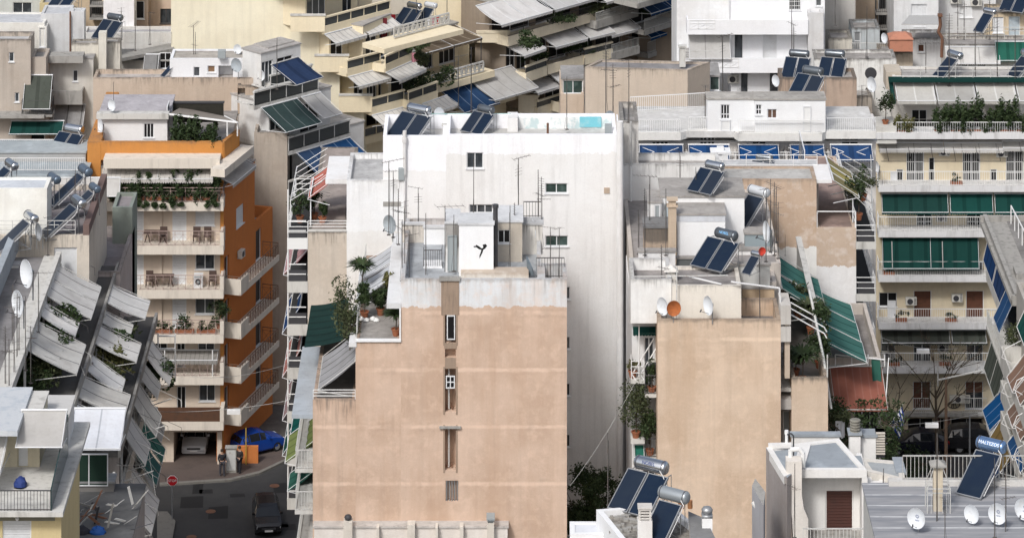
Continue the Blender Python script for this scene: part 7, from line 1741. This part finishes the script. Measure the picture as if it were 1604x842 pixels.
# ---- clutter blocks at the top right
Kb=Bld('apartment_building','jumble of pale rooftop sheds and service walls at the top right',(PX(1400,285),285,0))
cl=[(1292,1340,-60,282,(.50,.48,.45)),(1338,1402,-60,290,(.45,.36,.28)),(1400,1470,-60,284,(.70,.71,.72)),(1470,1560,-60,286,(.66,.67,.68)),(1550,1690,-60,288,(.6,.58,.55)),
 (1298,1335,60,277,(.62,.59,.52)),(1334,1378,44,279,(.48,.52,.54)),(1378,1430,82,275,(.52,.45,.36)),(1418,1476,60,279,(.72,.72,.72)),(1474,1560,66,281,(.60,.57,.52)),(1548,1690,20,281,(.60,.50,.36)),(1480,1690,70,273,(.60,.58,.54)),(1222,1342,122,262,(.44,.34,.27)),(1276,1404,92,270,(.72,.72,.70)),(1290,1366,150,268,(.52,.47,.41))]
for i,(u0,u1,v,Y_,col) in enumerate(cl):
    k=Kb.block(u0,u1,v,Y_,8 if i<5 else 2.5,.2,plaster(col,.85,PZ(v,Y_) if v>0 else None),roofm((.34,.32,.30),.7,180+i)); f=k.f
    if i==2: f.pw(1427,7,1452,26,n=3,gm=m_shut); f.pw(1430,42,1450,70,n=1,gm=m_shut,cut=False,name='door')
    if i==3: f.pw(1503,10,1523,28,n=2,gm=m_shut); f.ac(f.fr.x(1520),PZ(8,Y_)); f.ac(f.fr.x(1488),PZ(4,Y_))
    if i==1:
        for v_ in (-2,22,46): f.win(*f.Rp(1376,v_,1400,v_+18),n=1,gm=m_black); f.pb(1372,1402,v_+22,1.1,mat=m_conc,rm=m_drail)
    if i==11: f.win(*f.Rp(1502,98,1545,115),n=3,gm=m_glass); f.awn(f.fr.x(1480),f.fr.x(1565),PZ(74,Y_),.9,.9,m_pale,val=.1); f.awn(f.fr.x(1558),f.fr.x(1640),PZ(66,Y_),.7,1.1,m_green,val=.1,lab='bright green awning')
    if i==10: f.pw(1555,27,1572,52,n=1,gm=m_shut); f.pw(1580,26,1598,62,n=1,gm=rusty('pale_blue_door',(.45,.52,.56),(.3,.3,.3)),name='door')
    if i==8: f.win(*f.Rp(1438,70,1448,82),n=1,gm=m_brown)
    if i==6: f.win(*f.Rp(1338,50,1348,80),n=1,gm=m_steel,tr=.5)
    if i==13: 
        b=MB(); p=PT(1364,115,Y_-.03); b.lathe((0,0,0),[(.1,0)],3) if False else None
        b.tube(p,p+V((0,.06,0)),.42,16); Kb.part(b,'round_window',m_dark)
# corrugated lean-to, terracotta tank hut, rails
b=MB(); P4=[PT(1412,38,276.5),PT(1474,38,276.5),PT(1470,24,280),PT(1425,24,280)]; b.box8([q-V((0,0,.06)) for q in P4]+P4); Kb.part(b,'corrugated_roof',rusty('corrugated_grey',(.45,.45,.44),(.25,.2,.17),sc=5,stretch=(6,1,1)))
b=MB(); x0=PX(1394,274);x1=PX(1430,274); b.b(x0,x1,274,275.6,PZ(81,274),PZ(62,274)); b.box8([(x0-.05,273.9,PZ(62,274)),(x1+.05,273.9,PZ(62,274)),(x1+.05,275.7,PZ(62,274)),(x0-.05,275.7,PZ(62,274)),(x0+.4,274.6,PZ(55,274)),(x1-.4,274.6,PZ(55,274)),(x1-.4,275,PZ(55,274)),(x0+.4,275,PZ(55,274))]); Kb.part(b,'tank_hut',rusty('terracotta_sheet',(.45,.20,.13),(.3,.15,.1),sc=3))
rail_run(Kb,(PX(1334,277),277),(PX(1392,277),277),PZ(86,277),PZ(68,277),m_rail,'bars'); rail_run(Kb,(PX(1482,272),272),(PX(1604,272),272),PZ(62,272),PZ(43,272),m_rail,'tube')
rail_run(Kb,(PX(1415,266),266.3),(PX(1690,266),266.3),PZ(131,266),PZ(106,266),m_rail,'tube')
b=MB(); b.path([PT(1475,90,270),PT(1476,60,270),PT(1470,50,270),PT(1473,40,270),PT(1472,24,270)],.12,8); b.b(PX(1469,270),PX(1476,270),269.8,270.2,PZ(26,270),PZ(22,270)); Kb.part(b,'rusty_flue',m_rust)
for u,v0,v1 in ((1260,60,120),(1300,40,70)): pass
Kb.done(); zK=0
# distant blocks behind everything so no gap opens at the top
for i,(u0,u1,v,Y_,col) in enumerate(((-400,120,-140,330,(.5,.48,.44)),(120,700,-160,335,(.56,.52,.45)),(700,1000,-160,332,(.5,.45,.38)),(1000,1120,-120,330,(.55,.40,.31)),(1120,1500,-150,334,(.62,.6,.57)),(1500,2000,-140,331,(.55,.52,.48)))):
    z=Bld('apartment_building',['far grey block closing the view at the top left corner','far pale block behind the cream gable','far tan block behind the dark awning block','far salmon block seen beside the blue awning at the top','far whitish block behind the white one','far grey block behind the jumble of sheds'][i],(PX((u0+u1)/2,Y_),Y_,0)); k=z.block(u0,u1,v,Y_,12,.3,plaster(col,.6),None)
    for j in range(int((u1-u0)/70)):
        for v_ in (-30,25,80): k.f.pw(u0+20+j*70,v_,u0+42+j*70,v_+25,n=2)
    z.done()
# ================================================================ ground, streets
def sheet(name,x0,x1,y0,y1,z,mat):
    b=MB(); b.face([(x0,y0,z),(x1,y0,z),(x1,y1,z),(x0,y1,z)]); o=b.build(name,mat,None); o['kind']='structure'; return o
m_asph=rusty('asphalt',(.040,.040,.042),(.065,.064,.062),.9,sc=.25,lo=.35,hi=.7,amt=.8,spec=.25); m_pave=rusty('pavement',(.11,.085,.075),(.06,.05,.048),.9,sc=.6)
m_kerb=rusty('kerbstone',(.2,.19,.17),(.12,.11,.10),.9)
sheet('ground',-1500,1500,-500,3000,-.02,roofm((.16,.15,.14),.5,99))
sheet('street',-24,-9.5,150,256.5,.0,m_asph); sheet('cross_street',-24,70,247.5,262.6,.004,m_asph); sheet('street_beyond',14.5,29,150,247.4,.0,m_asph)
def kerb(name,pts,mat,z=.13):
    b=MB(); n=len(pts); T_=[(x,y,z) for x,y in pts]; b.face(T_)
    for i in range(n): a,c=pts[i],pts[(i+1)%n]; b.face([(*a,-.01),(*c,-.01),(*c,z),(*a,z)])
    o=b.build(name,mat,None); o['kind']='structure'; return o
g=lambda u,v:(lambda p:(p.x,p.y))(G(u,v,0.13))
kerb('pavement',[g(250,755),g(300,752),g(360,748),g(405,737),g(450,716),g(470,700),g(470,690),g(250,690)],m_pave)
kerb('pavement_edge',[g(250,758),g(300,755),g(361,751),g(407,740),g(453,718),g(450,716),g(405,737),g(360,748),g(300,752),g(250,755)],m_kerb,.134)
kerb('pavement_corner',[g(246,842),g(270,842),g(275,815),g(262,800),g(246,800)],m_kerb)
kerb('pavement_right',[(16,262.7),(50,262.7),(50,264),(16,264)],m_pave)
# ---- vehicles
pa=lambda n,c:simple(n,c,.25,0,.6)
def onst(u,v): return tuple(G(u,v,0.01))
car(tuple(V(onst(302,722))+V((0,2.6,0))),R(90),pa('white_paint',(.62,.63,.66)),'white hatchback parked nose out in the garage under the orange building',4.0)
p=G(402,706,0.13); car((p.x,p.y,.13),R(215),pa('blue_paint',(.006,.045,.26)),'bright blue hatchback parked beside the orange building',3.7,1.65,1.55)
car(onst(418,822),R(97),pa('black_paint',(.012,.012,.014)),'black car partly hidden behind awnings at the bottom of the left street',4.3,kind='suv')
car(onst(1436,706),R(0),pa('dark_blue_paint',(.008,.010,.018)),'dark car with a blue sheen parked left of the pillar in the right street',4.3)
car(onst(1530,703),R(180),pa('black_paint',(.012,.012,.014)),'black car with pale rims parked right of the pillar in the right street',4.2,kind='suv',Hh=1.6)
# ---- stop sign
p=G(270,812,0.13); e=empty('stop_sign',tuple(p),'red octagonal stop sign on a thin pole at the left street corner','sign'); 
b=MB(); b.tube(p,p+V((0,0,2.75)),.035,6); b.build('pole',m_steel,e)
c=p+V((0,-.05,2.5)); b=MB(); P_=[c+V((.36*math.cos(R(22.5+45*i)),0,.36*math.sin(R(22.5+45*i)))) for i in range(8)]
for r_,y_,m_,nm in ((.36,0,simple('sign_white',(.75,.75,.75)),'sign_plate'),(.33,-.012,simple('sign_red',(.42,.012,.02),.5),'sign_face')):
    b=MB(); Pf=[V((c.x+r_*math.cos(R(22.5+45*i)),c.y+y_-.012,c.z+r_*math.sin(R(22.5+45*i)))) for i in range(8)]; Pb=[q+V((0,.02,0)) for q in Pf]
    b.face(Pf); b.face(Pb[::-1]); 
    for i in range(8): b.face([Pf[i],Pf[(i+1)%8],Pb[(i+1)%8],Pb[i]][::-1])
    b.build(nm,m_,e)
me=textm('STOP',.22,.004)
for v in me.vertices: v.co=(c.x-p.x+v.co.x,c.y-p.y-.035+v.co.z,c.z-p.z+v.co.y)
letter_obj(me,simple('sign_white',(.75,.75,.75)),e)
# ---- kiosk, orange box, people, lamps
p=G(362,740,.13); e=empty('utility_cabinet',tuple(p),'pale metal utility cabinet on the pavement beside the two people','cabinet'); x,y=p.x,p.y
b=MB(); b.b(x-.35,x+.35,y,y+.4,.13,1.75); b.build('body',rusty('cabinet_paint',(.30,.29,.26),(.15,.12,.1)),e); b=MB(); b.b(x-.4,x+.4,y-.06,y+.45,1.75,1.83); b.build('top',m_conc,e); b=MB(); b.b(x-.3,x+.3,y-.015,y,.3,1.65); b.build('door',m_rail,e)
p=G(381,725,.13); e=empty('low_wall',tuple(p),'low orange wall with a yellow post on the pavement before the blue car','wall'); x,y=p.x,p.y
b=MB(); b.b(x-.7,x+1.0,y,y+.3,.13,1.25); b.build('wall',wOd,e); b=MB(); b.tube((x+.2,y-.2,.13),(x+.2,y-.2,2.6),.04,6); b.build('post',simple('yellow_post',(.4,.28,.05)),e)
p=G(357,740,.13); person((p.x-.35,p.y-.5,.13),R(20),'person in dark clothes standing at the kerb left of the utility cabinet')
p=G(372,737,.13); person((p.x+.15,p.y-.3,.13),R(-30),'person in a dark coat facing left, right of the utility cabinet',top=(.035,.03,.03),legs=(.02,.02,.025))
def lamp(u,v,h,arm,label,Z=0.13,Y=None):
    p=G(u,v,Z) if Y is None else V((PX(u,Y),Y,0)); e=empty('street_lamp',tuple(p),label,'street lamp','street lamps of the two streets')
    b=MB(); b.tube(p,p+V((0,0,h)),.07,6,r2=.05); b.build('pole',m_steel,e)
    b=MB(); b.tube(p+V((0,0,h)),p+V((arm,0,h+.12)),.035,5); b.build('arm',m_steel,e)
    b=MB(); q=p+V((arm,0,h+.1)); b.b(q.x-.35,q.x+.35,q.y-.13,q.y+.13,q.z-.08,q.z+.06); b.build('lamp_head',rusty('lamp_grey',(.5,.5,.48),(.3,.3,.3)),e); return e
lamp(1519,724,3.2,.9,'slim street lamp before the black car in the right street')
p=V((PX(1482,255),255,0)); e=empty('power_pole',tuple(p),'tall weathered pole with a cross arm in the right street','pole'); b=MB(); b.tube(p,p+V((0,0,6.9)),.13,7,r2=.09); b.build('mast',rusty('wooden_pole',(.20,.13,.09),(.1,.07,.05)),e); b=MB(); b.tube(p+V((-.5,0,6.7)),p+V((2.6,-.3,7.5)),.06,5); b.tube(p+V((-.55,0,6.3)),p+V((-.55,0,7.6)),.05,5); b.build('cross_arm',m_rail,e)
# hanging street lights on cables
def wire(a,c,sag,label,r=.012,n=14,light=None,lab2=None):
    a=V(a);c=V(c); e=empty('hanging_lamp' if light is not None else 'overhead_cable',tuple(a),label,'hanging lamp' if light is not None else 'cable')
    P_=[a.lerp(c,i/n)-V((0,0,sag*4*(i/n)*(1-i/n))) for i in range(n+1)]; b=MB(); b.path(P_,r,4); b.build('cable',m_rail,e)
    if light is not None:
        q=P_[int(n*light)]; b=MB(); b.b(q.x-.38,q.x+.38,q.y-.15,q.y+.15,q.z-.28,q.z-.06); b.tube(q,q-V((0,0,.1)),.03,5); b.build('lamp_head',simple('lamp_white',(.75,.75,.75)),e)
    return e
wire(PT(180,640,224),PT(560,600,215),0.7,'small white lamp hung on a cable over the left street',light=.5)
wire(PT(1296,664,206),PT(1600,628,240),.6,'white lamp hung on a cable over the right street',light=.5)
wire(PT(1380,528,210),PT(1500,545,255),.3,'round lamp on a cable before the cream building',light=.5)
wire(PT(893,760,199),PT(1012,565,202),.35,'pale slack cable running from the peach gable up to the white balconies',.008)
wire(PT(300,590,250),PT(450,570,215),.3,'thin dark cable across the left street high up',.012)
# ---- trees
tree('tree',(PX(924,209),209,PZ(865,209)),4.0,3.4,'dark rounded tree in the gap between the two blank gables',11000,.17,m_leaf,5,trunk=.12,lo=.35)
tree('street_tree',(PX(1385,240),240,0),7.5,4.5,'dark street tree with green leaves beside the orange-red awning',4200,.2,m_leaf,6)
tree('street_tree',(PX(1375,225),225,0),9.5,3.6,'dark leafy tree under the orange-red awning beside the flag',4200,.18,m_leaf,9)
tree('bare_tree',(PX(1468,258),258,0),9,6,'leafless street tree with fine twigs in front of the cream building',160,.14,m_leaf3,7,bare=True)
tree('bare_tree',(PX(1405,256),256,0),7.5,4.5,'leafless street tree just right of the flag',140,.14,m_leaf3,8,bare=True)
p=(PX(996,202.2),202.2,PZ(688,202)); plant('balcony_tree',p,'small round tree in a clay pot on the white balconies between the gables',h=2.6,w=1.7,n=900,leaf=.11,seed=51,mat=m_leaf2)
plant('potted_plant',(PX(1018,202),202.,PZ(714,202)),'dark leafy plant on the balcony right beside the small potted tree',h=2.2,w=1.4,n=520,leaf=.12,seed=52)
plant('potted_plant',(PX(1021,202),202.,PZ(616,202)),'narrow dark plant on the upper balcony between the two gables',h=1.3,w=.7,n=240,leaf=.1,seed=53)
plant('potted_plant',(PX(991,202.2),202.2,PZ(593,202)),'small pale plant at the left corner of the upper white balcony',h=.7,w=.7,n=140,leaf=.1,seed=54,mat=m_leaf3)
# plants of the upper terrace of the peach block
for i,(u,v,Y_,kd,h_,w_,mt) in enumerate(((620,526,200.8,'spiky',1.3,.9,m_leaf),(571,523,203.5,'bush',1.6,.8,m_leaf),(567,500,206.5,'spiky',2.6,1.0,m_leaf),(548,530,201.5,'bush',2.4,1.3,m_leaf2),(596,512,204,'bush',1.2,1.0,m_leaf),(538,540,203.5,'bush',3.0,1.4,m_leaf2),(612,515,204.5,'bush',1.8,.7,m_leaf3))):
    plant('potted_plant',(PX(u,Y_),Y_,zB if u>556 else zB-1.0),['agave in a clay pot at the right end of the peach block terrace','shrub in a large urn on the peach block terrace','tall palm-like plant under the white awning of the peach block terrace','olive shrub spilling over the left corner of the peach block terrace','dark shrub in the middle of the peach block terrace','tall olive shrub against the dark green awning','dry climber beside the white post of the peach block terrace'][i],kd,h_,w_,380,.13,mt,u>556,80+i)
for i,u in enumerate((566,574,584,590)): 
    p=(PX(u,203.2),203.2-.2*(i%2),zB); lump('stone',p,(.16,.14,.2),m_wrail,['white stone leftmost in the row on the peach block terrace','white stone second from the left in the terrace row','white stone third in the row on the terrace','white stone rightmost, nearest the agave on the terrace'][i],'stone',i)

tree('terrace_tree',(PX(1350,205.5),205.5,PZ(770,205.5)),4.6,4.2,'dense dark foliage in the shade right below the orange-red awning',5200,.2,m_leaf,11,lo=.3)
tree('terrace_tree',(PX(1312,205),205,PZ(775,205)),4.4,2.2,'dark leafy tree at the left foot of the orange-red awning',2600,.18,m_leaf2,12,lo=.3)
tree('street_tree',(PX(1412,246),246,0),5.5,4.5,'low dark street tree in front of the left dark car',3200,.2,m_leaf,13,lo=.3)
# manhole covers and worn marks on the asphalt
for i,(u,v) in enumerate(((330,800),(300,840),(430,760))):
    p=G(u,v,0.012); b=MB(); b.tube(p-V((0,0,.01)),p+V((0,0,.006)),.33,16); o=b.build('manhole_cover',m_rust,None,org=tuple(p)); tag(o,['round manhole cover in the middle of the left street','round manhole cover at the bottom edge of the left street','round manhole cover near the dark gable side of the left street'][i],'manhole cover','manhole covers in the left street')
b=MB()
r_=random.Random(4)
for i in range(9):
    p=G(r_.uniform(270,450),r_.uniform(765,840),.006); w_=r_.uniform(.4,1.6); h_=r_.uniform(.5,2.5); b.face([(p.x,p.y,.006),(p.x+w_,p.y+.1,.006),(p.x+w_*.9,p.y+h_,.006),(p.x-.1,p.y+h_*.9,.006)])
o=b.build('street_patches',simple('fresh_asphalt',(.018,.018,.019),.85),None); o['kind']='structure'
# ================================================================ heaters, dishes, antennas on the roofs
heater('mobel',tuple(G(1112,428,zH)+V((.3,.6,.1))),R(-27),1.0,'twin panel heater with grey lettered tank on the cream hut of the tan block')
p=G(1106,303,zh1+.1); heater('steel2',(p.x,p.y+.2,zh1+.12),R(-26),.85,'small twin panel heater with shiny tank on the upper white hut')
heater('white1',tuple(G(1172,372,z3)+V((0,1.,.3))),R(-32),1.0,'heater with a white wrapped tank banded black above the grey metal box')
heater('one',tuple(PT(1176,428,202.8)),R(-26),.55,'little heater with shiny tank beside the red lamp')
heater('wide',(PX(640,216),216.0,PZ(213,214)-.73),R(-24),.98,'large twin panel heater at the left end of the big white roof')
heater('dark2',(PX(748,217.1),217.1,PZ(211,214)-.78),R(-26),.78,'smaller twin panel heater behind the turquoise rail of the white roof')
heater('name2',tuple(PT(1247,122,263.5)),R(-6),.95,'dark tank heater, left of the pair on the brown rooftop wall')
heater('name2',tuple(PT(1303,122,263.8)),R(-6),.95,'dark tank heater, right of the pair on the brown rooftop wall')
q=heater('dark2',tuple(PT(1262,153,243)),R(-20),1.0,'twin panel heater without visible tank leaning on the white roof hut')
heater('dark2',tuple(PT(1192,281,224.5)),R(-8),.72,'low twin panel heater behind the white pipe rails above the beige wall')
heater('one',tuple(PT(1478,128,267)),R(-42),1.05,'blue tank heater on the roof edge above the penthouse hedge')
heater('one',tuple(PT(1595,127,267)),R(-40),1.05,'heater at the right edge on the roof above the penthouse')
heater('one',tuple(PT(1540,50,271)),R(-30),.8,'single panel heater with white hose among the top right sheds')
heater('dark2',tuple(PT(1590,18,281)),R(-20),1.0,'dark panels cut by the top edge at the upper right')
heater('dark2',tuple(PT(168,61,285)),R(-20),.95,'twin panel heater on the roof behind the tall cream chimney')
heater('steel2',tuple(PT(101,245,264)),R(-18),1.1,'twin panel heater with shiny tank on the terrace left of the orange building')
heater('dark2',tuple(PT(98,16,284)),R(-22),1.0,'dark panels at the top left picture edge')
heater('steel2',tuple(PT(638,40,292)),R(-24),.9,'twin tank heater beside laundry on the cream roof terrace')
heater('white1',tuple(PT(665,40,293)),R(-24),.8,'white tank heater beside laundry on the cream roof terrace')
heater('one',tuple(PT(262,120,274)),R(-40),.5,'tiny heater left of the white roof hut')
# dishes
dd=[('rust',1055,500,199.9,.82,5,'rust brown dish standing on the tan parapet'),('w',1113,500,199.9,1.0,-60,'white oval dish seen from the side on the tan parapet'),('w',1041,500,200.6,.95,-50,'white dish before the white stair block'),
('w',1205,388,204,1.15,-75,'narrow white dish beside the antenna cluster'),('red',1193,403,201.5,.45,20,'small round red reflector above the terrace recess'),
('g',613,372,206.5,1.0,-40,'grey mesh dish by the antenna cluster of the peach block'),('w',838,390,207,1.35,-70,'large dish seen edge on at the right of the peach roof'),
('w',847,-90,0,0,0,''),('w',411,130,272.5,.75,-40,'dish on the wall of the white roof hut'),('g',372,118,272.8,1.0,-30,'pale blue dish on the front of the white roof hut'),('w',177,178,260,.8,-40,'dish standing on the left of the orange building roof hut'),('w',160,212,259.5,.9,-60,'dish on the wall of the orange building roof hut'),
('w',155,300,257,.6,-30,'small white dish on the top balcony corner of the orange building'),('w',47,460,205,1.5,-55,'large white dish near the left edge beside many masts'),('w',33,505,203,1.4,-55,'second white dish below the large one near the left edge'),('w',64,383,218.5,1.0,-60,'dish on the edge of the mauve roof'),
('w',690,193,218.5,.75,-30,'small white dish behind the heater on the big white roof'),('g',958,200,218.7,.8,-40,'grey dish at the right end of the big white roof'),('w',1368,150,262,1.05,-55,'white dish left of the penthouse terrace'),('w',1376,275,262.5,.8,-70,'dish on the corner of the cream green block'),
('w',1387,72,274.5,.75,-55,'white dish by the terracotta tank hut'),('w',373,88,275.5,.7,-20,'small pale dish on the white roof hut top'),('w',1217,140,258,.8,-50,'dish left of the brown rooftop wall')]
for k_,u,v,Y_,s_,rz,lab in dd:
    if not s_: continue
    p=PT(u,v,Y_); dish(k_,(p.x,p.y,p.z-.25*s_),R(rz),s_,lab)
aa=[(0,609,368,206,1.1,3.6),(1,616,372,206.5,1.,3.6),(2,624,383,206,1.,3.),(4,630,440,201.8,.9,3.6),(1,641,448,201.6,.9,3.),(5,667,440,203,1,3.6),(3,697,436,203.5,1,3.9),(1,655,380,209,1.,3.),(5,742,335,210,1,3.),
(2,806,405,206,1,3.),(5,799,428,204,1,3.6),(1,812,350,210,1.2,3.),(2,843,380,207.5,1.1,3.6),(2,848,390,207,1,3.9),(1,862,436,201.6,.9,3.),(1,876,437,201.2,.9,3.),(5,711,425,203,1,3.),
(0,1018,400,209,1.2,3.6),(2,1010,400,206,1,3.6),(5,1043,400,206,1.,3.6),(1,1065,305,214,1,2.4),(5,1090,330,211,1,2.4),(2,1207,395,204,1,3.9),(2,1213,400,203.4,1,3.9),(4,1219,405,203,1,3.),(5,1190,500,201,1,3.6),(2,1036,490,202,1.,3.6),(5,1000,398,207,1,2.4),
(5,1230,400,219.8,.5,2.4),(1,30,570,203,1,3.6),(2,20,560,204,1,3.9),(2,27,575,202,1,3.9),(5,40,580,201,1,3.9),(2,8,640,198,1.1,3.9),(4,14,640,197,1.,3.6),
(0,303,92,275.5,1.,2.4),(2,306,92,275.5,.8,2.4),(5,434,140,268,1,3.6),(1,718,168,225,1.,3.),(5,738,180,222,1.1,3.6),(2,949,195,219,1.3,3.6),(2,960,190,219,1.1,3.),(1,985,192,219,1.2,3.),(5,888,203,217,1,3.),(5,916,190,219,1.2,3.),
(1,1132,150,250,1.3,3.),(5,1240,90,266,1.2,3.),(1,1243,92,266,1.,2.4),(5,1308,40,272,1.2,3.),(5,1358,90,270,1.2,3.),(5,1528,130,266.5,1.3,3.),(2,1487,135,266,1.4,3.6),(1,1562,132,266.4,1.4,3.6),(2,1500,60,273,1.,3.),(1,1510,62,273,1,3.),(2,1550,62,274,1,3.),
(2,1245,842,148,.8,3.6),(5,1384,842,148.5,.9,3.),(5,1468,845,140,1.,3.9),(5,1558,842,138,.8,3.6),(1,1480,848,136,.6,2.4),(2,1575,842,139,.8,3.),(5,940,540,150,0,0),
(5,212,80,283,1.,3.),(1,235,70,286,1.,2.4),(4,190,62,288,1,2.4),(5,178,190,262,.9,3.),(5,652,40,292,1,3.),(1,700,30,292,1,3.),(5,820,60,300,1,2.4),(1,1105,205,243,1.2,2.4),(2,118,330,224,1.,2.4),(1,75,400,214,.9,2.4)]
wh=['near the left edge','left of the cream gable','on the upper left roofs','around the white and peach roofs','on the central roofs','between the two gables','on the tan block roofs','on the right roofs','at the top right']
var=['with a long many-toothed boom','with a short boom','with stacked cross bars','with one wide long boom','with two short bars above a boom','bare, without cross bars']
aa+=[(0,22,590,199,1,3.6),(4,48,600,201,1,3.),(3,60,520,205,.9,3.6),(1,1200,410,203.6,1,3.9),(0,1216,380,205,1,3.),(3,1010,405,205.5,.8,2.4),(4,634,430,202.6,1,3.9),(3,1450,120,268,1.,2.4),(0,1590,128,266,1.2,3.),(4,1350,192,246,1,2.4),(0,1160,205,243,1,2.4),(3,540,60,289,.9,2.4)]
seen={}
for i,(va,u,v,Y_,s_,h_) in enumerate(aa):
    if not s_: continue
    p=PT(u,v,Y_)
    reg='at the left edge' if u<90 else 'on the orange or grey roofs' if u<330 and v<340 else 'at the upper left terraces' if u<500 else 'on the cream block' if v<100 and u<900 else 'on the big white roof' if v<210 and u<1000 else 'left part of the peach roof' if u<720 else 'right part of the peach roof' if u<900 else 'on the rubble roof' if u<1000 and v>500 else 'left of the tan block huts' if u<1060 and v<500 else 'before the roof hut row' if u<1260 and v<250 else 'above the tan block' if u<1260 and v<520 else 'at the white lower right hut' if u<1400 and v>600 else 'on the lower right terrace' if v>600 else 'among the top right sheds'
    key=(reg,va); seen[key]=seen.get(key,0)+1; od=['','second ','third ','fourth ','fifth '][seen[key]-1]
    hw='tall' if h_>3.3 else 'short' if h_<2.7 else 'slim'
    antenna(va,tuple(p),R((i*53)%360) if va!=3 else R(10),s_,f'{od}{hw} antenna {var[va]}, {reg}'.strip(),h_)
# laundry
mw=simple('white_linen',(.62,.62,.64),.9); mr=simple('red_cloth',(.35,.02,.03),.9); mb_=simple('black_cloth',(.02,.02,.025),.9); mp=simple('pink_cloth',(.45,.2,.24),.9)
for i,(u,v,Y_,w_,h_,m_,lab) in enumerate(((612,33,290,.7,1.0,mr,'red cloth hung left of the roof heaters on the cream block'),(671,38,292,.5,.8,mw,'white cloth hung right of the roof heaters on the cream block'),(680,34,292,.4,.7,mp,'pink cloth hung right of the roof heaters on the cream block'),(687,32,292,.35,.8,mr,'small red cloth furthest right on the cream roof line'),(598,44,288,.8,1.5,simple('maroon_cloth',(.12,.015,.02),.9),'maroon cloth hanging below the blue panels of the cream block'),(650,90,286,.5,.7,mp,'dull red cloth hung over a rail on the cream block'),(671,96,286,.3,.9,mb_,'black garment hung on the cream block terrace'),(1316,672,205,.5,.9,mw,'patterned white cloth hanging beneath the orange-red awning'),(1404,800,149.5,.2,.3,mb_,'small dark garment on a line right of the white hut'),(531,72,287,.5,.9,mr,'red garment hung above the cream balcony'))):
    textile('laundry',tuple(PT(u,v,Y_)+V((-w_/2,0,h_*.5))),w_,h_,m_,lab,seed=i)

# planting on the cream and dark blocks
for i,(u,v,Z_,h_,w_) in enumerate(((652,92,Z2,1.5,1.8),(664,108,Z2,1.2,1.2),(690,140,Z3,1.6,2.),(600,140,Z3,1.3,1.4),(905,92,ZM,1.4,2.4),(930,30,ZM+3,1.3,2.2),(880,45,ZM+3,1.3,2.),(1040,22,ZM+1.6,2.,3.),(655,152,Z3,1.4,2.2))):
    p=G(u,v,Z_); plant('terrace_plant',(p.x,p.y+.5,Z_),['green shrub at the left end of the cream block balustrade','small shrub below the balustrade on the cream block','shrubs by the lattice on the middle cream terrace','plant behind the glass panels of the cream balcony','shrubs behind the stepped parapet of the dark block','plants under the topmost pale awnings of the dark block','plant in the middle of the top dark block balcony','large bush in the cleft right of the dark block','shrub above the blue awning on the cream block'][i],'bush',h_,w_,420,.15,[m_leaf,m_leaf2][i%2],False,210+i)
# parked scooters and small things along the right street
for i,(u,v,rz) in enumerate(((1500,716,90),)):
    pass
def planter_box(loc,label,seed):
    e=empty('planter',loc,label,'planter','planters on the cream green block'); x,y,z=loc; b=MB(); b.b(x-.4,x+.4,y-.14,y+.14,z,z+.26); b.build('trough',m_terra,e); b=MB(); leaves(b,(x,y,z+.5),(.45,.2,.3),260,.13,seed); b.build('foliage',m_leaf,e)
for i,(u,k,lab) in enumerate(((1392,2,'planter at the left end of the balcony with the vertical green blinds'),(1412,3,'planter beside the white door on the balcony with brown shutters'),(1490,3,'planter between the two brown shutters of the cream block'),(1400,4,'planter at the left of the lowest long white balcony'),(1480,4,'planter in the middle of the lowest long white balcony'),(1498,0,'planter between barred windows on the top cream balcony'))):
    planter_box((PX(u,YE-1.1),YE-1.1,sl_E[k]),lab,300+i)
